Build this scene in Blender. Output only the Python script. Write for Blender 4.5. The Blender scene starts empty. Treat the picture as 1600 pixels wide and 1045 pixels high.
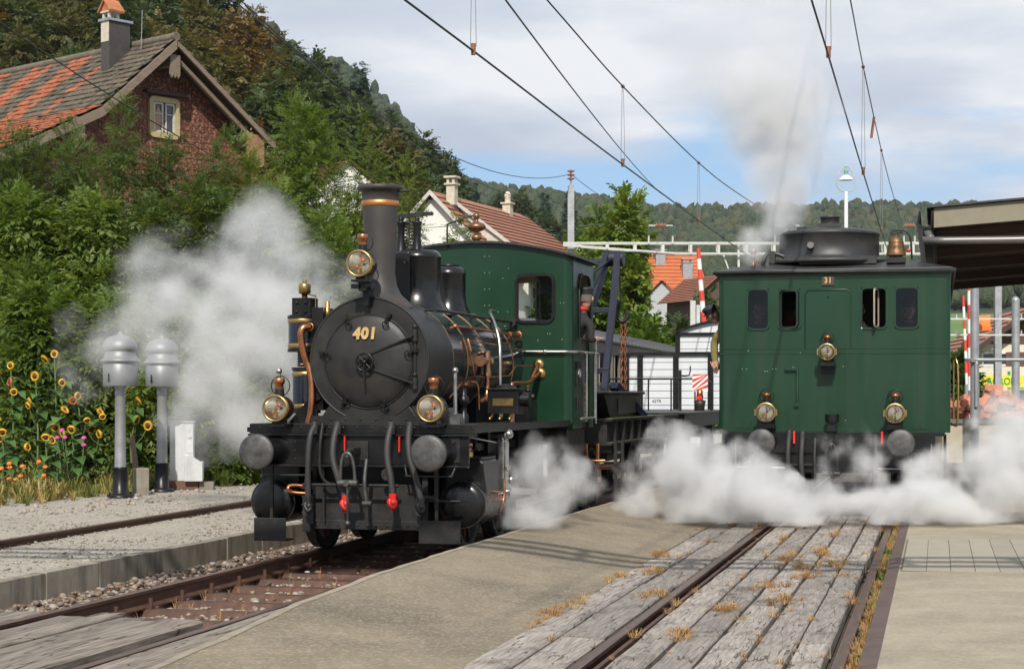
import bpy, math, random
import numpy as np
from mathutils import Matrix, Vector, noise as mnoise
random.seed(7); RNG = np.random.default_rng(7)
SC = bpy.context.scene; COL = SC.collection
PI = math.pi
# ------------------------------------------------------------------ camera
cam_d = bpy.data.cameras.new('camera'); cam = bpy.data.objects.new('camera', cam_d); COL.objects.link(cam)
cam_d.sensor_width = 36.0; cam_d.lens = 63.0; cam_d.shift_y = 0.0597
cam_d.clip_start = 0.1; cam_d.clip_end = 9000
cam.location = (0, 0, 1.6); cam.rotation_euler = (PI/2, 0, 0)
SC.camera = cam
# ------------------------------------------------------------------ light
SUN_EL = math.radians(40); SUN_AZ = math.radians(-4)     # azimuth from -Y (behind the camera), negative = to the left
SKY_STRENGTH = 0.1
sd = Vector((math.sin(SUN_AZ)*math.cos(SUN_EL), -math.cos(SUN_AZ)*math.cos(SUN_EL), math.sin(SUN_EL)))
sun_d = bpy.data.lights.new('sun', 'SUN'); sun = bpy.data.objects.new('sun', sun_d); COL.objects.link(sun)
sun_d.energy = 4.6; sun_d.angle = math.radians(0.6); sun_d.color = (1.0, 0.95, 0.87)
sun.location = (0, -20, 40); sun.rotation_euler = sd.to_track_quat('Z', 'Y').to_euler()
SC.view_settings.view_transform = 'Standard'; SC.view_settings.look = 'None'
SC.view_settings.exposure = 0.0; SC.view_settings.gamma = 1.0; SC.view_settings.use_curve_mapping = False
SC.render.engine = 'CYCLES'
cy = SC.cycles
cy.use_denoising = True; cy.max_bounces = 8; cy.diffuse_bounces = 3; cy.glossy_bounces = 3
cy.transmission_bounces = 4; cy.transparent_max_bounces = 12; cy.volume_bounces = 3
cy.volume_step_rate = 1.0; cy.volume_max_steps = 256
try: cy.denoising_input_passes = 'RGB_ALBEDO_NORMAL'
except Exception: pass
# world: Nishita sky with broken cloud layer
W = bpy.data.worlds.new('World'); SC.world = W; W.use_nodes = True
nt = W.node_tree; nt.nodes.clear()
def N(t, kind, **kw):
    n = t.nodes.new(kind)
    for k, v in kw.items():
        if k.startswith('_'): n.inputs[int(k[1:])].default_value = v
        else: setattr(n, k, v)
    return n
def lk(t, a, b): t.links.new(a, b)
def math_n(t, op, a, b=None, clamp=False):
    n = t.nodes.new('ShaderNodeMath'); n.operation = op; n.use_clamp = clamp
    for i, x in enumerate((a, b)):
        if x is None: continue
        if hasattr(x, 'is_linked') or hasattr(x, 'links'): t.links.new(x, n.inputs[i])
        else: n.inputs[i].default_value = x
    return n.outputs[0]
def ramp(t, fac, stops):
    n = t.nodes.new('ShaderNodeValToRGB'); e = n.color_ramp.elements
    while len(e) < len(stops): e.new(0.5)
    for el, (p, c) in zip(e, stops):
        el.position = p; el.color = (*c, 1) if len(c) == 3 else c
    t.links.new(fac, n.inputs[0]); return n.outputs[0]
def mixc(t, fac, a, b, mode='MIX'):
    n = t.nodes.new('ShaderNodeMix'); n.data_type = 'RGBA'; n.blend_type = mode
    for s, x in ((n.inputs[0], fac), (n.inputs[6], a), (n.inputs[7], b)):
        if hasattr(x, 'links'): t.links.new(x, s)
        elif isinstance(x, (int, float)): s.default_value = x
        else: s.default_value = (*x, 1)
    return n.outputs[2]
sky = N(nt, 'ShaderNodeTexSky'); sky.sky_type = 'NISHITA'; sky.sun_disc = False
sky.sun_elevation = SUN_EL; sky.sun_rotation = math.atan2(sd.x, sd.y); sky.air_density = 1.0; sky.dust_density = 0.6
tc = N(nt, 'ShaderNodeTexCoord'); sx = N(nt, 'ShaderNodeSeparateXYZ'); lk(nt, tc.outputs['Generated'], sx.inputs[0])
den = math_n(nt, 'ADD', math_n(nt, 'MAXIMUM', sx.outputs[2], 0.0), 0.13)
cx = N(nt, 'ShaderNodeCombineXYZ'); lk(nt, math_n(nt, 'DIVIDE', sx.outputs[0], den), cx.inputs[0]); lk(nt, math_n(nt, 'DIVIDE', sx.outputs[1], den), cx.inputs[1]); cx.inputs[2].default_value = 8.4
n1 = N(nt, 'ShaderNodeTexNoise'); n1.inputs['Scale'].default_value = 1.15; n1.inputs['Detail'].default_value = 8; n1.inputs['Roughness'].default_value = 0.5; n1.inputs['Distortion'].default_value = 0.3
lk(nt, cx.outputs[0], n1.inputs['Vector'])
n2 = N(nt, 'ShaderNodeTexNoise'); n2.inputs['Scale'].default_value = 1.6; n2.inputs['Detail'].default_value = 6
lk(nt, cx.outputs[0], n2.inputs['Vector'])
cover = math_n(nt, 'ADD', n1.outputs[0], math_n(nt, 'MULTIPLY', math_n(nt, 'MINIMUM', sx.outputs[2], 0.25), 1.15))
mask = ramp(nt, cover, [(0.53, (0, 0, 0)), (0.66, (1, 1, 1))])
cloudc = ramp(nt, n2.outputs[0], [(0.34, (5.3, 5.95, 7.1)), (0.5, (6.6, 7.15, 8.1)), (0.63, (8.7, 8.9, 9.3))])
skyblue = mixc(nt, 0.65, sky.outputs[0], (3.6, 6.1, 9.6))
skyc = mixc(nt, mask, skyblue, cloudc)
bg = N(nt, 'ShaderNodeBackground'); bg.inputs[1].default_value = SKY_STRENGTH
lk(nt, skyc, bg.inputs[0])
wo = N(nt, 'ShaderNodeOutputWorld'); lk(nt, bg.outputs[0], wo.inputs[0])

# ------------------------------------------------------------------ materials
MATS = {}
def mat(name, col,  rough=0.6, metal=0.0, var=0.15, vs=6.0, bump=0.0, bs=40.0, col2=None, c2=(0.5, 0.62), c2s=3.0, coat=0.0, spec=0.5, stretch=None, rnd=0.0, attr=None, streak=None, crack=None):
    """Principled material: base colour with two noises, an optional second colour in patches (wear, stains), bump, per-object variation."""
    if name in MATS: return MATS[name]
    m = bpy.data.materials.new(name); m.use_nodes = True; t = m.node_tree; MATS[name] = m
    b = t.nodes['Principled BSDF']
    tcn = N(t, 'ShaderNodeTexCoord'); vec = tcn.outputs['Object']
    oi = N(t, 'ShaderNodeObjectInfo')
    if rnd:
        va = N(t, 'ShaderNodeVectorMath', operation='ADD'); cb = N(t, 'ShaderNodeCombineXYZ')
        r10 = math_n(t, 'MULTIPLY', oi.outputs['Random'], 37.0)
        lk(t, r10, cb.inputs[0]); lk(t, r10, cb.inputs[2]); lk(t, vec, va.inputs[0]); lk(t, cb.outputs[0], va.inputs[1]); vec = va.outputs[0]
    if stretch:
        mp = N(t, 'ShaderNodeMapping'); mp.inputs['Scale'].default_value = stretch; lk(t, vec, mp.inputs[0]); svec = mp.outputs[0]
    else: svec = vec
    na = N(t, 'ShaderNodeTexNoise'); na.inputs['Scale'].default_value = vs; na.inputs['Detail'].default_value = 6; na.inputs['Roughness'].default_value = 0.6
    lk(t, svec, na.inputs['Vector'])
    lo = tuple(c*(1-var) for c in col); hi = tuple(min(1, c*(1+var)) for c in col)
    c = ramp(t, na.outputs[0], [(0.3, lo), (0.7, hi)])
    if col2 is not None:
        nb = N(t, 'ShaderNodeTexNoise'); nb.inputs['Scale'].default_value = c2s; nb.inputs['Detail'].default_value = 8; nb.inputs['Roughness'].default_value = 0.65
        if streak:
            mp2 = N(t, 'ShaderNodeMapping'); mp2.inputs['Scale'].default_value = streak; lk(t, vec, mp2.inputs[0]); lk(t, mp2.outputs[0], nb.inputs['Vector'])
        else: lk(t, vec, nb.inputs['Vector'])
        f = ramp(t, nb.outputs[0], [(c2[0], (0, 0, 0)), (c2[1], (1, 1, 1))])
        c = mixc(t, f, c, col2)
    if crack:
        mp3 = N(t, 'ShaderNodeMapping'); mp3.inputs['Scale'].default_value = crack; lk(t, vec, mp3.inputs[0])
        nk = N(t, 'ShaderNodeTexNoise'); nk.inputs['Scale'].default_value = 1.0; nk.inputs['Detail'].default_value = 2; nk.inputs['Roughness'].default_value = 0.45; lk(t, mp3.outputs[0], nk.inputs['Vector'])
        ck = math_n(t, 'ABSOLUTE', math_n(t, 'SUBTRACT', nk.outputs[0], 0.5)); ck = ramp(t, ck, [(0.003, (0.2,0.18,0.16)), (0.013, (1, 1, 1))]); c = mixc(t, 1.0, c, ck, 'MULTIPLY')
    if rnd:
        hs = N(t, 'ShaderNodeHueSaturation'); lk(t, c, hs.inputs['Color'])
        lk(t, math_n(t, 'ADD', math_n(t, 'MULTIPLY', oi.outputs['Random'], 2*rnd), 1-rnd), hs.inputs['Value']); c = hs.outputs[0]
    if attr:
        at = N(t, 'ShaderNodeAttribute'); at.attribute_name = attr
        c = mixc(t, 1.0, c, at.outputs['Color'], 'MULTIPLY')
    lk(t, c, b.inputs['Base Color'])
    rr = ramp(t, na.outputs[0], [(0.25, (rough*0.85,)*3), (0.75, (min(1, rough*1.2),)*3)]); lk(t, rr, b.inputs['Roughness'])
    b.inputs['Metallic'].default_value = metal
    b.inputs['Specular IOR Level'].default_value = spec
    if coat: b.inputs['Coat Weight'].default_value = coat; b.inputs['Coat Roughness'].default_value = 0.12
    if bump:
        nc = N(t, 'ShaderNodeTexNoise'); nc.inputs['Scale'].default_value = bs; nc.inputs['Detail'].default_value = 6
        lk(t, svec, nc.inputs['Vector'])
        bp = N(t, 'ShaderNodeBump'); bp.inputs['Strength'].default_value = min(1, bump*8); bp.inputs['Distance'].default_value = bump*0.25
        lk(t, nc.outputs[0], bp.inputs['Height']); lk(t, bp.outputs[0], b.inputs['Normal'])
    return m
def leafmat(name, cols, trans=0.3, vs=0.5):
    """Leaves: colour from the per-leaf 'tint' attribute and per-object variation, part of the light passes through."""
    if name in MATS: return MATS[name]
    m = bpy.data.materials.new(name); m.use_nodes = True; t = m.node_tree; MATS[name] = m
    t.nodes.clear()
    at = N(t, 'ShaderNodeAttribute'); at.attribute_name = 'tint'; oi = N(t, 'ShaderNodeObjectInfo')
    tcn = N(t, 'ShaderNodeTexCoord'); na = N(t, 'ShaderNodeTexNoise'); na.inputs['Scale'].default_value = vs; na.inputs['Detail'].default_value = 3
    lk(t, tcn.outputs['Object'], na.inputs['Vector'])
    f = math_n(t, 'ADD', math_n(t, 'MULTIPLY', at.outputs['Fac'], 0.55), math_n(t, 'MULTIPLY', na.outputs[0], 0.55))
    f = math_n(t, 'ADD', f, math_n(t, 'MULTIPLY', math_n(t, 'SUBTRACT', oi.outputs['Random'], 0.5), 0.35), True)
    k = len(cols); c = ramp(t, f, [(0.12+0.76*i/(k-1), x) for i, x in enumerate(cols)])
    d = N(t, 'ShaderNodeBsdfPrincipled'); lk(t, c, d.inputs['Base Color']); d.inputs['Roughness'].default_value = 0.5; d.inputs['Specular IOR Level'].default_value = 0.3
    tr = N(t, 'ShaderNodeBsdfTranslucent'); lk(t, mixc(t, 1.0, c, (1.3, 1.25, 0.5), 'MULTIPLY'), tr.inputs[0])
    mx = N(t, 'ShaderNodeMixShader'); mx.inputs[0].default_value = trans
    lk(t, d.outputs[0], mx.inputs[1]); lk(t, tr.outputs[0], mx.inputs[2])
    o = N(t, 'ShaderNodeOutputMaterial'); lk(t, mx.outputs[0], o.inputs[0])
    return m
def glassmat(name, tint=(0.8, 0.85, 0.85), alpha=0.25, rough=0.03):
    """Thin window pane: mostly clear with a mirror-like reflection."""
    if name in MATS: return MATS[name]
    m = bpy.data.materials.new(name); m.use_nodes = True; t = m.node_tree; MATS[name] = m; t.nodes.clear()
    tr = N(t, 'ShaderNodeBsdfTransparent'); tr.inputs[0].default_value = (*tint, 1)
    gl = N(t, 'ShaderNodeBsdfGlossy'); gl.inputs['Roughness'].default_value = rough
    fr = N(t, 'ShaderNodeFresnel'); fr.inputs[0].default_value = 1.5
    mx = N(t, 'ShaderNodeMixShader'); lk(t, math_n(t, 'ADD', fr.outputs[0], alpha*0.2), mx.inputs[0])
    lk(t, tr.outputs[0], mx.inputs[1]); lk(t, gl.outputs[0], mx.inputs[2])
    o = N(t, 'ShaderNodeOutputMaterial'); lk(t, mx.outputs[0], o.inputs[0])
    return m
# vehicles
BLACK = mat('black_paint', (0.006, 0.006, 0.0065), 0.36, var=0.3, col2=(0.022, 0.018, 0.015), c2=(0.52, 0.8), c2s=3.0, bump=0.004, bs=25, spec=0.36)
SOOT = mat('smokebox_black', (0.014, 0.0135, 0.013), 0.46, var=0.4, vs=4, col2=(0.032, 0.027, 0.022), c2=(0.48, 0.72), c2s=2.4, bump=0.006, bs=30, spec=0.4)
CHIM = mat('chimney_iron', (0.04, 0.036, 0.033), 0.55, var=0.3, vs=3, col2=(0.065, 0.042, 0.034), c2=(0.46, 0.68), c2s=2.2, streak=(1, 1, 0.5), bump=0.006)
BOILER = mat('boiler_cladding', (0.007, 0.009, 0.016), 0.16, var=0.2, coat=0.5, bump=0.0015, bs=6)
GREEN = mat('green_paint', (0.004, 0.030, 0.012), 0.33, var=0.12, vs=1.2, col2=(0.007, 0.034, 0.015), c2=(0.5, 0.7), c2s=1.0, streak=(1, 1, 0.3), coat=0.1, spec=0.4, bump=0.0012, bs=5)
GREEN2 = mat('green_railcar_paint', (0.0065, 0.036, 0.0145), 0.34, var=0.16, vs=1.0, col2=(0.019, 0.040, 0.021), c2=(0.48, 0.74), c2s=1.6, streak=(3.5, 3.5, 0.25), coat=0.08, spec=0.4, bump=0.003, bs=2.2)
ROOFBLACK = mat('roof_black', (0.03, 0.03, 0.031), 0.45, var=0.25, vs=3, col2=(0.06, 0.055, 0.05), c2=(0.5, 0.8), c2s=3, bump=0.004)
STEEL = mat('worn_steel', (0.42, 0.41, 0.39), 0.32, 1.0, var=0.25, vs=12)
BUFF = mat('buffer_face', (0.085, 0.083, 0.08), 0.5, 0.5, var=0.4, vs=14, col2=(0.16, 0.155, 0.15), c2=(0.55, 0.75), c2s=9)
DARKST = mat('dark_iron', (0.021, 0.0205, 0.020), 0.45, 0.15, var=0.35, vs=10, col2=(0.06, 0.042, 0.031), c2=(0.55, 0.75), c2s=6, spec=0.4)
BRASS = mat('brass', (0.47, 0.31, 0.125), 0.32, 1.0, var=0.2, vs=14)
COPPER = mat('copper', (0.46, 0.20, 0.095), 0.34, 1.0, var=0.3, vs=12)
GOLD = mat('number_brass', (0.75, 0.50, 0.22), 0.38, 0.6, var=0.12)
BRONZE = mat('bell_bronze', (0.20, 0.115, 0.06), 0.5, 0.75, var=0.25, vs=8)
RED = mat('red_paint', (0.65, 0.02, 0.012), 0.4, var=0.1)
RUBBER = mat('rubber_hose', (0.03, 0.029, 0.028), 0.6, var=0.2)
CREAM = mat('cream_paint', (0.62, 0.52, 0.31), 0.5, var=0.08)
MIRROR = mat('lamp_reflector', (0.85, 0.80, 0.72), 0.18, 1.0, var=0.1)
GLASS = glassmat('window_glass', (0.5,0.53,0.52), 0.0)
LENS = glassmat('lamp_glass', (0.95, 0.92, 0.85), 0.15)
FLAME = mat('lamp_burner', (0.8, 0.22, 0.04), 0.3, 0.6)
RUST = mat('rusty_rail', (0.085, 0.042, 0.028), 0.62, 0.2, var=0.35, vs=9, col2=(0.15, 0.07, 0.042), c2=(0.5, 0.7), c2s=5, streak=(1, 0.3, 1), bump=0.01)
RAILTOP = mat('rail_head', (0.14, 0.085, 0.06), 0.42, 0.5, var=0.3, vs=4, stretch=(6, 0.6, 6))
INSIDE = mat('dark_interior', (0.02, 0.018, 0.016), 0.7)
WHITEP = mat('white_boards', (0.62, 0.64, 0.66), 0.5, var=0.05, col2=(0.5, 0.52, 0.54), c2=(0.5, 0.8), c2s=3)
REDW = mat('red_stripe', (0.6, 0.06, 0.04), 0.45)
WHITE = mat('white_paint', (0.72, 0.72, 0.70), 0.45, var=0.06)
GREYM = mat('galvanised_steel', (0.34, 0.35, 0.36), 0.45, 0.5, var=0.15, vs=5)
NAVY = mat('navy_crane_paint', (0.007, 0.009, 0.022), 0.5, var=0.2)
GLOSSB = mat('glossy_black', (0.006, 0.006, 0.0065), 0.26, var=0.3, vs=3, col2=(0.016, 0.014, 0.012), c2=(0.52, 0.8), c2s=2.5, bump=0.002, bs=8)
CHAINR = mat('rusty_chain', (0.19, 0.065, 0.03), 0.7, var=0.35, vs=20)

# ------------------------------------------------------------------ mesh helpers
class MB:
    def __init__(s): s.v = []; s.f = []; s.mi = []; s.sm = []; s.T = None
    def add(s, vs, fs, mi=0, sm=False):
        o = len(s.v)
        if s.T is not None: vs = [s.T @ Vector(v) for v in vs]
        s.v.extend([tuple(v) for v in vs]); s.f.extend([tuple(i+o for i in f) for f in fs])
        s.mi.extend([mi]*len(fs)); s.sm.extend([sm]*len(fs)); return s
    def box(s, x0, x1, y0, y1, z0, z1, mi=0):
        return s.add([(x0,y0,z0),(x1,y0,z0),(x1,y1,z0),(x0,y1,z0),(x0,y0,z1),(x1,y0,z1),(x1,y1,z1),(x0,y1,z1)],
              [(0,3,2,1),(4,5,6,7),(0,1,5,4),(1,2,6,5),(2,3,7,6),(3,0,4,7)], mi)
    def obox(s, c, size, R=None, mi=0):
        a, b, d = (x/2 for x in size); R = R if R is not None else Matrix.Identity(3); c = Vector(c)
        vs = [c + R @ Vector(p) for p in [(-a,-b,-d),(a,-b,-d),(a,b,-d),(-a,b,-d),(-a,-b,d),(a,-b,d),(a,b,d),(-a,b,d)]]
        return s.add(vs, [(0,3,2,1),(4,5,6,7),(0,1,5,4),(1,2,6,5),(2,3,7,6),(3,0,4,7)], mi)
    def bar(s, p0, p1, w, h, mi=0):
        p0 = Vector(p0); p1 = Vector(p1); d = p1-p0; L = d.length
        q = d.to_track_quat('Y', 'Z').to_matrix()
        return s.obox((p0+p1)/2, (w, L, h), q, mi)
    def cyl(s, p0, p1, r0, r1=None, n=14, mi=0, caps=True):
        r1 = r0 if r1 is None else r1
        return s.lathe([(r0, 0), (r1, (Vector(p1)-Vector(p0)).length)], p0, Vector(p1)-Vector(p0), n, mi, caps)
    def lathe(s, prof, org, axis=(0,0,1), n=18, mi=0, caps=True):
        axis = Vector(axis).normalized(); org = Vector(org)
        u = axis.orthogonal().normalized(); w = axis.cross(u)
        vs = []; fs = []
        for r, h in prof:
            for k in range(n):
                a = 2*PI*k/n; vs.append(org + axis*h + (u*math.cos(a)+w*math.sin(a))*r)
        m = len(prof)
        for j in range(m-1):
            for k in range(n):
                k2 = (k+1) % n; fs.append((j*n+k, j*n+k2, (j+1)*n+k2, (j+1)*n+k))
        s.add(vs, fs, mi, True)
        if caps:
            if prof[0][0] > 1e-4: s.add(vs[:n], [tuple(reversed(range(n)))], mi)
            if prof[-1][0] > 1e-4: s.add(vs[-n:], [tuple(range(n))], mi)
        return s
    def tube(s, pts, r, n=8, mi=0, smooth=0, closed=False):
        pts = [Vector(p) for p in pts]
        if smooth and len(pts) > 2:
            P = []; L = len(pts)
            for i in range(L if closed else L-1):
                p0 = pts[(i-1) % L] if closed else pts[max(i-1, 0)]; p1 = pts[i]; p2 = pts[(i+1) % L]; p3 = pts[(i+2) % L] if closed else pts[min(i+2, L-1)]
                for k in range(smooth):
                    t = k/smooth
                    P.append(0.5*((2*p1)+(p2-p0)*t+(2*p0-5*p1+4*p2-p3)*t*t+(3*p1-p0-3*p2+p3)*t**3))
            if not closed: P.append(pts[-1])
            pts = P
        m = len(pts); vs = []; fs = []; pu = None
        for i, p in enumerate(pts):
            if closed: d = pts[(i+1) % m]-pts[(i-1) % m]
            else: d = pts[min(i+1, m-1)]-pts[max(i-1, 0)]
            d = d.normalized() if d.length > 1e-9 else Vector((0,0,1))
            u = d.orthogonal().normalized() if pu is None else (pu - d*pu.dot(d)).normalized()
            pu = u; w = d.cross(u)
            rr = r[i] if isinstance(r, (list, tuple)) and len(r) == m else (r if not isinstance(r, (list, tuple)) else r[0])
            for k in range(n):
                a = 2*PI*k/n; vs.append(p+(u*math.cos(a)+w*math.sin(a))*rr)
        for i in range(m if closed else m-1):
            i2 = (i+1) % m
            for k in range(n):
                k2 = (k+1) % n; fs.append((i*n+k, i*n+k2, i2*n+k2, i2*n+k))
        s.add(vs, fs, mi, True)
        if not closed:
            s.add(vs[:n], [tuple(reversed(range(n)))], mi); s.add(vs[-n:], [tuple(range(n))], mi)
        return s
    def torus(s, c, axis, R, r, n=28, m=8, mi=0, a0=0, a1=2*PI):
        axis = Vector(axis).normalized(); c = Vector(c); u = axis.orthogonal().normalized(); w = axis.cross(u)
        full = abs(a1-a0-2*PI) < 1e-6
        return s.tube([c+(u*math.cos(a0+(a1-a0)*k/n)+w*math.sin(a0+(a1-a0)*k/n))*R for k in range(n if full else n+1)], r, m, mi, 0, full)
    def sphere(s, c, r, n=12, mi=0, sz=1.0):
        k = max(5, n//2+1)
        return s.lathe([(r*math.sin(PI*i/k), -r*sz*math.cos(PI*i/k)) for i in range(k+1)], c, (0,0,1), n, mi, False)
    def prism(s, poly, y0, y1, plane='xz', mi=0):
        """polygon extruded: in xz along y, xy along z, yz along x"""
        f = {'xz': lambda a,b,h: (a,h,b), 'xy': lambda a,b,h: (a,b,h), 'yz': lambda a,b,h: (h,a,b)}[plane]
        n = len(poly); vs = [f(a,b,y0) for a,b in poly]+[f(a,b,y1) for a,b in poly]
        fs = [tuple(range(n)), tuple(reversed(range(n,2*n)))]+[((i+1)%n, i, n+i, n+(i+1)%n) for i in range(n)]
        return s.add(vs, fs, mi)
    def panel(s, x0, x1, z0, ztop, y0, y1, holes=(), n=1, mi=0, plane='xz'):
        """wall in xz with thickness y0..y1, top height a number or function of x, rectangular holes (x0,x1,z0,z1)"""
        zt = ztop if callable(ztop) else (lambda x: ztop)
        xs = sorted(set([x0+(x1-x0)*i/n for i in range(n+1)]+[h for H in holes for h in H[:2] if x0 < h < x1]))
        f = {'xz': lambda a,h,b: (a,h,b), 'yz': lambda a,h,b: (h,a,b)}[plane]
        for a, b in zip(xs, xs[1:]):
            mid = (a+b)/2; hs = sorted([(H[2], H[3]) for H in holes if H[0] < mid < H[1]])
            cuts = [z0]+[q for h in hs for q in h]
            for i in range(0, len(cuts), 2):
                lo = cuts[i]; last = i+1 >= len(cuts)
                ta, tb = (zt(a), zt(b)) if last else (cuts[i+1],)*2
                if ta-lo < 1e-5 and tb-lo < 1e-5: continue
                s.add([f(*p) for p in [(a,y0,lo),(b,y0,lo),(b,y1,lo),(a,y1,lo),(a,y0,ta),(b,y0,tb),(b,y1,tb),(a,y1,ta)]],
                      [(0,3,2,1),(4,5,6,7),(0,1,5,4),(1,2,6,5),(2,3,7,6),(3,0,4,7)], mi)
        return s
    def ring_rect(s, x0, x1, z0, z1, y0, y1, w, r=0.06, mi=0):
        """rounded rectangular frame in xz, width w, thickness y0..y1"""
        def rr(a0, a1, b0, b1, r):
            P = []
            for cx, cz, st in ((a1-r,b1-r,0),(a0+r,b1-r,1),(a0+r,b0+r,2),(a1-r,b0+r,3)):
                for k in range(6):
                    a = (st+k/5)*PI/2; P.append((cx+r*math.cos(a), cz+r*math.sin(a)))
            return P
        o = rr(x0-w, x1+w, z0-w, z1+w, r+w); i = rr(x0, x1, z0, z1, max(r, .005)); n = len(o)
        vs = [(a,y0,b) for a,b in o]+[(a,y0,b) for a,b in i]+[(a,y1,b) for a,b in o]+[(a,y1,b) for a,b in i]
        fs = []
        for k in range(n):
            j = (k+1) % n
            fs += [(k,j,n+j,n+k),(2*n+j,2*n+k,3*n+k,3*n+j),(j,k,2*n+k,2*n+j),(n+k,n+j,3*n+j,3*n+k)]
        return s.add(vs, fs, mi)
    def rpanel(s, x0, x1, z0, z1, y, r, mi=0):
        """flat rounded rectangle in xz"""
        P = []
        for cx, cz, st in ((x1-r,z1-r,0),(x0+r,z1-r,1),(x0+r,z0+r,2),(x1-r,z0+r,3)):
            for k in range(5):
                a = (st+k/4)*PI/2; P.append((cx+r*math.cos(a), y, cz+r*math.sin(a)))
        return s.add(P, [tuple(range(len(P)))], mi)
    def build(s, name, mats, parent=None, loc=None, bevel=0, kind=None, sharp=40):
        me = bpy.data.meshes.new(name)
        me.from_pydata(s.v, [], s.f)
        mats = mats if isinstance(mats, (list, tuple)) else [mats]
        for m in mats: me.materials.append(m)
        me.polygons.foreach_set('material_index', s.mi); me.polygons.foreach_set('use_smooth', s.sm)
        me.update()
        o = bpy.data.objects.new(name, me); COL.objects.link(o)
        if parent is not None: o.parent = parent
        if loc is not None: o.location = loc
        if bevel:
            b = o.modifiers.new('bevel', 'BEVEL'); b.width = bevel; b.segments = 2; b.limit_method = 'ANGLE'; b.angle_limit = math.radians(40)
        if kind: o['kind'] = kind
        return o
def tag(o, label=None, cat=None, group=None, kind=None):
    if label: o['label'] = label
    if cat: o['category'] = cat
    if group: o['group'] = group
    if kind: o['kind'] = kind
    return o
def thing(name, label, cat, loc=(0,0,0), rz=0, group=None):
    o = bpy.data.objects.new(name, None); COL.objects.link(o); o.location = loc; o.rotation_euler = (0,0,rz); o.empty_display_size = 0.2
    return tag(o, label, cat, group)
KIDS = {}
def children(o): return [c for c in bpy.data.objects if c.parent is o]
def copy_tree(o, loc=None, rz=None, label=None, group=None, scale=None, kids=None):
    """copy of a thing with copies of its parts and sub-parts (mesh data shared)"""
    c = o.copy(); COL.objects.link(c)
    if loc is not None: c.location = loc
    if rz is not None: c.rotation_euler = (0,0,rz)
    if scale is not None: c.scale = scale if hasattr(scale, '__len__') else (scale,)*3
    if label: c['label'] = label
    if group: c['group'] = group
    def rec(src, dst):
        if src.name not in KIDS: KIDS[src.name] = children(src)
        for ch in KIDS[src.name]:
            d = ch.copy(); COL.objects.link(d); d.parent = dst; rec(ch, d)
    rec(o, c)
    return c
def text_mesh(name, body, size, depth, mat_, parent, loc, rot=(PI/2,0,0), align='CENTER', shear=0.0, space=1.0, xs=1.0, bold=0.0):
    cu = bpy.data.curves.new('t', 'FONT'); cu.body = body; cu.size = size; cu.extrude = depth; cu.align_x = align; cu.align_y = 'CENTER'
    cu.shear = shear; cu.space_character = space; cu.offset = bold; cu.resolution_u = 4
    to = bpy.data.objects.new('t', cu); COL.objects.link(to)
    bpy.context.view_layer.update()
    me = bpy.data.meshes.new_from_object(to.evaluated_get(bpy.context.evaluated_depsgraph_get()))
    bpy.data.objects.remove(to)
    me.materials.clear(); me.materials.append(mat_); me.name = name
    o = bpy.data.objects.new(name, me); COL.objects.link(o); o.parent = parent; o.location = loc; o.rotation_euler = rot; o.scale = (xs, 1, 1)
    return o
def np_mesh(name, V, F, mats, tint=None, mi=None, smooth=False):
    """V (n,3), F (m,3 or 4) numpy arrays; tint per vertex"""
    me = bpy.data.meshes.new(name); n, k = F.shape
    me.vertices.add(len(V)); me.vertices.foreach_set('co', np.ascontiguousarray(V, np.float32).ravel())
    me.loops.add(n*k); me.loops.foreach_set('vertex_index', np.ascontiguousarray(F, np.int32).ravel())
    me.polygons.add(n); me.polygons.foreach_set('loop_start', np.arange(0, n*k, k, dtype=np.int32))
    me.polygons.foreach_set('loop_total', np.full(n, k, np.int32))
    for m in (mats if isinstance(mats, (list, tuple)) else [mats]): me.materials.append(m)
    if mi is not None: me.polygons.foreach_set('material_index', np.ascontiguousarray(mi, np.int32))
    if smooth: me.polygons.foreach_set('use_smooth', np.ones(n, bool))
    if tint is not None:
        a = me.attributes.new('tint', 'FLOAT', 'POINT'); a.data.foreach_set('value', np.ascontiguousarray(tint, np.float32))
    me.update(calc_edges=True); me.validate()
    return me
def link_mesh(name, me, parent=None, loc=None, kind=None):
    o = bpy.data.objects.new(name, me); COL.objects.link(o)
    if parent is not None: o.parent = parent
    if loc is not None: o.location = loc
    if kind: o['kind'] = kind
    return o
def rot_mats(n, rng, tilt=None):
    """n random rotations; with tilt: yaw random and lean up to tilt radians"""
    if tilt is None:
        q = rng.normal(size=(n,4)); q /= np.linalg.norm(q, axis=1)[:,None]
        w,x,y,z = q.T
        return np.stack([np.stack([1-2*(y*y+z*z),2*(x*y-z*w),2*(x*z+y*w)],1),np.stack([2*(x*y+z*w),1-2*(x*x+z*z),2*(y*z-x*w)],1),np.stack([2*(x*z-y*w),2*(y*z+x*w),1-2*(x*x+y*y)],1)],1)
    a = rng.uniform(0,2*PI,n); b = rng.uniform(-tilt,tilt,n); c,s_ = np.cos(a),np.sin(a); cb,sb = np.cos(b),np.sin(b)
    z = np.zeros(n); o = np.ones(n)
    Rz = np.stack([np.stack([c,-s_,z],1),np.stack([s_,c,z],1),np.stack([z,z,o],1)],1)
    Rx = np.stack([np.stack([o,z,z],1),np.stack([z,cb,-sb],1),np.stack([z,sb,cb],1)],1)
    return Rz @ Rx
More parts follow.
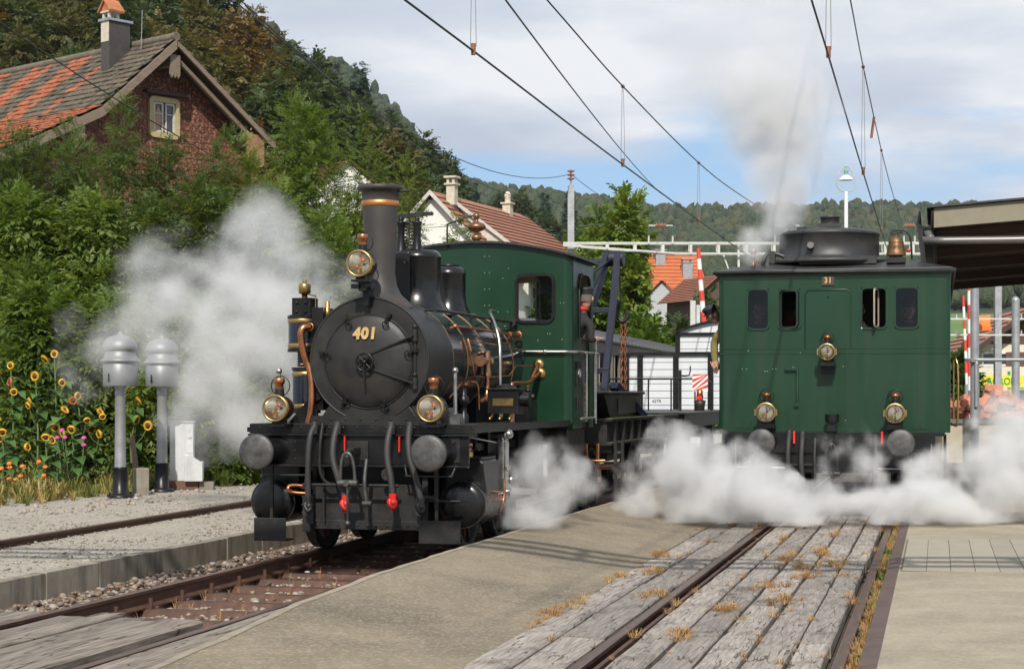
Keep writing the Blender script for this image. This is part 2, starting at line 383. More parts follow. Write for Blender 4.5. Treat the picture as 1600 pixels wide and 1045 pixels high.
def tile_np(V, F, P, R, S, tv=None, rng=RNG):
    """copies of template V,F at points P with rotations R and scales S -> V,F,tint"""
    n = len(P); S = np.asarray(S); S = S[:,None,None] if S.ndim == 1 else S[:,None,:]
    VV = np.einsum('nij,nkj->nki', R, V[None]*S) + P[:,None,:]
    FF = F[None] + (np.arange(n)*len(V))[:,None,None]
    t = rng.uniform(0,1,n) if tv is None else tv
    return VV.reshape(-1,3), FF.reshape(-1,F.shape[1]), np.repeat(t, len(V))
# the two tracks: local frames (x = across to the right, y = along the track away from the buffers, z up from rail top)
TH_L = math.radians(14.15); TH_R = math.radians(13.36)
P_L = Vector((-1.647, 17.24, 0)); P_R = Vector((4.05, 22.8, 0))
def wl(t, s, z=0): return Vector((P_L.x+math.sin(TH_L)*s+math.cos(TH_L)*t, P_L.y+math.cos(TH_L)*s-math.sin(TH_L)*t, z))
def wr(t, s, z=0): return Vector((P_R.x+math.sin(TH_R)*s+math.cos(TH_R)*t, P_R.y+math.cos(TH_R)*s-math.sin(TH_R)*t, z))
def at(px, py, Y):
    """point of the place seen at photo pixel px,py when it stands Y metres away"""
    return Vector(((px-800)/2800*Y, Y, 1.6+(618-py)/2800*Y))
# ================================================================== GROUND
ASPH = mat('platform_asphalt', (0.225, 0.183, 0.125), 0.85, var=0.16, vs=3.0, col2=(0.125, 0.102, 0.07), c2=(0.46, 0.70), c2s=0.55, bump=0.012, bs=90, spec=0.3)
ASPH2 = mat('platform_asphalt_light', (0.32, 0.275, 0.20), 0.85, var=0.12, vs=3.0, col2=(0.215, 0.18, 0.125), c2=(0.46, 0.75), c2s=0.8, bump=0.010, bs=90, spec=0.3)
def speckle(m, scale, amt, col):
    """fine stones showing in the surface"""
    t = m.node_tree; b = t.nodes['Principled BSDF']; src = b.inputs['Base Color'].links[0].from_socket
    tcn = N(t, 'ShaderNodeTexCoord'); v = N(t, 'ShaderNodeTexVoronoi'); v.inputs['Scale'].default_value = scale
    lk(t, tcn.outputs['Object'], v.inputs['Vector'])
    sp = N(t, 'ShaderNodeSeparateColor'); lk(t, v.outputs['Color'], sp.inputs[0])
    f = ramp(t, sp.outputs[0], [(0.55, (0,0,0)), (0.95, (1,1,1))])
    lk(t, mixc(t, math_n(t, 'MULTIPLY', f, amt), src, col), b.inputs['Base Color'])
speckle(ASPH, 55, 0.35, (0.42, 0.39, 0.32)); speckle(ASPH2, 55, 0.3, (0.47, 0.44, 0.37))
CONC = mat('wall_concrete', (0.25, 0.22, 0.17), 0.85, var=0.2, vs=5, col2=(0.09, 0.082, 0.065), c2=(0.45, 0.7), c2s=2.0, streak=(3, 3, 0.5), bump=0.012, rnd=0.12)
KERB = mat('kerb_concrete', (0.29, 0.245, 0.18), 0.85, var=0.2, vs=8, bump=0.012, rnd=0.08)
GRAV = mat('yard_gravel', (0.31, 0.27, 0.215), 0.9, var=0.25, vs=30, col2=(0.24, 0.215, 0.165), c2=(0.45, 0.65), c2s=1.2, bump=0.03, bs=45)
speckle(GRAV, 38, 0.6, (0.50, 0.47, 0.42))
SOIL = mat('dark_soil', (0.07, 0.055, 0.04), 0.95, var=0.3, vs=8, bump=0.03)
BALL = mat('ballast_bed', (0.13, 0.085, 0.06), 0.95, var=0.4, vs=25, col2=(0.20, 0.15, 0.11), c2=(0.5, 0.65), c2s=7, bump=0.03, bs=40)
MEADOW = mat('valley_grass', (0.07, 0.10, 0.03), 0.9, var=0.3, vs=0.3, col2=(0.10, 0.11, 0.04), c2=(0.5, 0.7), c2s=0.05)
PLANK = mat('weathered_plank', (0.285, 0.25, 0.215), 0.8, var=0.4, vs=3.0, stretch=(16, 1.2, 16), col2=(0.085, 0.07, 0.056), c2=(0.53, 0.72), c2s=1.6, streak=(2.2, 1.2, 2), bump=0.03, bs=6, rnd=0.22, crack=(13, 1.1, 3))
PLANK2 = mat('weathered_board', (0.215, 0.18, 0.145), 0.8, var=0.4, vs=3.0, stretch=(18, 0.9, 18), col2=(0.09, 0.07, 0.05), c2=(0.48, 0.70), c2s=2.0, streak=(9, 1.0, 9), bump=0.03, bs=5, rnd=0.2, crack=(9, .8, 3))
def sheet(name, rows, m, kind='structure', parent=None, jitter=0.0, seed=1):
    """grid sheet from rows of 3D points"""
    V = np.array([[tuple(p) for p in r] for r in rows], np.float64); a, b = V.shape[:2]
    V = V.reshape(-1,3)
    if jitter: V[:,2] += np.random.default_rng(seed).uniform(-jitter, jitter, len(V))
    i = np.arange(a-1)[:,None]*b + np.arange(b-1)[None]; i = i.ravel()
    F = np.stack([i, i+1, i+b+1, i+b], 1)
    o = link_mesh(name, np_mesh(name, V, F, m, smooth=True), parent)
    if kind: o['kind'] = kind
    return o
# big sheet out to the hills
o = MB(); o.add([(-2500,-300,-.42),(2500,-300,-.42),(2500,4000,-.42),(-2500,4000,-.42)], [(0,1,2,3)])
o.build('ground', MEADOW, kind='structure')
LS = lambda a, b, n: [a+(b-a)*i/(n-1) for i in range(n)]
sheet('track_bed', [[wl(t, s, -0.2+0.02*mnoise.noise(Vector((t*3,s*3,0)))) for t in LS(-2.2, 1.5, 19)] for s in LS(-14, 45, 240)], BALL)
sheet('yard', [[wl(t, s, (0.03 if t > -6 else 0.03-0.0*(t+6))+0.02*mnoise.noise(Vector((t,s,0)))) for t in [-2.10]+LS(-2.3,-9,24)+LS(-10,-70,20)] for s in LS(-14, 60, 120)], GRAV)
# middle platform between the two tracks: slopes from its raised left edge down to the boarded crossing
def edge_z(s): return 0.03+0.17*max(0, min(1, (s+7.6)/4.6))
def plat_pt(s, f):
    wob = 0.05*mnoise.noise(Vector((s*.55, 3, 0)))+(0.04*mnoise.noise(Vector((s*2.1, 9, 0))) if s < 0 else 0)
    a = wl(1.36+wob, s); y = a.y
    sr = (y-P_R.y)/math.cos(TH_R); b = wr(-1.405, sr)
    b = b + (wr(-1.405, sr+(a.y-b.y)/math.cos(TH_R))-b)
    p = a.lerp(b, f); u = max(0, min(1, (f-0.03)/0.96)); u = .7*u+.3*u*u*(3-2*u)
    p.z = edge_z(s)*(1-u)-0.008*u + 0.006*mnoise.noise(Vector((p.x*.8, p.y*.8, 0)))
    return p
ms = LS(-15, 0, 76)+LS(0.4, 45, 80)
sheet('middle_platform', [[plat_pt(s, f) for f in LS(0, 1, 22)] for s in ms], ASPH)
sheet('right_platform', [[wr(t, s, 0.02+0.03*max(0, min(1, (t-1)/2.5))+0.004*mnoise.noise(Vector((t,s,0)))) for t in [0.985]+LS(1.1, 8, 20)+LS(9, 40, 12)] for s in LS(-20, 45, 90)], ASPH2)
sheet('crossing_bed', [[wr(t, s, -0.13) for t in LS(-1.5, 1.05, 6)] for s in LS(-20, 60, 20)], SOIL)
# concrete kerb along the middle platform (short stones)
kerb = tag(bpy.data.objects.new('platform_edge', None), kind='structure'); COL.objects.link(kerb)
s = -13.0; k = 0
while s < 32:
    L = 1.0 if s < 12 else 4.0
    m = MB(); n = 5; vs = []
    for i in range(n):
        si = s+0.006+(L-0.012)*i/(n-1); a = plat_pt(si, 0); q = wl(1, 0)-wl(0, 0); a.z += 0.004
        j = 0.012*mnoise.noise(Vector((si*3, 7, 0)))
        vs += [a-q*(0.075+j)+Vector((0,0,-0.32)), a-q*(0.075+j)+Vector((0,0,-.012)), a-q*(0.062+j*1.4), a+q*(0.006+j)+Vector((0,0,.003)), a+q*0.02-Vector((0,0,.2))]
    fs = []
    for i in range(n-1):
        for j in range(4): fs.append((i*5+j, i*5+j+1, i*5+6+j, i*5+5+j))
    fs += [(0,1,2,3,4), tuple(reversed(range((n-1)*5, n*5)))]
    m.add(vs, fs); m.build('kerb_stone', KERB, kerb); s += L
# concrete wall of the left yard platform, cast panels with joints
wall = tag(bpy.data.objects.new('retaining_wall', None), 'low grey concrete wall of panels along the gravel platform at the left', 'wall'); COL.objects.link(wall)
proto = None
for k in range(46):
    s = -13+k*1.0
    m = MB(); h = 0.012*math.sin(k*1.7)
    m.box(-0.13+h*.4, 0.0+h*.4, 0.005, 0.995, -0.34, 0.045+h*0.5)
    o = m.build('concrete_panel', CONC, wall, wl(-2.03, s), bevel=0.008); o.rotation_euler = (0,0,-TH_L)
# ------------------------------------------------------------------ tracks
def rail_profile():
    return [(-.07,-.145),(.07,-.145),(.07,-.132),(.012,-.115),(.009,-.04),(.034,-.03),(.036,-.004),(.026,0),(-.026,0),(-.036,-.004),(-.034,-.03),(-.009,-.04),(-.012,-.115),(-.07,-.132)]
def rail(parent, x, s0, s1, m=RUST, z=0):
    mb = MB(); mb.prism([(x+a, b+z) for a, b in rail_profile()], s0, s1)
    for q in range(len(mb.f)):
        pass
    o = mb.build('rail', [m, RAILTOP], parent)
    for p in o.data.polygons:
        if p.normal.z > 0.5 or p.normal.z < -0.5:
            zc = p.center.z-z
            if zc > -0.006: p.material_index = 1
    return o
def sleeper_track(name, label, loc, rz, s0, s1, z=0, step=0.62, rails=(-.7525, .7525)):
    T = thing(name, label, 'railway track', loc, rz)
    for x in rails: rail(T, x, s0, s1, z=z)
    m = MB(); m.prism([(-.10,-.20),(-.13,-.24),(.13,-.24),(.10,-.20),(.055,-.148),(-.055,-.148)], -1.2, 1.2, 'yz')
    pr = m.build('sleeper', RUST, T)
    clips = []
    for x in rails:
        for e in (-1, 1):
            c = MB(); c.box(x+e*.088-.03, x+e*.088+.03, -.035, .035, -.15, -.115); c.cyl((x+e*.092,0,-.12), (x+e*.092,0,-.06), .02, n=6); clips.append(c.build('rail_clip', RUST, pr))
    pr.location = (0, s0+.3, z); s = s0+.3+step
    while s < s1 and s < 16:
        a = pr.copy(); COL.objects.link(a); a.parent = T; a.location = (0, s, z); a.rotation_euler = (0,0,random.uniform(-.01,.01))
        for cl in clips: b = cl.copy(); COL.objects.link(b); b.parent = a
        s += step
    return T
sleeper_track('railway_track', 'rusty railway track with steel sleepers running under the black locomotive', tuple(P_L), -TH_L, -13, 62)
# far left siding sunk in gravel
F0 = wl(-4.55, 0)
sleeper_track('railway_track', 'half buried siding track in the gravel beside the two bell posts', (F0.x, F0.y, 0), -TH_L+0.03, -12, 45, z=0.115, rails=(.7525,))
TR = thing('railway_track', 'grooved track set into the weathered plank crossing before the railcar', 'railway track', tuple(P_R), -TH_R)
for x in (-.7525, .7525): rail(TR, x, -20, 60)
g = MB(); g.box(-.655, -.625, -20, 12, -.13, -.012); g.build('guard_strip', RUST, TR)
g = MB(); g.prism([(.875,-.13),(.985,-.13),(.985,.022),(.965,.03),(.875,.012)], -20, 30); g.build('edge_strip', mat('rusty_edge_steel', (0.13, 0.085, 0.07), 0.6, 0.3, var=0.2, vs=6, col2=(0.09, 0.06, 0.05), c2=(0.5, 0.7), c2s=4, bump=0.006), TR)
# plank crossing in the right track
PC = tag(bpy.data.objects.new('plank_crossing', None), kind='structure'); COL.objects.link(PC); PC.location = P_R; PC.rotation_euler = (0,0,-TH_R)
def plank(parent, x0, x1, s0, s1, z, m, rot=0):
    """worn timber: split, slightly hollow top with uneven ends and corners"""
    mb = MB(); n = 7; vs = []; w = x1-x0; sd_ = random.random()*99
    for i in range(n):
        s = s0+(s1-s0)*i/(n-1)
        if i == 0: s += random.uniform(0, .02)
        for j, (fx, dz) in enumerate(((0,-.09),(0,-.012),(.05,0),(.28,0),(.52,0),(.76,0),(.95,0),(1,-.012),(1,-.09))):
            q = mnoise.noise(Vector((s*1.7+sd_, fx*3, sd_)))
            e = 0.012*mnoise.noise(Vector((s*3, fx*2, sd_*2))) if j in (0,1,2,6,7,8) else 0
            vs.append((x0+w*fx+(e if fx < .5 else -abs(e)), s, z+dz+0.008*q))
    fs = [(i*9+j, i*9+j+1, (i+1)*9+j+1, (i+1)*9+j) for i in range(n-1) for j in range(8)]
    fs += [tuple(range(8,-1,-1)), tuple(range((n-1)*9, n*9))]
    mb.add(vs, fs)
    o = mb.build('plank', m, parent); o.rotation_euler = (0,0,rot); return o
rows = [(-1.42,-1.135),(-1.125,-.81)] + [(-.60+i*.262, -.60+i*.262+.253) for i in range(4)]+[(.448,.665)]
for i, (a, b) in enumerate(rows):
    s = -16.0+random.uniform(0,.5); joint = [-11.2,-8.0,-5.6,-3.4,-1.2,1.0,3,5]
    js = [-14.5]+[j+(random.uniform(-.5,.5) if random.random() < .45 else random.uniform(-.04,.04)) for j in joint]
    for s0, s1 in zip(js, js[1:]):
        plank(PC, a+random.uniform(.002,.012), b-random.uniform(.002,.012), s0+.010, s1-.010, random.uniform(-.014,.004), PLANK)
# boards laid in the left track
PB = tag(bpy.data.objects.new('board_crossing', None), kind='structure'); COL.objects.link(PB); PB.location = P_L; PB.rotation_euler = (0,0,-TH_L)
for i, (a, b, e) in enumerate([(-1.9,-1.66,-4.9),(-1.65,-1.4,-4.5),(-1.39,-1.13,-4.7),(-1.12,-.83,-4.25),(-.64,-.42,-4.35),(-.41,-.2,-4.15),(-.19,.03,-4.3),(.04,.27,-4.55),(.28,.62,-4.6),(.83,1.08,-3.3),(1.09,1.26,-2.9)]):
    e0 = -11.5
    for s0, s1 in ((e0, -8.3+random.uniform(-.4,.4)), (None, e)):
        if s0 is None: s0 = last+.012
        last = s1
        plank(PB, a+random.uniform(0,.008), b-random.uniform(0,.008), s0, s1, -.012+(0.03 if i == 8 else 0)+random.uniform(-.01,.006)+(.02 if a > .8 else 0), PLANK2)
# paving slabs with open joints in the right platform
PV = tag(bpy.data.objects.new('pavement', None), kind='structure'); COL.objects.link(PV); PV.location = P_R; PV.rotation_euler = (0,0,-TH_R)
SLAB = mat('slab_concrete', (0.32, 0.285, 0.22), 0.85, var=0.1, vs=4, bump=0.006, rnd=0.05, col2=(0.24, 0.215, 0.165), c2=(0.5, 0.75), c2s=1.0)
m = MB(); m.box(1.0, 9.0, -6.62, -3.0, .018, .0262); m.build('slab_bedding', mat('joint_dirt', (0.15, 0.125, 0.09), 0.95), PV)
for k in range(30):
    x = 1.02+k*.213
    m = MB(); z = 0.042+.03*max(0, min(1, (x-1)/2.5))
    m.box(x, x+.208, -6.6+random.uniform(0,.01), -3.02-random.uniform(0,.01), -.05, z-.004+random.uniform(-.002,.002))
    m.build('paving_slab', SLAB, PV)
# ------------------------------------------------------------------ stones and dry grass (uncountable)
def stone_tpl(n=10, seed=0):
    r = np.random.default_rng(seed)
    import bmesh
    bm = bmesh.new(); bmesh.ops.create_icosphere(bm, subdivisions=1, radius=1)
    V = np.array([v.co[:] for v in bm.verts])*r.uniform(.75,1.2,(len(bm.verts),1)); F = np.array([[v.index for v in f.verts] for f in bm.faces]); bm.free()
    return V*np.array([1,.8,.55]), F
def stones(name, P, S, m, seed=1):
    V, F = stone_tpl(seed=seed); r = np.random.default_rng(seed)
    VV, FF, t = tile_np(V, F, P, rot_mats(len(P), r, .5), S, rng=r)
    o = link_mesh(name, np_mesh(name, VV, FF, m, tint=t)); o['kind'] = 'stuff'; return o
def tintmat(name, cols, rough=0.8):
    if name in MATS: return MATS[name]
    m = bpy.data.materials.new(name); m.use_nodes = True; t = m.node_tree; MATS[name] = m
    a = N(t, 'ShaderNodeAttribute'); a.attribute_name = 'tint'
    tcn = N(t, 'ShaderNodeTexCoord'); na = N(t, 'ShaderNodeTexNoise'); na.inputs['Scale'].default_value = 18; lk(t, tcn.outputs['Object'], na.inputs['Vector'])
    c = ramp(t, a.outputs['Fac'], [(i/(len(cols)-1), x) for i, x in enumerate(cols)])
    c = mixc(t, 0.6, c, ramp(t, na.outputs[0], [(0.3,(.55,.55,.55)),(0.7,(1.2,1.2,1.2))]), 'MULTIPLY')
    b = t.nodes['Principled BSDF']; lk(t, c, b.inputs['Base Color']); b.inputs['Roughness'].default_value = rough; return m
STON = tintmat('ballast_stone', [(0.09,.07,.055),(0.17,.10,.07),(0.32,.28,.22),(0.22,.16,.12),(0.45,.42,.37)])
STON2 = tintmat('yard_stone', [(0.20,.175,.14),(0.30,.265,.21),(0.40,.36,.30),(0.27,.22,.16)])
STON3 = tintmat('mixed_stone', [(0.10,.08,.06),(0.20,.13,.085),(0.30,.24,.18),(0.16,.11,.08),(0.34,.30,.25),(0.24,.13,.08)])
rr = np.random.default_rng(3)
def wl_np(t, s, z): 
    return np.stack([P_L.x+math.sin(TH_L)*s+math.cos(TH_L)*t, P_L.y+math.cos(TH_L)*s-math.sin(TH_L)*t, z], 1)
def wr_np(t, s, z):
    return np.stack([P_R.x+math.sin(TH_R)*s+math.cos(TH_R)*t, P_R.y+math.cos(TH_R)*s-math.sin(TH_R)*t, z], 1)
n = 4200; t = rr.uniform(-1.95,1.2,n); s = rr.uniform(-6,9,n); keep = (np.abs(np.abs(t)-.7525) > .09)
P = wl_np(t, s, rr.uniform(-.205,-.175,n))[keep]; stones('ballast', P, rr.uniform(.015,.05,len(P)), STON, 2)
n = 520; t = -1.9+np.abs(rr.normal(0,.28,n)); s = rr.uniform(-5.5,3,n); keep = t < -.95
P = wl_np(t, s, rr.uniform(-.19,-.15,n))[keep]; stones('wall_foot_stones', P, rr.uniform(.014,.045,len(P)), STON3, 4)
n = 9000; t = -2.2-np.abs(rr.normal(0,3.4,n)); s = rr.uniform(-6,16,n)
P = wl_np(t, s, np.full(n,.035)); stones('gravel', P, rr.uniform(.007,.022,n)*np.where(rr.uniform(size=n) < .03, 2.2, 1), STON2, 5)
n = 300; t = rr.uniform(-8.6,-5.6,n); s = rr.uniform(-2,16,n)
P = wl_np(t, s, np.full(n,.05)); stones('loose_rocks', P, rr.uniform(.02,.065,n), STON2, 6)
def blades_tpl(nb, h, spread, w, seed, droop=.5):
    r = np.random.default_rng(seed); V = []; F = []
    for i in range(nb):
        a = r.uniform(0,2*PI); d = np.array([math.cos(a), math.sin(a), 0]); hh = h*r.uniform(.5,1.1); sp = spread*r.uniform(.2,1.2)
        b = d*r.uniform(0,.25)*spread; q = np.array([-d[1], d[0], 0])*w
        p1 = b+d*sp*.4+np.array([0,0,hh*.7]); p2 = b+d*sp+np.array([0,0,hh*(1-droop*r.uniform(0,1))])
        k = len(V); V += [b-q, b+q, p1+q*.8, p1-q*.8, p2+q*.15, p2-q*.15]; F += [[k,k+1,k+2,k+3],[k+3,k+2,k+4,k+5]]
    return np.array(V), np.array(F)
DRY = leafmat('dry_grass_blade', [(0.30,.13,.05),(0.42,.24,.10),(0.50,.34,.17),(0.40,.18,.07)], .25)
GRS = leafmat('green_grass_blade', [(0.05,.09,.015),(0.10,.14,.03),(0.2,.19,.05),(0.36,.27,.10)], .3)
def tufts(name, P, S, tpl, m, seed):
    r = np.random.default_rng(seed); VV, FF, t = tile_np(tpl[0], tpl[1], P, rot_mats(len(P), r, .15), S, rng=r)
    o = link_mesh(name, np_mesh(name, VV, FF, m, tint=t)); o['kind'] = 'stuff'; return o
tp = blades_tpl(26, .075, .12, .0022, 1, .8)
seams = [-1.425,-1.13,-.80,-.61,-.343,-.08,.18,.445,.67]
t = rr.choice(seams, 120)+rr.normal(0,.02,120); s = rr.uniform(-13,2,120)
cl = [(-1.43,-10.2),(-1.4,-9.6),(-1.44,-7.6),(-1.40,-5.2),(-.2,-9.6),(-.05,-8.0),(.18,-7.0),(.05,-6.2),(.40,-6.0),(-.1,-5.4),(.2,-4.6),(-.35,-11.2),(-.9,-8.8),(-1.2,-6.9),(.2,-9.0)]
for a, b in cl:
    k = 13; t = np.concatenate([t, a+rr.normal(0,.06,k)]); s = np.concatenate([s, b+rr.normal(0,.2,k)])
tufts('dry_grass', wr_np(t, s, np.full(len(t),-.01)), rr.uniform(.3,1.15,len(t)), tp, DRY, 11)
n = 520; s = rr.uniform(-13,3,n); t = rr.uniform(.80,.87,n); keep = np.array([mnoise.noise(Vector((x*.8,1,2))) > -.22 for x in s])
tufts('groove_grass', wr_np(t, s, np.full(n,-.05))[keep], rr.uniform(.5,1.0,n)[keep], blades_tpl(16,.10,.055,.002,3,.6), DRY, 12)
n = 110; s = rr.uniform(-12,3,n); t = rr.uniform(.82,.9,n)
tufts('groove_weeds', wr_np(t, s, np.full(n,-.05)), rr.uniform(.4,1.0,n), blades_tpl(14,.09,.1,.006,4,.5), leafmat('weed_leaf', [(0.05,.13,.015),(0.12,.2,.03)], .3), 13)
n = 110; t = rr.uniform(-.7,1.15,n); s = rr.uniform(-5,0.5,n)
tufts('track_weeds', wl_np(t, s, np.full(n,-.19)), rr.uniform(.5,1.4,n), blades_tpl(9,.10,.07,.0014,5,.4), DRY, 14)
# rough grass verge under the bushes at the left
n = 3800; t = rr.uniform(-12,-6.6,n); s = rr.uniform(-2,22,n)
keep = t < -6.9-.35*rr.uniform(size=n)*2+np.clip((s-9)*.12,-.8,.8)
tufts('grass', wl_np(t, s, np.full(n,.02))[keep], rr.uniform(.8,2.6,n)[keep], blades_tpl(12,.17,.14,.006,7,.5), GRS, 15)
# ================================================================== LAMPS (shared builder)
def lamp(parent, x, y, z, r=.105, low=True, octo=False, name='headlight'):
    """oil headlamp facing -y: black drum body > brass rim, reflector, lens, burner, copper chimney, wire handle"""
    m = MB(); m.lathe([(.001,.285),(r*.55,.28),(r*.9,.25),(r*1.0,.2),(r*1.0,.03)], (x,y,z), (0,1,0), 24, caps=False)
    m.cyl((x,y+.13,z+r*.8), (x,y+.13,z+r*1.55), r*.42, r*.36, 14)
    m.box(x-.05, x+.05, y+.06, y+.22, z-r-.035, z-r+.01); m.box(x-.09, x+.09, y+.03, y+.25, z-r-.055, z-r-.033)
    if not low: m.box(x-.035, x+.035, y+.1, y+.3, z-r-.14, z-r-.05); m.box(x-.10, x-.02, y+.06, y+.12, z-r-.12, z-r-.075)
    b = m.build(name, BLACK, parent)
    rm = MB()
    if octo:
        rm.lathe([(r*.96,.0),(r*1.12,.0),(r*1.12,.05),(r*.96,.05),(r*.96,.0)], (x,y,z), (0,1,0), 24, caps=False)
        for e in (-1,1): rm.box(x+e*r*1.12-.014, x+e*r*1.12+.014, y+.01, y+.07, z-.04, z+.04)
    else:
        rm.torus((x,y+.015,z), (0,1,0), r*1.0, .013, 32, 8); rm.torus((x,y+.045,z), (0,1,0), r*1.02, .008, 32, 6)
        rm.box(x+r*1.0, x+r*1.0+.018, y+.02, y+.07, z-.02, z+.02)
    rm.build('rim', BRASS, b)
    k = MB(); k.lathe([(.012,.17),(r*.35,.155),(r*.65,.12),(r*.85,.07),(r*.97,.02)], (x,y,z), (0,1,0), 28, caps=False); k.build('reflector', MIRROR, b)
    k = MB(); k.cyl((x,y+.07,z-r*.75), (x,y+.07,z-r*.25), r*.10, r*.07, 8); k.sphere((x+r*.22,y+.06,z+r*.25), r*.15, 8); k.sphere((x-r*.3,y+.08,z-r*.3), r*.12, 8)
    k.lathe([(r*.03,-r*.3),(r*.05,r*.3),(r*.03,r*.5)], (x,y+.07,z), n=6); k.build('burner', FLAME if not octo else BRASS, b)
    k = MB(); k.lathe([(0,-.012),(r*.5,-.009),(r*.97,.002)], (x,y+.01,z), (0,1,0), 28, caps=False); k.build('lens', LENS, b)
    k = MB(); zc = z+r*1.5
    if octo: k.lathe([(r*.3,0),(r*.36,r*.25),(r*.5,r*.34),(r*.5,r*.52),(r*.4,r*.62),(r*.12,r*.7)], (x,y+.13,zc), n=16)
    else: k.lathe([(r*.33,0),(r*.33,r*.4),(r*.42,r*.48),(r*.44,r*.6),(r*.44,r*.82),(r*.40,r*.9),(r*.1,r*.92)], (x,y+.13,zc), n=16)
    k.build('lamp_chimney', COPPER, b)
    k = MB(); rr_ = r*.78; zz = zc+r*.28
    k.torus((x,y+.16,zz), (0,1,0), rr_, .0055, 28, 6, 0, 0, 2*PI)
    if octo: k.torus((x-r*.25,y+.2,z+r*1.35), (0.3,1,0), r*.75, .006, 24, 6)
    k.build('handle', BLACK, b)
    return b
def buffer(parent, x, y0, z, y1, r=.178):
    m = MB(); m.lathe([(.0,-.014),(r*.5,-.012),(r*.85,-.003),(r,.008),(r*1.0,.028),(r*.9,.034)], (x,y0,z), (0,1,0), 36); b = m.build('buffer', BUFF, parent)
    k = MB(); k.cyl((x,y0+.03,z), (x,y0+.2,z), .055); k.lathe([(.075,0),(.085,.02),(.10,y1-y0-.24),(.15,y1-y0-.19),(.16,y1-y0-.18)], (x,y0+.18,z), (0,1,0), 20)
    k.build('buffer_shank', BLACK, b); return b
def rivets(mb, pts, r=.012, axis=(0,-1,0)):
    for p in pts: mb.lathe([(r,0),(r*.75,r*.55),(0.0008,r*.75)], p, axis, 6)
def hose(parent, pts, r=.028, name='brake_hose', m=RUBBER, end=None):
    k = MB(); k.tube(pts, r, 10, 0, 5); p = Vector(pts[0]); k.cyl(p+Vector((0,.02,.05)), p-Vector((0,0,.07)), r*1.15, n=10)
    o = k.build(name, m, parent)
    if end is not None:
        e = Vector(pts[-1]); q = MB(); q.cyl(e+Vector((0,0,.03)), e-Vector((0,0,.04)), r*1.25, r*1.1, 10)
        q.tube([e-Vector((0,0,.02)), e+Vector((-.03,-.02,-.05)), e+Vector((.01,-.03,-.11)), e+Vector((.03,-.01,-.07))], r*.8, 8, 0, 4)
        q.sphere(e+Vector((.01,-.01,-.06)), r*1.35, 10); q.cyl(e+Vector((.0,0,-.09)), e+Vector((-.005,-.01,-.15)), .008, .012, 6)
        q.build('hose_coupling', end, o)
    return o
def wheel(parent, x, y, R, m, nsp=10, side=1, spokes=True, w=.12):
    t = MB(); t.lathe([(R*.86,-w/2),(R*.86,-w/2),(R,-w/2),(R,w/2-.03),(R*1.06,w/2-.02),(R*1.06,w/2),(R*.86,w/2),(R*.86,-w/2)] if side < 0 else [(R*.86,-w/2),(R*1.06,-w/2),(R*1.06,-w/2+.02),(R,-w/2+.03),(R,w/2),(R*.86,w/2),(R*.86,-w/2)], (x,y,R), (1,0,0), 36, caps=False)
    o = t.build('wheel', DARKST, parent)
    s = MB(); s.cyl((x-w*.6,y,R), (x+w*.6,y,R), R*.2, n=16)
    if spokes:
        for k in range(nsp):
            a = 2*PI*k/nsp; s.bar((x,y,R), (x,y+R*.9*math.cos(a),R+R*.9*math.sin(a)), .055, .045)
    else: s.lathe([(R*.2,.03),(R*.5,-.01),(R*.88,.02)], (x,y,R), (1,0,0), 32, caps=False)
    s.build('wheel_centre', m, o); return o

# ================================================================== LOCOMOTIVE 401
LO = thing('steam_locomotive', 'black steam locomotive numbered 401 with green cab and copper banded chimney', 'locomotive', tuple(P_L), -TH_L)
def lo(name, mb, m, parent=None, bevel=0, kind=None, sharp=40): return mb.build(name, m, parent or LO, bevel=bevel, kind=kind)
BZ = 1.965; BR = .63
# frames and front apron
m = MB(); m.box(-.55,-.51,.7,6.2,.42,1.25); m.box(.51,.55,.7,6.2,.42,1.25); m.box(-.515,.515,.9,1.8,.7,1.26); m.box(-.5,.5,2.6,6.2,.55,.9); lo('frame', m, BLACK)
m = MB(); m.panel(-.52,.62,.27,.72,.62,.645); m.box(-.52,.62,.60,.622,.27,.36); ap = lo('front_apron', m, DARKST, bevel=.004)
m = MB(); rivets(m, [(-.46+.105*i,.60,.31) for i in range(11)], .014); rivets(m, [(-.62,.6,.35+.08*i) for i in range(5)], .012); m.box(-.60,-.535,.60,.63,.27,.8); m.box(.635,.69,.60,.63,.3,.8); lo('apron_rivets', m, DARKST, ap, kind='stuff')
# buffer beam
m = MB(); m.box(-1.1,1.14,.50,.53,.92,1.22); m.box(-1.1,1.14,.44,.53,.895,.918); m.box(-1.15,1.19,.46,.62,1.20,1.22)
bb = lo('buffer_beam', m, BLACK, bevel=.005)
m = MB(); m.box(-1.16,1.2,.53,.56,1.222,1.318); m.box(-1.16,1.2,.56,1.4,1.28,1.322); lo('beam_cap', m, BLACK, bb, bevel=.004)
m = MB()
rivets(m, [(-1.05+.148*i,.53,1.285) for i in range(16)], .013)
for x in (-.80,-.66,.66,.80):
    rivets(m, [(x-.0,.50,.97+.085*i) for i in range(3)], .013)
rivets(m, [(-.28,.50,1.15),(-.28,.5,1.0),(.28,.5,1.15),(.28,.5,1.0)], .013)
for x in (-.93,.99): m.box(x-.06,x+.06,.49,.502,.95,1.19); m.cyl((x,.49,1.15),(x,.47,1.15),.022,n=6)
lo('beam_rivets', m, DARKST, bb, kind='stuff')
for x in (-.875,.875): buffer(LO, x, 0, 1.05, .5)
for x0, x1 in ((-1.0,-.45),(.50,1.02)):
    m = MB(); m.tube([(x0,.46,.92),(x0+.03,.42,.83),(x0+.06,.40,.815),(x1-.06,.40,.815),(x1-.03,.42,.83),(x1,.46,.92)], .011, 8, 0, 4); lo('shunter_handrail', m, DARKST)
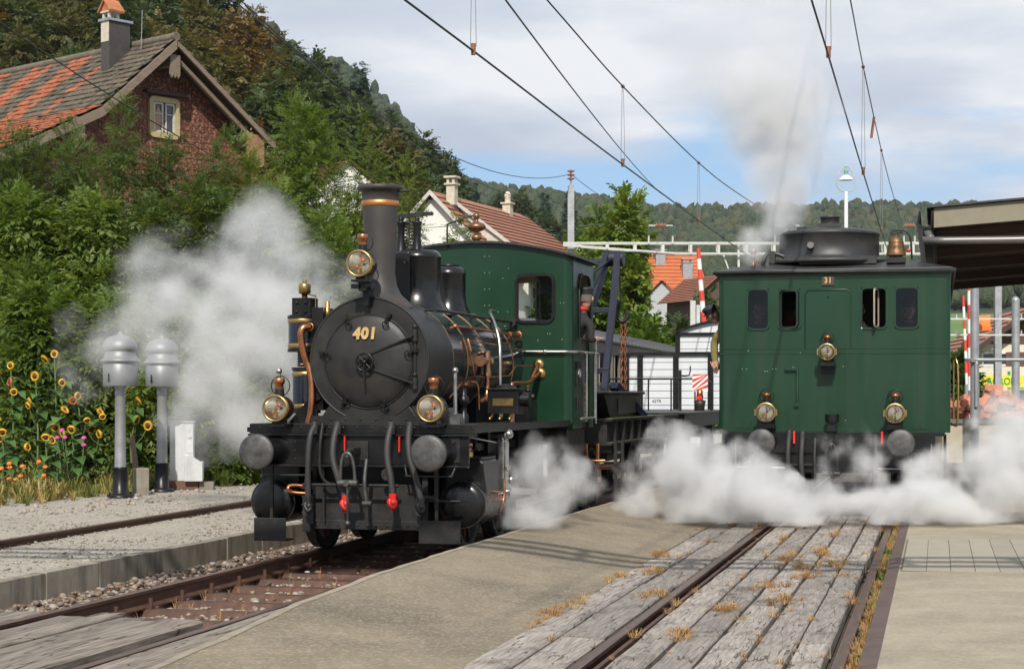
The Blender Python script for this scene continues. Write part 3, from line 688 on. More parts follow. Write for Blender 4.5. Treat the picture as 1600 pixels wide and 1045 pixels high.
# draw hook and screw coupling
m = MB(); m.box(-.035,.035,.28,.5,1.02,1.09); m.tube([(0,.30,1.05),(0,.22,1.05),(0,.17,1.0),(0,.19,.94),(0,.24,.93)], [.036,.036,.034,.03,.02]*1, 10, 0, 0)
m.box(-.11,.11,.485,.5,.96,1.15); hk = lo('draw_hook', m, DARKST, bevel=.004)
m = MB(); m.tube([(-.075,.20,.76),(-.065,.19,.92),(-.03,.18,1.03),(.03,.18,1.03),(.065,.19,.92),(.075,.20,.76)], .017, 10, 0, 4)
m.cyl((-.10,.20,.75),(.10,.20,.75),.036,n=12); m.cyl((0,.16,.75),(0,.14,.75),.032,n=6); m.cyl((0,.19,.72),(0,.2,.36),.014,n=8); m.sphere((0,.2,.36),.032,10)
m.tube([(.16,.3,.98),(.15,.26,.75),(.17,.27,.55)], .02, 8, 0, 4); m.cyl((.13,.27,.55),(.22,.27,.55),.03,n=10)
lo('screw_coupling', m, mat('coupling_steel', (.11,.108,.10), .42, .7, var=.3, vs=12))
m = MB(); m.cyl((-.55,.42,.72),(.45,.42,.72),.016,n=8); m.cyl((.33,.45,.83),(.33,.42,.83),.062,n=20); lo('coupling_bar', m, DARKST)
hose(LO, [(-.43,.42,1.29),(-.45,.37,1.2),(-.465,.35,1.0),(-.47,.36,.8),(-.475,.38,.57)], .029, end=DARKST)
hose(LO, [(-.19,.42,1.29),(-.2,.35,1.15),(-.19,.31,.98),(-.13,.29,.8),(-.055,.29,.60)], .033, end=RED)
hose(LO, [(.37,.42,1.29),(.36,.35,1.15),(.37,.31,.98),(.41,.29,.8),(.43,.29,.62)], .033, end=RED)
hose(LO, [(.56,.42,1.29),(.57,.35,1.15),(.60,.31,.98),(.67,.30,.78),(.71,.31,.58)], .031, end=DARKST)
hose(LO, [(-.36,.46,1.28),(-.37,.43,1.1),(-.37,.44,.85),(-.30,.47,.73),(-.15,.5,.73)], .018, 'steam_pipe', DARKST)
for x in (-.125,.44):
    m = MB(); m.box(x,x+.012,.44,.47,1.05,1.2); lo('tap_handle', m, RED)
m = MB(); m.tube([(-.58,.62,.62),(-.72,.60,.63),(-.78,.62,.66),(-.74,.64,.70),(-.5,.66,.68)], .022, 8, 0, 4); lo('copper_pipe', m, COPPER)
m = MB(); m.cyl((-.36,.5,.9),(-.36,.5,.4),.010,n=6); lo('lamp_wire', m, DARKST); m = MB(); m.box(-.52,-.47,.5,.53,.33,.62); m.box(-.58,-.5,.5,.55,.25,.6); lo('hose_bracket', m, DARKST)
m = MB(); m.cyl((.80,.5,.86),(.80,.5,.50),.013,n=8); m.cyl((.72,.5,.57),(1.05,.52,.57),.012,n=8); m.box(.60,.65,.5,.56,.42,.66); m.tube([(.62,.52,.6),(.78,.5,.6),(.82,.5,.56)], .028, 8, 0, 3); lo('brake_rigging', m, DARKST)
# footsteps
for x0, x1 in ((-1.06,-.72),(.66,1.08)):
    m = MB(); m.panel(x0,x1,.16,.385,.40,.412); st = lo('footstep', m, DARKST, bevel=.004)
    k = MB(); rivets(k, [(x0+.03,.40,.19),(x1-.03,.40,.19),(x0+.03,.40,.35),(x1-.03,.40,.35)], .009); k.box(x0+.12,x0+.17,.412,.5,.3,.33); k.box(x0+.14,x0+.17,.48,.51,.3,.9); k.box(x0,x1,.412,.6,.155,.17); lo('step_bracket', k, DARKST, st)
# cylinders
for e in (-1, 1):
    x = 1.0*e
    m = MB(); m.lathe([(.0,-.02),(.16,-.015),(.215,.0),(.225,.02),(.235,.03),(.235,.07),(.228,.08),(.228,.80),(.215,.82)], (x,.74,.525), (0,1,0), 40); cy_ = lo('cylinder', m, GLOSSB)
    k = MB(); k.torus((x,.765,.525), (0,1,0), .232, .008, 40, 6); lo('cylinder_cover_ring', k, DARKST, cy_); k = MB(); k.cyl((x,1.56,.525),(x,1.75,.525),.09,n=16); lo('gland', k, DARKST, cy_)
    k = MB(); k.prism([(x-.2*e,.5),(x+.22*e,.52),(x+.17*e,.93),(x+.13*e,.97),(x-.24*e,.97)], .92, 1.5); vc = lo('valve_chest', k, BLACK, cy_, bevel=.012)
    k = MB(); rivets(k, [(x+.06*e,1.0+.09*i,.972) for i in range(6)], .012, (0,0,1)); k.box(x-.2*e if e > 0 else x-.15, x+.15 if e > 0 else x-.2*e, .93,1.49,.965,.985); lo('chest_lid', k, DARKST, cy_)
    if e > 0:
        k = MB(); k.lathe([(.05,0),(.05,.05),(.035,.06),(.03,.1),(.045,.105),(.045,.14),(.02,.15)], (x-.02,1.05,.985), n=12); k.cyl((x+.02,1.05,1.05),(x+.09,1.05,1.06),.012,n=6); lo('oil_cup', k, BRASS, cy_)
        k = MB(); k.tube([(x+.16,.95,.66),(x+.215,1.1,.64),(x+.22,1.4,.62)], .009, 6, 0, 3); k.tube([(x+.2,1.45,.4),(x+.23,1.52,.55),(x+.22,1.55,.75)], .011, 6, 0, 3); lo('drain_pipe', k, COPPER, cy_)
    # slide bars, crosshead, link
    k = MB(); k.box(x-.04,x+.04,1.62,2.55,.60,.64); k.box(x-.04,x+.04,1.62,2.55,.42,.46); k.box(x-.06,x+.06,2.0,2.2,.43,.63); k.cyl((x,1.6,.53),(x,2.1,.53),.025,n=10); lo('slide_bars', k, STEEL)
    k = MB(); xo = x+.16*e; k.box(xo-.045,xo+.045,1.70,1.83,.55,1.13); k.box(xo-.03,xo+.03,1.64,1.68,.6,1.16); k.cyl((xo-.12,1.76,1.18),(xo+.04,1.76,1.18),.06,n=16); k.sphere((xo+.06,1.76,1.2),.05,10)
    k.cyl((xo,1.72,1.1),(xo-.32*e,1.2,1.2),.012,n=6); k.box(xo-.06,xo+.06,1.7,1.86,.82,.87); k.cyl((xo-.07,1.76,.60),(xo+.08,1.76,.60),.04,n=12); k.bar((xo,1.8,.62),(xo,2.3,.74),.03,.05); k.sphere((xo+.05,1.9,.72),.05,10)
    lo('valve_gear', k, STEEL, bevel=.004)
    k = MB(); k.bar((xo,1.76,.62),(xo,3.2,.52),.035,.07); k.bar((xo+.02*e,2.15,.45),(xo+.02*e,4.6,.45),.04,.09); lo('coupling_rod', k, STEEL)
    for y in (1.62, 2.95, 4.35): wheel(LO, .77*e, y, .47, mat('wheel_red_brown', (0.06, 0.012, 0.012), 0.5), 11, e)
# running boards
for e in (-1, 1):
    m = MB(); m.box(min(.62*e,1.2*e), max(.62*e,1.2*e), 1.4,4.95,1.283,1.305); m.box(min(1.17*e,1.2*e), max(1.17*e,1.2*e), .56,4.95,1.235,1.283); lo('running_board', m, BLACK, bevel=.003)
# smokebox
m = MB()
P = []
for k in range(41):
    a = math.radians(-48+(276)*k/40); P.append((BR*math.cos(a), BZ+BR*math.sin(a)))
P = P + [(-.465,1.44),(-.49,1.40),(-.60,1.322),(.60,1.322),(.49,1.40),(.465,1.44)]
m.prism(P, .845, .88); sp_ = lo('smokebox_front', m, SOOT, bevel=.006)
m = MB(); m.cyl((0,.88,BZ),(0,1.75,BZ),BR-.005,n=56); m.prism([(-.44,1.5),(-.56,1.322),(.56,1.322),(.44,1.5)], .88, 1.7); lo('smokebox', m, SOOT)
m = MB(); m.torus((0,.85,BZ), (0,1,0), BR-.008, .014, 60, 6, 0, math.radians(-52)+0, math.radians(-52)+0+2*PI*.999); m.box(-.62,.62,.825,.845,1.322,1.40); lo('smokebox_rim', m, SOOT, sp_)
m = MB(); rivets(m, [(-.56+.16*i,.825,1.362) for i in range(8)], .015)
lo('smokebox_rivets', m, SOOT, sp_, kind='stuff')
m = MB(); DR = .47
m.lathe([(0,-.075),(.1,-.073),(.2,-.066),(.3,-.053),(.40,-.034),(.455,-.016),(DR,-.004),(DR,.01)], (0,.84,BZ-.02), (0,1,0), 56); dr = lo('smokebox_door', m, SOOT)
m = MB(); m.torus((0,.838,BZ-.02), (0,1,0), DR+.006, .008, 60, 6); lo('door_seal_ring', m, DARKST, dr)
# hinge straps, clamps, wheel
m = MB(); c0 = Vector((0,.765,BZ-.02))
for dz, zz in ((.28,.24),(-.28,-.24)):
    m.bar((0.03,.768,BZ-.02+(.07 if dz > 0 else -.07)), (.485,.80,BZ+zz*1.0), .045 if dz > 0 else .06, .014)
    m.cyl((.49,.82,BZ+zz-.06),(.49,.82,BZ+zz+.06),.028,n=10); m.sphere((.49,.82,BZ+zz+.085),.026,8)
m.cyl((.49,.83,BZ-.30),(.49,.83,BZ+.33),.012,n=8); lo('door_hinge', m, DARKST, dr)
m = MB(); m.torus((0,.70,BZ-.03), (0,1,0), .088, .012, 28, 8); m.cyl((0,.70,BZ-.03),(0,.77,BZ-.03),.026,n=12); m.sphere((0,.70,BZ-.03),.028,10)
for k in range(4):
    a = PI/4+k*PI/2; m.cyl((0,.70,BZ-.03),(.088*math.cos(a),.70,BZ-.03+.088*math.sin(a)),.011,n=6)
m.cyl((0,.69,BZ-.04),(0.005,.68,BZ-.25),.009,n=6); lo('door_wheel', m, BLACK, dr)
for a in (118, 64, 170, 238, 292, 12):
    ca, sa = math.cos(math.radians(a)), math.sin(math.radians(a)); x, z = (DR+.01)*ca, BZ-.02+(DR+.01)*sa
    m = MB(); m.obox((x,.82,z), (.10,.05,.035), Matrix.Rotation(-math.radians(a), 3, 'Y')); m.cyl((x,.83,z),(x,.76,z),.014,n=8); m.torus((x-.05*ca+.01,.77,z-.05*sa-.02), (0,1,.2), .033, .006, 14, 5); lo('door_clamp', m, BLACK, dr)
text_mesh('number', '401', .155, .012, GOLD, dr, (-.02,.765,BZ+.255), shear=.12, xs=.95, bold=.008, space=1.15)
# top lamp and brackets, side lamps
m = MB(); m.box(-.06,.06,.72,.86,2.66,2.69); m.box(-.03,.03,.74,.9,2.5,2.68); lo('lamp_bracket', m, BLACK)
lamp(LO, .0, .52, 2.91, .125, low=False)
lamp(LO, -.80, .30, 1.475, .125); lamp(LO, .80, .30, 1.475, .125)
for x in (-.8,.8):
    m = MB(); m.box(x-.1,x+.1,.36,.56,1.30,1.326); lo('lamp_stand', m, BLACK)
# boiler
m = MB(); m.cyl((0,1.74,BZ),(0,4.85,BZ),BR-.012,n=64); bo = lo('boiler', m, BOILER)
for y in (1.78, 2.35, 3.05, 3.8, 4.35):
    m = MB(); m.lathe([(BR-.012,-.012),(BR-.006,-.012),(BR-.006,.012),(BR-.012,.012)], (0,y,BZ), (0,1,0), 64, caps=False); lo('boiler_band', m, mat('band_brass', (0.17,0.11,0.055), .45, .6), bo)
# firebox / ash pan under
m = MB(); m.box(-.48,.48,3.2,4.85,.7,1.6); lo('firebox', m, BLACK)
m = MB(); m.prism([(2.3,.75),(2.5,.22),(6.1,.22),(6.2,.75)], -.5, .5, 'yz'); lo('ash_pan', m, INSIDE)
for e in (-1,1):
    for y in (1.62,2.95,4.35): m = MB(); m.box(min(.56*e,.66*e),max(.56*e,.66*e),y-.45,y+.45,1.0,1.08); m.box(min(.56*e,.70*e),max(.56*e,.70*e),y-.08,y+.08,.4,1.2); lo('spring', m, BLACK)
m = MB(); m.box(.9,1.16,4.9,5.9,.55,1.2); lo('side_tank', m, BLACK, bevel=.02)
# chimney
CY = 1.20
m = MB(); m.lathe([(.34,2.50),(.29,2.57),(.22,2.63),(.175,2.72),(.152,2.86),(.158,3.0),(.170,3.3),(.186,3.6),(.192,3.695),(.222,3.70),(.235,3.715),(.235,3.74),(.225,3.752),(.18,3.752),(.16,3.6),(.14,3.0)], (0,CY,0), n=44, caps=False)
ch = lo('chimney', m, CHIM)
m = MB(); m.lathe([(.1835,3.535),(.1895,3.538),(.1935,3.592),(.1875,3.595)], (0,CY,0), n=44, caps=False); lo('copper_band', m, mat('band_copper', (0.50,0.22,0.08), .42, .75, var=.3, vs=6), ch)
m = MB(); m.box(.18,.31,CY-.03,CY+.1,3.69,3.705); lo('spark_flap', m, CHIM, ch)
# domes and safety valves
def dome(y, r, z, name):
    m = MB(); m.lathe([(r*1.5,2.48),(r*1.28,2.56),(r*1.08,2.64),(r,2.74),(r,z-.10),(r*1.015,z-.095),(r*1.015,z-.08),(r*.96,z-.045),(r*.8,z-.01),(r*.4,z),(0.001,z)], (0,y,0), n=44); return lo(name, m, GLOSSB)
d1 = dome(2.51, .255, 3.2, 'steam_dome'); d2 = dome(3.72, .20, 3.10, 'sand_dome')
m = MB(); m.lathe([(.12,3.099),(.125,3.12),(.05,3.128),(.001,3.13)], (0,3.72,0), n=24); lo('dome_lid', m, BLACK, d2)
m = MB(); m.lathe([(.05,0),(.05,.03),(.012,.05),(.012,.16)], (-.06,2.26,3.03), (.2,-1,.05), 8); lo('sand_handle', m, mat('wood_grip', (.16,.06,.03), .5), d1)
m = MB(); m.prism([(-.24,2.62),(.0,2.62),(.0,3.16),(-.2,3.16)], 2.2, 2.4); lo('dome_casing', m, BLACK, d1, bevel=.02)
for x in (-.165, .02):
    m = MB(); m.lathe([(.07,3.16),(.055,3.22),(.042,3.3),(.04,3.45),(.055,3.485),(.058,3.5),(.03,3.505),(.02,3.55)], (x,2.42,0), n=18); lo('safety_valve', m, BLACK, d1)
m = MB(); m.prism([(-.24,3.535),(.2,3.565),(.2,3.60),(.12,3.605),(-.24,3.575)], 2.40, 2.44); m.cyl((-.07,2.42,3.3),(-.07,2.42,3.72),.01,n=6); lo('valve_lever', m, DARKST, d1)
m = MB(); m.tube([(-.07+.045*math.cos(a*.9),2.42+.045*math.sin(a*.9),3.17+a*.0052) for a in range(66)], .007, 5); lo('valve_spring', m, DARKST, d1)
# --- cab
CBY = 4.85; CW = 1.22
arch = lambda x: 3.275+.175*(1-(x/CW)**2)
WIN = [(.54,.99,2.50,3.06), (-.99,-.54,2.50,3.06)]
m = MB(); m.panel(-CW+.1, CW-.1, 1.27, arch, CBY, CBY+.02, WIN, 26); cf = lo('cab_front', m, GREEN)
for e in (-1, 1):      # rounded corner sheets
    m = MB(); P = [(e*(CW-.1+.1*math.sin(a)), CBY+.1-.1*math.cos(a)) for a in LS(0,PI/2,9)]
    n = len(P); m.add([(*p,1.27) for p in P]+[(*p,3.29) for p in P], [(i,i+1,n+i+1,n+i) for i in range(n-1)], 0, True); lo('cab_corner', m, GREEN)
for e in (-1, 1):
    m = MB(); x0, x1 = (CW-.02, CW) if e > 0 else (-CW, -CW+.02)
    m.panel(CBY+.1, 6.15, 1.20, 3.29, x0, x1, [(5.23,5.90,2.32 if e > 0 else 2.3,3.10),(5.45,5.90,1.20,2.30)], 1, 0, 'yz'); lo('cab_side', m, GREEN)
m = MB(); m.panel(-CW+.02, CW-.02, 1.2, arch, 6.13, 6.15, [(-.95,-.30,2.3,3.05),(.08,.78,2.3,3.05)], 20); lo('cab_rear', m, CREAM)
m = MB(); m.panel(-CW+.12, CW-.12, 1.3, 2.3, CBY+.024, CBY+.03, (), 8); m.box(-CW+.05,CW-.05,CBY+.05,6.1,1.2,1.27); m.cyl((0,CBY+.03,BZ-.1),(0,CBY+.3,BZ-.1),.55,n=30); lo('cab_inside', m, INSIDE)
# seam band and lower edge
m = MB(); m.box(-CW-.004+.1, CW-.1, CBY-.012, CBY, 2.125, 2.15); m.box(-CW+.1,CW-.1,CBY-.008,CBY,1.27,1.31); lo('cab_band', m, GREEN)
for e, (a,b,c,d) in zip((1,-1), WIN):
    m = MB(); m.ring_rect(a+.01,b-.01,c+.01,d-.01,CBY-.025,CBY+.04,.035,.07); wf = lo('window_frame', m, BLACK)
    m = MB(); xx = sorted((e*.765, e*.99)); m.ring_rect(xx[0]+.01,xx[1]-.02,2.52,3.04,CBY+.025,CBY+.045,.018,.03); s_ = lo('window_sash', m, BLACK, wf)
    k = MB(); k.rpanel(xx[0]+.01,xx[1]-.02,2.52,3.04,CBY+.035,.03); lo('pane', k, glassmat('dark_glass', (.12,.13,.13), .4), wf)
# doorway edge and hand rails
m = MB(); m.tube([(CW+.012,5.23,2.3),(CW+.012,5.23,2.95),(CW+.012,5.30,3.06),(CW+.012,5.4,3.1),(CW+.012,5.75,3.1),(CW+.012,5.85,3.06),(CW+.012,5.90,2.95),(CW+.012,5.90,2.3)], .014, 6); lo('doorway_trim', m, BLACK)
m = MB(); m.tube([(.62,CBY-.05,2.135),(1.14,CBY-.05,2.13),(1.26,CBY+.02,2.13),(1.275,CBY+.14,2.13),(1.275,5.35,2.13)], .017, 8); m.sphere((.9,CBY-.05,2.133),.028,8); m.cyl((.9,CBY,2.133),(.9,CBY-.05,2.133),.012,n=6)
for y in (5.42, 5.92): m.cyl((1.285,y,1.3),(1.285,y,2.14),.016,n=8)
m.tube([(1.285,5.35,2.13),(1.285,6.1,2.13)], .016, 8); m.tube([(1.285,5.1,1.32),(1.285,6.0,1.32)], .015, 8); m.cyl((1.3,5.92,1.25),(1.3,5.92,2.3),.014,n=6); lo('cab_handrail', m, STEEL)
# name and works plates on the lower side
for z0, z1, y0, y1 in ((1.72,2.02,5.1,5.36),(1.42,1.58,5.12,5.36)):
    m = MB(); m.panel(y0,y1,z0,z1,CW+.004,CW+.016,(),1,0,'yz'); pl = lo('plate', m, DARKST)
text_mesh('plate_text', '401', .15, .006, mat('plate_letter', (.3,.29,.27), .5, .5), LO, (CW+.018,5.23,1.87), (PI/2,0,PI/2), xs=.8)
for i in range(6):
    m = MB(); m.box(CW+.002,CW+.012,5.62,5.72,1.34+.075*i,1.385+.075*i); lo('small_brass_plate', m, mat('orange_plate', (.42,.2,.03), .5, .3))
m = MB(); m.panel(5.45,5.90,1.2,2.3,CW-.06,CW-.05,(),1,0,'yz'); lo('cab_door', m, mat('door_grey', (.07,.08,.075), .5))
# roof
m = MB(); prof = [(x, arch(x)+.012) for x in LS(-CW-.09, CW+.09, 25)]
m.prism(prof+[(x, z+.028) for x, z in reversed(prof)], CBY-.07, 6.35); lo('cab_roof', m, ROOFBLACK)
m = MB()
rivets(m, [(x, CBY-.07, arch(x)+.03) for x in LS(-1.2,1.2,42)], .009); lo('roof_rivets', m, ROOFBLACK, kind='stuff')
m = MB(); rv = []
for z in (1.5,1.7,1.9,2.3,2.5,2.7,2.9,3.1,3.3): rv += [(.13,CBY,z),(.19,CBY,z)]
rv += [(-.38,CBY,3.2),(.43,CBY,3.15),(.36,CBY,3.03),(.52,CBY,3.02),(.30,CBY,2.62),(.42,CBY,2.62),(.36,CBY,2.45),(.39,CBY,2.45),(.92,CBY,2.35),(.95,CBY,2.35),(1.1,CBY,2.28),(1.08,CBY,2.72),(1.12,CBY,2.72),(.8,CBY,2.27)]
rivets(m, rv, .008); lo('cab_rivets', m, mat('rivet_pale', (.22,.25,.2), .5), kind='stuff')
# whistle on the roof
m = MB(); z = 3.46
m.lathe([(.03,0),(.03,.04),(.06,.06),(.065,.09),(.05,.115),(.025,.125),(.025,.15),(.09,.175),(.115,.205),(.115,.225),(.09,.255),(.03,.275),(.02,.3),(.035,.32),(.045,.35),(.03,.38),(.001,.39)], (0,CBY+.1,z), n=22); wh = lo('whistle', m, mat('whistle_copper', (.27,.14,.075), .4, .9))
m = MB(); m.tube([(0,CBY+.1,z+.36),(-.12,CBY+.05,z+.33),(-.34,CBY-.02,z+.24),(-.34,CBY-.02,z-.05)], .012, 6); lo('whistle_rod', m, DARKST, wh)
# --- boiler fittings on our side
def bp(ang, y, off=0): a = math.radians(ang); return Vector(((BR+off)*math.cos(a), y, BZ+(BR+off)*math.sin(a)))
m = MB(); pts = [bp(46, y, .10) for y in (1.5, 2.6, 3.7, 4.75)]; m.tube(pts, .016, 8)
for y in (1.6, 2.5, 3.4, 4.3): m.cyl(bp(46,y,.10), bp(58,y+.05,-.01), .011, n=6); m.sphere(bp(46,y,.10), .024, 8)
m.cyl(bp(46,4.7,.10), bp(46,4.78,.10), .055, n=14); lo('boiler_handrail', m, DARKST)
m = MB(); m.tube([bp(32,1.85,.02),bp(33,2.0,.05),bp(33,2.4,.06),bp(32,4.5,.06)], .014, 8); m.sphere(bp(33,2.0,.05), .03, 8); m.cyl(bp(32,4.3,.06), bp(32,4.7,.06), .03, n=10); m.torus(bp(32,4.72,.06), (0,1,0), .04, .012, 16, 6); lo('injector_rod', m, COPPER)
m = MB(); m.tube([(.30,4.7,2.62),(.45,3.9,2.58),(.60,3.55,2.42),(.68,3.45,2.2),(.70,3.4,1.9),(.70,3.4,1.35)], .02, 8, 0, 6); lo('grab_pipe', m, STEEL)
# clack valve
cx_, cy0, cz = BR+.02, 2.95, 1.98
m = MB(); m.cyl((cx_-.05,cy0,cz+.1),(cx_+.05,cy0,cz+.1),.02,n=8); m.cyl((cx_+.02,cy0,cz-.10),(cx_+.02,cy0,cz+.11),.038,n=14); m.cyl((cx_+.02,cy0-.28,cz),(cx_+.02,cy0+.14,cz),.028,n=12); m.sphere((cx_+.02,cy0-.15,cz),.042,12); m.lathe([(.06,0),(.06,.02),(.03,.03)], (cx_+.02,cy0-.30,cz), (0,1,0), 20); m.sphere((cx_+.02,cy0+.14,cz),.045,10); m.cyl((cx_+.02,cy0,cz-.16),(cx_+.02,cy0,cz-.1),.05,n=6)
lo('clack_valve', m, mat('valve_brass', (.38,.20,.12), .38, 1.0, var=.3, vs=20))
m = MB(); m.tube([(cx_+.02,cy0,cz-.16),(cx_+.02,cy0,cz-.30),(cx_+.02,cy0-.05,cz-.40),(cx_+.02,cy0-.2,cz-.43)], .026, 10, 0, 5); m.tube([(BR+.05,2.7,cz-.43),(BR+.06,3.6,cz-.45),(BR+.07,4.2,cz-.42),(BR+.11,4.4,cz-.35),(BR+.18,4.78,cz-.02),(BR+.18,4.85,cz+.0)], .022, 8, 0, 5)
m.tube([(BR+.17,3.55,1.36),(BR+.17,3.55,1.68),(BR+.17,3.62,1.74),(BR+.17,4.3,1.75),(BR+.18,4.55,1.80),(BR+.2,4.78,1.87),(BR+.2,4.85,1.87)], .024, 8, 0, 5)
m.tube([bp(10,2.35,.03),bp(18,2.35,.03),bp(22,2.36,.03)], .009, 6); m.tube([bp(22,2.35,.02),bp(-4,2.4,.03),bp(-14,2.6,.03),(BR+.05,3.9,1.83)], .009, 6, 0, 3); m.tube([(BR+.05,3.9,1.83),(BR+.08,4.1,1.95),(BR+.12,4.8,1.96)], .009, 6); m.tube([(BR,2.42,1.75),(BR+.06,2.48,1.72),(BR+.07,2.5,1.45)], .009, 6, 0, 3); m.tube([bp(-22,2.05,.03),bp(-30,1.95,.03),bp(-36,1.9,.03)], .010, 6)
m.tube([bp(20,2.36,.03),bp(19,3.2,.04),bp(15,4.8,.05)], .008, 6); lo('copper_piping', m, COPPER)
for z, xx in ((cz+.0,BR+.18),(1.87,BR+.20)):
    m = MB(); m.lathe([(.035,-.03),(.066,-.02),(.07,0)], (xx,4.845,z), (0,1,0), 20); lo('pipe_flange', m, BRASS)
# lubricator box with brass plate
m = MB(); m.box(.78,1.12,2.55,2.85,1.40,1.66); m.box(.76,1.14,2.53,2.87,1.66,1.68); m.lathe([(.12,0),(.10,.03),(.02,.05)], (.95,2.7,1.68), n=16); m.cyl((1.12,2.7,1.56),(1.22,2.7,1.56),.08,n=18); lu = lo('lubricator', m, BLACK, bevel=.006)
m = MB(); m.box(.84,1.07,2.538,2.549,1.49,1.57); lo('brass_plate', m, BRASS, lu)
m = MB()
for x in (.84,.95,1.06): m.cyl((x,2.5,1.37),(x,2.42,1.35),.018,n=8); m.sphere((x,2.42,1.35),.02,8); m.cyl((x,2.55,1.4),(x,2.5,1.37),.012,n=6)
lo('oil_outlets', m, BRASS, lu)
# marker posts with ball tops on the front platform
for x in (-.93, .93):
    m = MB(); m.cyl((x,.75,1.32),(x,.75,1.83),.019,n=10); m.sphere((x,.75,1.85),.033,10); m.box(x-.06,x+.06,.70,.80,1.32,1.42); lo('marker_post', m, STEEL)
m = MB(); m.lathe([(.05,1.31),(.05,1.4),(.03,1.42),(.03,1.5),(.055,1.52),(.055,1.58),(.03,1.6),(.03,1.68)], (.78,1.6,0), n=12); lo('oil_pot', m, BLACK)
m = MB(); m.lathe([(.05,1.55),(.05,1.58),(.03,1.60),(.03,1.64),(.05,1.66),(.02,1.70)], (.86,4.1,0), n=12); m.box(.66,.9,3.9,4.4,1.31,1.55); m.cyl((.9,4.0,1.53),(1.0,3.75,1.6),.02,n=8); lo('injector', m, BLACK, bevel=.004)
for P_, y_ in (([(.62,1.31),(.9,1.31),(.78,1.48)],.95),([(-.55,1.31),(-.9,1.31),(-.62,1.62)],.9),([(.52,1.31),(.72,1.31),(.54,1.52)],.9)): m = MB(); m.prism(P_, y_, y_+(.3 if y_ > .92 else .03)); lo('stay_bracket', m, BLACK)
m = MB(); m.cyl((BR+.17,3.55,1.30),(BR+.17,3.55,1.46),.038,n=8); m.box(BR+.08,BR+.3,3.52,3.56,1.47,1.49); lo('pipe_union', m, mat('union_metal', (.3,.2,.14), .4, .9))
# --- air pump at the far side of the smokebox
PX, PY = -.78, 1.05
m = MB(); m.lathe([(.10,2.42),(.10,2.58),(.085,2.6)], (PX+.02,PY,0), n=20); m.box(PX-.08,PX+.12,PY-.12,PY+.1,2.42,2.60); m.lathe([(.165,2.39),(.165,2.42)], (PX,PY,0), n=24); m.lathe([(.165,2.05),(.165,2.08)], (PX,PY,0), n=24); m.cyl((PX+.03,PY,1.9),(PX+.03,PY,2.05),.09,n=16)
m.lathe([(.15,1.86),(.15,1.89)], (PX+.03,PY,0), n=24); m.lathe([(.15,1.42),(.15,1.46)], (PX+.03,PY,0), n=24); m.box(PX+.1,PX+.25,PY-.1,PY+.2,1.45,2.5); m.cyl((PX+.2,PY,1.6),(PX+.2,PY-.15,1.6),.05,n=8)
pu = lo('air_pump', m, BLACK)
m = MB(); rivets(m, [(PX+.13*math.cos(a),PY+.13*math.sin(a),2.42) for a in LS(0,5.5,7)], .016, (0,0,1)); rivets(m, [(PX+x,PY-.12,z) for x in (-.03,.07) for z in (2.46,2.55)], .022); lo('pump_bolts', m, BLACK, pu, kind='stuff')
PUMPB = mat('pump_blue_black', (0.008,0.009,0.018), .2, coat=.4)
m = MB(); m.lathe([(.155,2.08),(.155,2.39)], (PX,PY,0), n=28); lo('pump_cylinder', m, PUMPB, pu); m = MB(); m.lathe([(.14,1.46),(.14,1.86)], (PX+.03,PY,0), n=28); lo('pump_cylinder', m, PUMPB, pu)
for x, r, z in ((PX,.158,2.345),(PX,.158,2.09),(PX+.03,.143,1.80),(PX+.03,.143,1.47)):
    m = MB(); m.lathe([(r,z),(r+.003,z+.004),(r+.003,z+.04),(r,z+.044)], (x,PY,0), n=28, caps=False); lo('pump_band', m, BRASS, pu)
m = MB(); m.lathe([(.03,2.6),(.03,2.64),(.062,2.65),(.062,2.74),(.055,2.75),(.025,2.755),(.025,2.79),(.001,2.80)], (PX+.02,PY-.02,0), n=16); m.cyl((PX+.02,PY-.02,2.66),(PX+.14,PY-.02,2.62),.01,n=6); m.cyl((PX+.15,PY-.05,2.3),(PX+.15,PY-.05,2.63),.008,n=6)
for k in range(1): m.lathe([(.03,2.22),(.045,2.26),(.03,2.3),(.025,2.4),(.04,2.42),(.04,2.47),(.022,2.5),(.022,2.56),(.01,2.57)], (PX+.27,PY-.02,0), n=12)
lo('pump_oiler', m, BRASS, pu)
m = MB(); m.tube([(PX+.13,PY-.17,2.30),(PX+.08,PY-.22,2.29),(PX+.06,PY-.23,2.2),(PX+.09,PY-.2,2.0),(PX+.14,PY-.18,1.85),(PX+.16,PY-.18,1.65),(PX+.15,PY-.18,1.45),(PX+.12,PY-.18,1.32)], .035, 10, 0, 6); m.torus((PX+.13,PY-.16,2.30), (0,1,0), .036, .012, 14, 6); m.tube([(PX+.2,PY-.1,2.2),(PX+.22,PY-.1,1.98),(PX+.16,PY-.13,1.93),(PX+.02,PY-.15,1.92)], .010, 6, 0, 3); lo('pump_pipe', m, COPPER, pu)
# ================================================================== RAILCAR 31
RC = thing('steam_railcar', 'green steam railcar numbered 31 with black drum on its roof and a bronze bell', 'railcar', tuple(P_R), -TH_R)
def rc(name, mb, m, parent=None, bevel=0, kind=None): return mb.build(name, m, parent or RC, bevel=bevel, kind=kind)
FY = .58; HW = 1.49; RL = 9.5
WN = [(-1.11,-.83,2.47,3.0),(-.71,-.42,2.47,3.0),(.36,.69,2.47,3.0),(.79,1.09,2.47,3.0)]
m = MB(); m.panel(-HW+.07, HW-.07, 1.125, 3.2, FY, FY+.02, WN, 12); rc('front_wall', m, GREEN2)
m = MB()
for e in (-1,1):
    P = [(e*(HW-.07+.07*math.sin(a)), FY+.07-.07*math.cos(a)) for a in LS(0,PI/2,7)]
    n = len(P); m.add([(*p,1.125) for p in P]+[(*p,3.2) for p in P], [(i,i+1,n+i+1,n+i) for i in range(n-1)], 0, True)
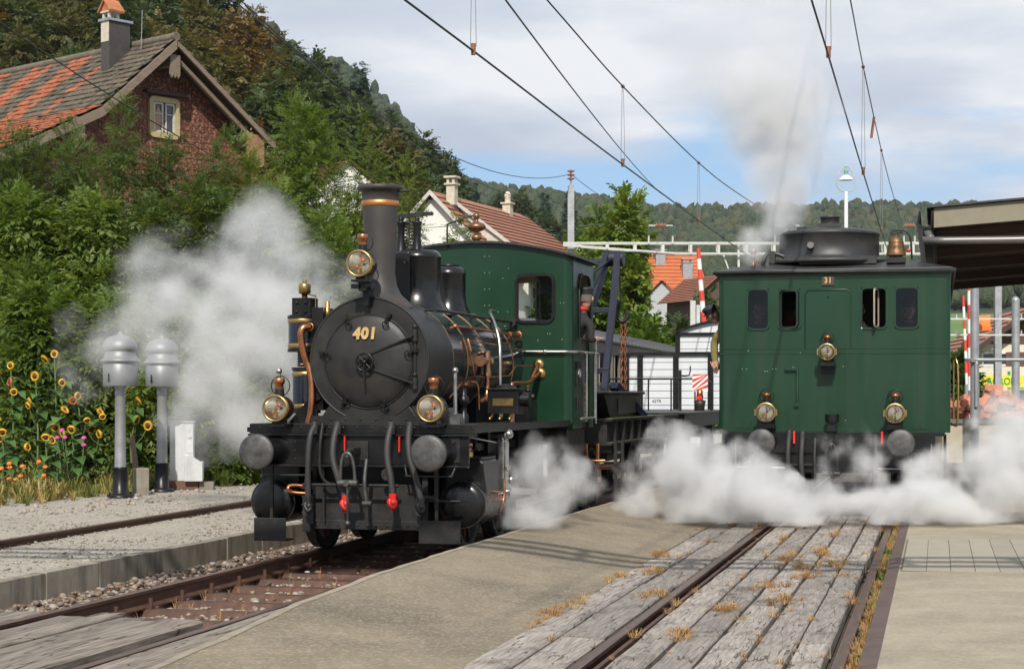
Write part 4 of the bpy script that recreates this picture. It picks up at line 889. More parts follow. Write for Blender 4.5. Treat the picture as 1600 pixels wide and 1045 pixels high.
rc('corner_post', m, GREEN2)
for e in (-1,1):
    x0, x1 = (HW-.02,HW) if e > 0 else (-HW,-HW+.02)
    m = MB(); m.panel(FY+.07, RL, 1.125, 3.2, x0, x1, [(.95,1.75,1.9,2.95)]+[(2.6+1.1*i,3.35+1.1*i,2.25,3.0) for i in range(6)], 1, 0, 'yz'); rc('side_wall', m, GREEN2)
    for i in range(6):
        k = MB(); xx = e*(HW-.008); k.add([(xx,2.6+1.1*i,2.25),(xx,3.35+1.1*i,2.25),(xx,3.35+1.1*i,3.0),(xx,2.6+1.1*i,3.0)],[(0,1,2,3)]); rc('side_pane', k, glassmat('dark_glass', (.12,.13,.13), .4))
m = MB(); m.box(-HW,HW,RL-.02,RL,1.125,3.2); m.box(-HW+.03,HW-.03,2.35,2.37,1.2,3.2); m.box(-HW+.03,HW-.03,FY+.05,RL-.05,1.13,1.2); m.box(-.35,.35,1.75,2.3,1.2,2.6); rc('cab_inside', m, INSIDE)
m = MB(); m.box(-HW+.02,HW-.02,FY-.012,FY,1.125,1.16); m.box(-HW+.02,HW-.02,FY-.007,FY,2.145,2.16); m.box(-HW+.04,HW-.04,FY-.006,FY,2.21,2.222); m.box(-HW+.02,HW-.02,FY-.014,FY,3.13,3.2); rc('waist_strip', m, GREEN2)
m = MB()
tr = lambda x0,x1,z: [(x0,FY-.008,z)]
m.tube([(-.36,FY-.003,2.22),(-.36,FY-.003,2.93),(-.31,FY-.003,2.98),(.18,FY-.003,2.98),(.23,FY-.003,2.93),(.23,FY-.003,2.22)], .012, 6); m.cyl((-.06,FY,2.9),(-.06,FY-.03,2.9),.012,n=8); rc('front_door', m, GREEN2)
for i, (a,b,c,d) in enumerate(WN):
    m = MB(); m.ring_rect(a+.012,b-.012,c+.012,d-.012,FY-.018,FY+.03,.024,.055); fr = rc('window_frame', m, GREEN2)
    if i in (0,3):
        k = MB(); k.rpanel(a+.0,b-.0,c+.0,d-.0,FY+.006,.05); rc('pane', k, GLASS, fr)
    else:   # pivoted sash standing half open
        k = MB(); w = b-a; ang = -.42 if i == 1 else 1.42
        k.T = Matrix.Translation(((a+b)/2+(.03 if i == 2 else .0), FY-.01, 0)) @ Matrix.Rotation(ang, 4, 'Z')
        k.ring_rect(-w/2+.035,w/2-.035,c+.035,d-.035,-.01,.01,.022,.04); sa = rc('window_sash', k, mat('sash_green', (.02,.04,.03), .4) if i == 1 else mat('sash_wood', (.28,.24,.18), .5), fr)
        q = MB(); q.T = k.T; q.rpanel(-w/2+.035,w/2-.035,c+.035,d-.035,0,.03); rc('pane', q, GLASS, fr)
        q = MB(); q.ring_rect(a+.02,b-.02,c+.02,d-.02,FY+.005,FY+.03,.012,.05); rc('window_seal', q, BLACK, fr)
# number plate
m = MB(); m.box(-.145,.02,FY-.022,FY-.002,3.035,3.165); npl = rc('number_plate', m, mat('plate_brown', (.05,.035,.025), .5), bevel=.004)
text_mesh('number', '31', .105, .004, GOLD, npl, (-.062,FY-.027,3.1), xs=.85, bold=.002, space=1.2)
lamp(RC, -.06, FY-.33, 2.165, .10, octo=True)
lamp(RC, -.84, FY-.34, 1.385, .118, octo=True); lamp(RC, .80, FY-.34, 1.375, .118, octo=True)
for x, z in ((-.06,2.0),(-.84,1.2),(.80,1.19)): m = MB(); m.box(x-.1,x+.1,FY-.3,FY-.002,z-.02,z+.01); m.box(x-.09,x+.09,FY-.06,FY-.002,z-.12,z+.0); rc('lamp_bracket', m, BLACK)
m = MB(); m.box(-.62,-.46,FY-.05,FY,1.93,2.0); m.tube([(-.52,FY-.04,1.97),(-.46,FY-.04,1.96),(-.46,FY-.04,1.5)], .014, 6); m.box(-.5,-.44,FY-.05,FY,1.46,1.5); rc('lever_rod', m, GREEN2)
for x in (-1.25,-1.155,1.02,1.115): m = MB(); m.box(x,x+.08,FY-.02,FY,1.17,1.26); rc('lamp_socket', m, GREEN2)
m = MB(); rivets(m, [(x,FY,z) for x,z in ((-1.18,1.95),(-1.12,1.95),(-.88,1.92),(-.85,1.92),(-.78,1.95),(-.74,1.95),(.13,1.98),(.16,1.28),(.9,1.1),(-1.1,2.19),(-.42,2.16))], .009); rc('front_rivets', m, mat('rivet_pale', (.22,.25,.2), .5), kind='stuff')
# roof: flat edge with hipped front and sides
m = MB()
a = [(-HW-.03,FY-.06,3.2),(HW+.03,FY-.06,3.2),(HW+.03,RL+.05,3.2),(-HW-.03,RL+.05,3.2)]; b = [(x*1.0,y,3.25) for x,y,_ in a]
c = [(-.85,FY+.55,3.40),(.85,FY+.55,3.40),(.85,RL-.6,3.40),(-.85,RL-.6,3.40)]
m.add(a+b+c, [(3,2,1,0)]+[(i,(i+1)%4,4+(i+1)%4,4+i) for i in range(4)]+[(4+i,4+(i+1)%4,8+(i+1)%4,8+i) for i in range(4)]+[(8,9,10,11)]); rc('roof', m, ROOFBLACK, bevel=.012)
m = MB(); m.tube([(-HW-.045,RL,3.215),(-HW-.045,FY-.07,3.215),(HW+.045,FY-.07,3.215),(HW+.045,RL,3.215)], .028, 8); rc('roof_gutter', m, ROOFBLACK)
DX, DYY, DRR = -.10, 1.45, .665
m = MB(); m.lathe([(DRR+.17,3.36),(DRR+.15,3.40),(DRR+.02,3.44),(DRR,3.46),(DRR,3.74),(DRR+.012,3.745),(DRR+.012,3.775),(DRR-.03,3.80),(.5,3.825),(.2,3.83),(.001,3.83)], (DX,DYY,0), n=64); dm = rc('roof_drum', m, ROOFBLACK)
m = MB(); m.tube([(DX+(DRR+.17)*math.cos(x),DYY+(DRR+.17)*math.sin(x),3.38) for x in LS(PI*1.02,PI*1.98,24)], .03, 6)
m.box(-.45,.55,FY+.2,FY+.75,3.33,3.43)
for a_ in LS(-2.9,-.2,9): m.sphere((DX+(DRR-.05)*math.cos(a_),DYY+(DRR-.05)*math.sin(a_),3.80),.016,6)
m.cyl((-.30,DYY-.64,3.56),(-.30,DYY-.72,3.58),.045,n=12); m.tube([(-.36,DYY-.70,3.52),(-.33,DYY-.7,3.62),(-.25,DYY-.70,3.6)], .012, 6); m.box(-.5,-.1,DYY-.4,DYY-.3,3.82,3.85); rc('drum_fittings', m, ROOFBLACK, dm)
m = MB(); m.lathe([(.145,3.82),(.14,3.85),(.125,3.86),(.122,3.98),(.135,3.985),(.135,4.005),(.12,4.015),(.105,4.015),(.10,3.9)], (-.08,DYY-.1,0), n=32, caps=False); rc('chimney', m, ROOFBLACK, dm)
m = MB(); m.box(-.23,.07,DYY-.28,DYY+.02,3.835,3.85); m.box(-.24,.08,DYY-.29,DYY-.275,3.85,3.9); rc('chimney_tray', m, ROOFBLACK, dm)
m = MB(); m.lathe([(.02,3.83),(.02,3.86),(.07,3.87),(.08,3.9),(.04,3.94),(.01,3.99)], (-.62,DYY+.1,0), n=14); rc('roof_vent', m, ROOFBLACK); m = MB(); m.tube([(-.95,FY+.35,3.33),(-.9,FY+.35,3.47),(-.8,FY+.4,3.5),(-.66,FY+.4,3.45)], .03, 8, 0, 4); m.box(-.86,-.78,FY+.34,FY+.46,3.36,3.52); rc('vent_pipe', m, ROOFBLACK)
# bell on the roof with yoke
BX, BY = .80, FY+.25
m = MB(); m.lathe([(.125,3.43),(.128,3.45),(.115,3.475),(.10,3.55),(.095,3.61),(.07,3.66),(.03,3.685),(.02,3.70)], (BX,BY,0), n=32); be = rc('bell', m, BRONZE)
m = MB(); m.torus((BX,BY,3.462), (0,0,1), .118, .008, 32, 6); m.torus((BX,BY,3.60), (0,0,1), .098, .005, 32, 6); rc('bell_bands', m, BRONZE, be)
for i, ch_ in enumerate('1900'):
    a_ = -PI/2+(-.45+.3*i); text_mesh('number', ch_, .075, .004, BRONZE, be, (BX+.108*math.cos(a_),BY+.108*math.sin(a_),3.52), (PI/2,0,a_+PI/2))
m = MB(); m.box(BX-.12,BX+.12,BY-.1,BY+.1,3.33,3.40); m.cyl((BX,BY,3.38),(BX,BY,3.45),.08,n=16); m.bar((BX-.08,BY,3.70),(BX+.09,BY,3.73),.03,.03); m.tube([(BX-.08,BY,3.72),(BX,BY,3.76),(BX+.14,BY,3.73),(BX+.19,BY,3.6),(BX+.2,BY+.05,3.38)], .013, 6, 0, 4); rc('bell_yoke', m, DARKST, be)
m = MB(); m.sphere((BX+.16,BY-.05,3.49), .026, 10); rc('bell_clapper', m, RED, be)
# brass whistle
m = MB(); m.lathe([(.03,3.3),(.03,3.36),(.022,3.37),(.022,3.42),(.035,3.43),(.035,3.46),(.02,3.47),(.05,3.50),(.055,3.53),(.04,3.56),(.012,3.57)], (-1.06,FY+.25,0), n=16); rc('whistle', m, mat('whistle_copper', (.27,.14,.075), .4, .9))
# buffer beam and under gear
m = MB(); m.box(-1.3,1.3,.46,.50,.86,1.12); m.box(-1.42,1.42,.48,1.2,1.08,1.125); m.prism([(-1.3,.9),(-.95,.9),(-.95,1.1),(-1.42,1.1)], .5, .56); m.box(-1.0,1.0,.5,8.5,.6,.9); bb2 = rc('buffer_beam', m, BLACK)
m = MB()
for x in (-1.25,-.6,-.3,.3,.6): rivets(m, [(x,.46,.92),(x,.46,1.05)], .012)
rc('beam_rivets', m, DARKST, bb2, kind='stuff')
for x in (-.875,.875): buffer(RC, x, 0, 1.0, .46)
hose(RC, [(-.55,.42,1.1),(-.555,.33,.98),(-.56,.3,.75),(-.53,.33,.45)], .034); hose(RC, [(-.38,.42,1.08),(-.38,.33,.98),(-.39,.3,.75),(-.37,.33,.5)], .034); hose(RC, [(-.22,.44,1.0),(-.225,.4,.8),(-.22,.42,.45)], .02)
hose(RC, [(.55,.42,1.05),(.555,.33,.95),(.56,.3,.75),(.53,.33,.45)], .034)
for x in (-.50,.62): m = MB(); m.box(x,x+.025,.40,.44,.98,1.14); rc('tap_handle', m, RED)
m = MB(); m.box(-.04,.04,.24,.46,.97,1.05); m.tube([(0,.3,1.01),(0,.2,1.0),(0,.16,.95),(0,.2,.9)], .032, 8, 0, 3); m.box(-.1,.1,.44,.47,.9,1.12); m.box(-.06,.06,.34,.5,1.14,1.26); m.cyl((0,.38,1.26),(0,.38,1.36),.09,n=16); hk2 = rc('draw_hook', m, BLACK)
m = MB(); m.tube([(-.08,.2,.62),(-.075,.18,.85),(-.03,.16,.97),(.03,.16,.97),(.075,.18,.85),(.08,.2,.62)], .018, 8, 0, 4); m.cyl((-.11,.2,.60),(.11,.2,.60),.035,n=10); m.sphere((0,.17,.6),.04,8); m.cyl((0,.2,.6),(0,.22,.3),.016,n=8); rc('screw_coupling', m, DARKST)
for e in (-1,1): m = MB(); m.tube([(e*1.25,.42,.98),(e*1.25,.42,.70),(e*1.22,.42,.66),(e*.55,.42,.66)], .012, 6); rc('shunter_handrail', m, STEEL)
m = MB(); m.cyl((-1.2,.46,.70),(-.1,.46,.70),.012,n=6); rc('brake_pipe', m, DARKST)
m = MB()
for e in (-1,1):
    m.box(e*1.32-.12,e*1.32+.12,.75,1.1,.38,.41); m.box(e*1.42-.02,e*1.42+.02,.75,.8,.38,1.1); m.box(e*1.2-.02,e*1.2+.02,.75,.8,.38,1.1); m.box(e*1.0-.1,e*1.0+.1,1.0,2.2,.35,.8)
m.box(-.8,.8,.9,1.0,.3,.36); rc('cab_step', m, BLACK)
for y in (2.2,7.5):
    for e in (-1,1): wheel(RC, .77*e, y, .45, DARKST, 10, e)
m = MB(); m.tube([(HW+.03,.75,2.05),(HW+.09,.72,2.0),(HW+.09,.72,1.28),(HW+.05,.75,1.22),(HW+.01,.8,1.24)], .014, 8, 0, 3); m.tube([(HW+.04,.9,2.05),(HW+.04,.9,1.3)], .012, 6); rc('side_handrail', m, BRASS)

# ================================================================== PEOPLE
SKIN = mat('skin', (0.45, 0.24, 0.17), 0.5, var=.08); COAT = mat('black_coat', (0.018,0.017,0.018), .8, var=.2, bump=.01, bs=60); NAVYC = mat('navy_clothes', (0.02,0.025,0.05), .8); SHIRT = mat('white_shirt', (.62,.64,.70), .8); CAPM = mat('black_cap', (.012,.012,.014), .6); SCARF = mat('red_scarf', (.55,.02,.03), .7); OLIVE = mat('olive_sleeve', (.16,.13,.04), .8); HAIR = mat('grey_hair', (.12,.10,.09), .8)
def person(label, loc, rz, joints, edges, radii, mats, matof, head, cap=None, scarf=None, capm=None, lean=0):
    """one continuous body grown with a skin modifier; head with face features joined in; joints in metres relative to loc"""
    T = thing('person', label, 'person', loc, rz)
    me = bpy.data.meshes.new('tmp'); me.from_pydata(joints, edges, []); o = bpy.data.objects.new('tmp', me); COL.objects.link(o)
    sk = o.modifiers.new('s', 'SKIN'); sk.use_smooth_shade = True; sub = o.modifiers.new('d', 'SUBSURF'); sub.levels = 2; sub.render_levels = 2
    for i, r in enumerate(radii):
        me.skin_vertices[0].data[i].radius = (r, r) if not hasattr(r, '__len__') else r
        me.skin_vertices[0].data[i].use_root = (i == 0)
    bpy.context.view_layer.update()
    bm_ = bpy.data.meshes.new_from_object(o.evaluated_get(bpy.context.evaluated_depsgraph_get())); bpy.data.objects.remove(o)
    V = [v.co.copy() for v in bm_.vertices]; F = [tuple(p.vertices) for p in bm_.polygons]
    J = [Vector(j) for j in joints]
    mb = MB(); mb.add(V, F, 0, True)
    mb.mi = [matof[min(range(len(J)), key=lambda k: (J[k]-sum((V[i] for i in f), Vector())/len(f)).length)] for f in F]
    hp, hr = Vector(head[0]), head[1]
    hm = MB(); hm.T = Matrix.Translation(hp) @ (hr if isinstance(hr, Matrix) else Matrix.Rotation(hr, 4, 'Z'))
    # skull, jaw, nose, ears (face looks to -y), about 0.23 m tall
    hm.lathe([(.001,-.125),(.035,-.118),(.055,-.09),(.068,-.05),(.076,0),(.078,.04),(.070,.08),(.045,.108),(.001,.118)], (0,0,0), n=18)
    for i in range(len(hm.v)): pass
    hm.add([(-.017,-.07,-.035),(.017,-.07,-.035),(0,-.103,-.03),(0,-.072,.02)], [(0,1,2),(1,3,2),(3,0,2)], 0, True)
    for e in (-1,1): hm.sphere((e*.079,.01,-.01), .022, 8, 0, 1.4)
    hm.box(-.025,.025,-.072,-.066,-.072,-.064, 1)
    for e in (-1,1): hm.sphere((e*.028,-.066,.012), .010, 6, 1)
    k = len(mb.v); mb.v += hm.v; mb.f += [tuple(i+k for i in f) for f in hm.f]; mb.mi += [matof['head'] if x == 0 else matof['dark'] for x in hm.mi]; mb.sm += hm.sm
    mb.build('body', mats, T)
    if cap:
        c = MB(); c.T = hm.T; c.lathe([(.084,.035),(.088,.055),(.088,.075),(.098,.10),(.098,.125),(.06,.14),(.001,.142)], (0,.0,0), n=22); c.prism([(-.07,-.06),(-.045,-.115),(.045,-.115),(.07,-.06)], .045, .053, 'xy'); c.build('cap', capm or CAPM, T)
    h = MB(); h.T = hm.T; h.lathe([(.081,-.04),(.083,.0),(.082,.04)], (0,.012,0), n=18, caps=False); h.build('hair', HAIR, T)
    if scarf:
        s_ = MB(); s_.torus(scarf, (0,0,1), .062, .028, 20, 8); s_.build('scarf', SCARF, T)
    return T
def torso(z0=.0, h=.0, armL=None, armR=None):
    """standing or seated figure from the hips up to the neck, legs down; origin at the feet"""
    J = [(0,0,.95),(0,.0,1.15),(0,0,1.38),(0,0,1.49),(0,-.01,1.56),(-.11,0,.90),(-.11,.0,.50),(-.11,.02,.08),(.11,0,.90),(.11,0,.50),(.11,.02,.08),(-.13,0,1.40),(.13,0,1.40)]
    E = [(0,1),(1,2),(2,3),(3,4),(0,5),(5,6),(6,7),(0,8),(8,9),(9,10),(2,11),(2,12)]
    R = [(.17,.12),(.165,.12),(.17,.12),(.075,.07),(.055,.055),(.10,.1),(.075,.075),(.055,.06),(.10,.1),(.075,.075),(.055,.06),(.085,.08),(.085,.08)]
    def arm(root, pts):
        k = root
        for q, r in pts:
            J.append(q); R.append(r); E.append((k, len(J)-1)); k = len(J)-1
        # five fingers as short chains
        hx = Vector(J[k]); d = (hx-Vector(J[k-1])).normalized()
        side = d.cross(Vector((0,0,1))); side = side.normalized() if side.length > .1 else Vector((1,0,0))
        for i, (o_, L) in enumerate(((-.03,.07),(-.01,.085),(.012,.08),(.032,.06))):
            a = hx+side*o_+d*.05; b = a+d*L*.5-Vector((0,0,.01)); c = a+d*L-Vector((0,0,.03))
            base = len(J); J.extend([tuple(a),tuple(b),tuple(c)]); R.extend([.010,.009,.008]); E.extend([(k,base),(base,base+1),(base+1,base+2)])
        a = hx+side*.05+d*.01; base = len(J); J.extend([tuple(a),tuple(a+side*.02+d*.04)]); R.extend([.012,.010]); E.extend([(k,base),(base,base+1)])
    for root, s_, spec in ((11,-1,armL),(12,1,armR)):
        spec = spec or [(.21*s_,.0,1.36),(.26*s_,.02,1.12),(.24*s_,-.12,.92)]
        arm(root, [(spec[0],.06),(spec[1],.05),(spec[2],.035)])
    return J, E, R
# driver in the cab doorway of 401, back turned to the camera side and looking back along the train
J,E,R = torso(armL=[(-.22,0,1.34),(-.30,.02,1.15),(-.26,-.18,1.18)])
mo = {i: 1 for i in range(len(J))}; mo.update({6:2,7:2,9:2,10:2,4:0,'head':0,'dark':3})
for i in range(13, len(J)): mo[i] = 1 if (i-13) % 17 in (0,1) else 0
lean_ = lambda p: (p[0]-.24*max(0,p[2]-.95)/.6, p[1], p[2])
dp = wl(.98, 5.58)
person('engine driver in black coat, cap and red scarf standing in the green cab doorway', (dp.x, dp.y, 1.13), -TH_L+PI-.35, [lean_(p) for p in J], E, R, [SKIN,COAT,NAVYC,INSIDE], mo, ((-.29,-.015,1.68), .5), True, (-.235,-.005,1.55))
# crewman leaning out of the railcar on the left
J,E,R = torso(armL=[(-.21,0,1.36),(-.30,-.10,1.16),(-.33,-.25,.98)])
J = [((x, y-.0, z)) for x,y,z in J]
mo2 = dict(mo)
dp = wr(-1.25, 1.28)
leanM = Matrix.Rotation(math.radians(38), 4, 'Y') 
lp = person('crewman in black cap leaning out of the left side of the green railcar', (dp.x, dp.y, 1.12), -TH_R, [tuple((Matrix.Translation((0,0,.95)) @ Matrix.Rotation(math.radians(-30 if p[2] > .96 else 0), 4, 'Y') @ Matrix.Translation((0,0,-.95))) @ Vector(p)) for p in J], E, R, [SKIN,OLIVE,NAVYC,INSIDE], mo2, ((-.40,-.06,1.575), Matrix.Rotation(math.radians(-62), 4, 'Z') @ Matrix.Rotation(math.radians(32), 4, 'X')), True)
# people behind the railcar's front windows
for lab, t, y, mt, rz, cp in (('person in dark blue clothes sitting behind the leftmost window of the green railcar', -1.02, 1.30, NAVYC, .4, False),
    ('person in white shirt sitting behind the open right-hand middle window of the green railcar', .30, 1.20, SHIRT, -.3, False),
    ('person in dark clothes and cap behind the rightmost window of the green railcar', .95, 1.35, NAVYC, .15, True)):
    J,E,R = torso(); q = wr(t, y)
    person(lab, (q.x, q.y, 1.06), -TH_R+rz, J, E, R, [SKIN,mt,NAVYC,INSIDE], mo, ((0,-.015,1.68), .3), cp)
# ================================================================== WAGONS BEHIND THE LOCOMOTIVE
def lw(t, s, z=0): return (t, s, z)
CR = thing('crane_wagon', 'low black crane wagon with navy blue jib and rusty hook chain behind the green cab', 'wagon', tuple(wl(0,6.9)), -TH_L)
m = MB(); m.box(-1.25,1.25,0,5.6,.98,1.26); m.box(-1.3,1.32,-.05,5.65,1.26,1.29); m.box(-1.32,1.32,-.05,5.65,.95,.975); 
for i in range(9): m.box(1.25,1.31,.3+.62*i,.36+.62*i,.975,1.26)
m.build('frame', DARKST, CR)
m = MB(); m.box(1.22,1.33,-.05,5.65,1.291,1.303); m.box(1.255,1.325,0,5.6,.976,.985); m.build('mossy_edge', mat('moss', (.09,.11,.025), .9, var=.5, vs=14, col2=(.05,.045,.035), c2=(.45,.6), c2s=9), CR)
m = MB(); m.prism([(.75,1.29),(3.3,1.29),(3.05,1.62),(.3,1.62)], -.4, 1.15, 'yz'); m.box(-.45,1.22,.25,3.1,1.62,1.66); m.build('counterweight_box', BLACK, CR, bevel=.01)
m = MB(); m.panel(1.3,2.7,1.36,1.56,1.152,1.165,(),1,0,'yz'); m.build('works_plate', mat('dull_plate', (.13,.12,.11), .6), CR)
m = MB()
for x in (-.28,.36):
    m.bar((x+.62,1.0,1.3),(.62+x*.25,3.6,3.74),.09,.17)
m.bar((.37,1.6,1.95),(.96,1.6,1.95),.05,.08); m.bar((.47,2.6,2.85),(.82,2.6,2.85),.05,.08)
m.build('jib', NAVY, CR, bevel=.008)
m = MB(); m.bar((1.22,2.9,1.28),(.92,2.2,1.75),.14,.10); m.bar((.3,1.0,2.9),(.62,3.5,3.66),.03,.03); m.build('jib_strut', NAVY, CR)
m = MB(); m.cyl((.5,3.6,3.68),(.8,3.6,3.68),.12,n=18); m.cyl((.1,3.3,3.6),(.66,3.6,3.64),.05,n=8); m.build('jib_sheave', NAVY, CR)
m = MB(); m.cyl((.72,3.7,3.65),(.72,3.75,3.0),.012,n=6); m.tube([(.72,3.75,3.05),(.67,3.75,2.95),(.68,3.75,2.8),(.76,3.75,2.73),(.83,3.75,2.8),(.81,3.75,2.9)], .035, 8, 0, 4); m.build('hook', DARKST, CR)
m = MB()
for k in range(18):
    z = 2.71-.07*k; ax = (1,0,0) if k % 2 else (0,1,0)
    for e in (0,.10): m.tube([Vector((.74+e*.6+.018*math.cos(a)*(0 if k % 2 else 1), 3.75+.018*math.cos(a)*(1 if k % 2 else 0), z+.045*math.sin(a))) for a in LS(0,2*PI*7/8,8)], .009, 5, closed=True)
m.build('chain', CHAINR, CR)
for y in (1.0, 2.3+1.9):
    for e in (-1,1): wheel(CR, .77*e, y, .46, DARKST, 10, e, False)
for y in (1.0, 4.2): m = MB(); m.box(1.0,1.16,y-.14,y+.14,.35,.62); m.box(.95,1.15,y-.5,y+.5,.72,.8); m.cyl((1.05,y-.5,.76),(1.05,y-.5,.95),.03,n=6);  m.cyl((1.05,y+.5,.76),(1.05,y+.5,.95),.03,n=6); m.build('axle_box', DARKST, CR)
m = MB(); m.box(1.15,1.42,-.1,.45,.66,.70); m.box(1.15,1.45,-.15,.5,.26,.30); m.box(1.36,1.40,-.1,-.06,.3,1.0); m.box(1.36,1.40,.40,.44,.3,1.0); m.cyl((1.2,.75,.35),(1.2,.75,.7),.14,n=14); m.build('footstep', DARKST, CR)
m = MB(); m.box(1.30,1.36,.15,.75,.50,.56); m.build('wooden_wedge', mat('pale_wood', (.45,.36,.24), .7), CR)
m = MB(); m.tube([(1.2,-.35,.98),(1.2,-.35,.70),(1.22,-.3,.66),(1.3,-.1,.66)], .025, 8, 0, 3); m.tube([(1.1,-.6,.98),(1.1,-.55,.8),(1.15,-.45,.76),(1.3,-.4,.76)], .02, 8, 0, 3); m.build('copper_pipe', COPPER, CR)
# flat wagon with railing
FW = thing('flat_wagon', 'flat wagon with low tubular end railing and striped tail sign in front of white wagon', 'wagon', tuple(wl(0,18.5)), -TH_L)
m = MB(); m.box(-1.2,1.2,-4.5,3,1.05,1.28); m.box(-1.25,1.25,-4.6,3,1.28,1.31); m.box(-1.1,1.1,-.3,-.2,.8,1.05); m.build('frame', DARKST, FW)
m = MB(); m.tube([(-1.05,0,1.31),(-1.05,0,1.85),(-.98,0,1.93),(.96,0,1.93),(1.05,0,1.85),(1.05,0,1.31)], .018, 8)
for x in (-.62,-.2,.25,.72): m.cyl((x,0,1.31),(x,0,1.93),.016,n=6)
m.build('railing', BLACK, FW)
m = MB(); m.cyl((.42,.05,1.31),(.42,.05,2.1),.03,n=8); m.tube([(.42,.05,2.0),(.6,.05,2.0),(.62,.05,2.18)], .014, 6, 0, 2); m.build('brake_column', DARKST, FW)
SG = m = MB(); m.panel(.68,.98,1.68,2.02,-.06,-.045); sg = m.build('tail_sign', WHITE, FW)
m = MB()
for k in range(-1,4):
    z0 = 1.62+k*.12; P = [(.68,z0),(.98,z0+.26),(.98,z0+.32),(.68,z0+.06)]
    cl = [(x, max(1.682,min(2.018,z))) for x,z in P]
    if abs(cl[0][1]-cl[3][1]) < 1e-4 and abs(cl[1][1]-cl[2][1]) < 1e-4: continue
    m.prism(cl, -.066, -.0605)
m.build('stripes', REDW, sg)
m = MB(); m.lathe([(.09,1.31),(.1,1.4),(.12,1.5),(.06,1.52),(.07,1.58),(.05,1.66)], (.83,-.1,0), n=14); tl = m.build('tail_lamp', DARKST, FW)
m = MB(); m.box(.775,.885,-.23,-.19,1.52,1.6); m.build('lamp_lens', RED, tl); m = MB(); m.lathe([(.06,1.62),(.06,1.7),(.03,1.72)], (.83,-.1,0), n=12); m.build('lamp_top', COPPER, tl)
m = MB(); m.lathe([(.05,1.31),(.06,1.36),(.05,1.44),(.03,1.5)], (-.35,-4,0), n=10); m.build('stake_pocket', DARKST, FW)
for y in (-3,1.5):
    for e in (-1,1): wheel(FW, .77*e, y, .46, DARKST, 8, e, False)
# white wagons
def white_wagon(label, s, w, z0, z1, L, roof, n, posts):
    T = thing('goods_wagon', label, 'wagon', tuple(wl(0,s)), -TH_L)
    h = (z1-z0)/n
    for face in range(1):
        for i in range(n):
            m = MB(); m.box(-w/2,w/2,0,.04,z0+h*i+.008,z0+h*(i+1)-.004); m.build('plank', WHITEP, T)
    m = MB(); m.box(-w/2+.01,w/2-.01,.045,.07,z0,z1-.01); m.box(-w/2,-w/2+.04,.05,L,z0,z1); m.box(w/2-.04,w/2,.05,L,z0,z1); m.box(-w/2,w/2,.05,L,z0-.02,z0); m.build('body', mat('board_gap', (.12,.12,.12), .8) , T)
    m = MB()
    for x in posts: m.box(x-.06,x+.06,-.06,0,z0-.1,z1+.03)
    m.box(-w/2-.03,w/2+.03,-.07,L,z1,z1+.07); m.box(-w/2-.03,w/2+.03,-.06,L,z0-.2,z0-.02); m.build('frame', BLACK, T)
    if roof:
        m = MB(); P = [(x, z1+.06+.3*(1-(2*x/w)**2)) for x in LS(-w/2-.06,w/2+.06,17)]; m.prism(P+[(x,z+.05) for x,z in reversed(P)], -.12, L); m.build('roof', BLACK, T)
        for i in range(1): 
            P = [(x, z1+.06+.29*(1-(2*x/w)**2)) for x in LS(-w/2,w/2,17)]; m = MB(); m.prism(P+[(w/2,z1),(-w/2,z1)], .0, .04); m.build('gable_board', WHITEP, T)
    for y in (1,L-1):
        for e in (-1,1): wheel(T, .77*e, y, .46, DARKST, 8, e, False)
    return T
w1 = white_wagon('open goods wagon with white plank end and black posts behind the railing', 22.0, 2.62, 1.24, 2.47, 6, False, 8, (-1.28,-.98,-.2,.55,1.28))
text_mesh('lettering', '62TR', .09, .002, BLACK, w1, (-.62,-.006,1.48))
white_wagon('tall covered white wagon with curved black roof beside the green railcar', 29.5, 2.7, 1.2, 3.15, 8, True, 11, (-1.33,1.33))
# passenger coach on the siding at the left behind
co = wl(-4.6,26)
CO = thing('passenger_coach', 'old passenger coach with ribbed grey roof and open windows standing behind the crane', 'coach', (co.x+0.0,co.y,0), -TH_L+0.02)
COACHC = mat('coach_brown_grey', (.13,.115,.095), .5, var=.15)
m = MB(); hs = [(.5+1.15*i,1.2+1.15*i,1.95,2.7) for i in range(17)]
m.panel(0,20,1.0,3.0,1.36,1.4,hs,1,0,'yz'); m.box(-1.4,-1.36,0,20,1,3); m.box(-1.4,1.4,0,.05,1,3); m.box(-1.4,1.4,19.95,20,1,3); m.box(-1.4,1.4,0,20,.95,1.0); m.build('body', COACHC, CO)
m = MB(); P = [(x, 3.0+.42*(1-(x/1.48)**2)) for x in LS(-1.48,1.48,19)]; m.prism(P+[(x,z+.05) for x,z in reversed(P)], -.15, 20.15); rf = m.build('roof', mat('coach_roof', (.10,.10,.105), .5, var=.2), CO)
for i in range(30):
    m = MB(); y = .2+.68*i; m.prism([(x,z+.045) for x,z in P]+[(x,z+.075) for x,z in reversed(P)], y, y+.05); m.build('roof_rib', mat('coach_roof_rib', (.07,.07,.075), .5), rf)
for i, h in enumerate(hs):
    m = MB(); m.box(1.385,1.415,h[0]-.05,h[0],1.9,2.75); m.box(1.385,1.415,h[1],h[1]+.05,1.9,2.75); m.box(1.385,1.415,h[0]-.05,h[1]+.05,1.88,1.93); m.build('window_frame', mat('coach_frame', (.26,.24,.2), .5), CO)
m = MB(); m.box(1.4,1.42,0,20,1.5,1.54); m.box(-1.2,1.2,.5,19.5,.5,.95); m.build('underframe', BLACK, CO)
for y in (2,4,16,18):
    for e in (-1,1): wheel(CO, .77*e, y, .46, DARKST, 8, e, False)
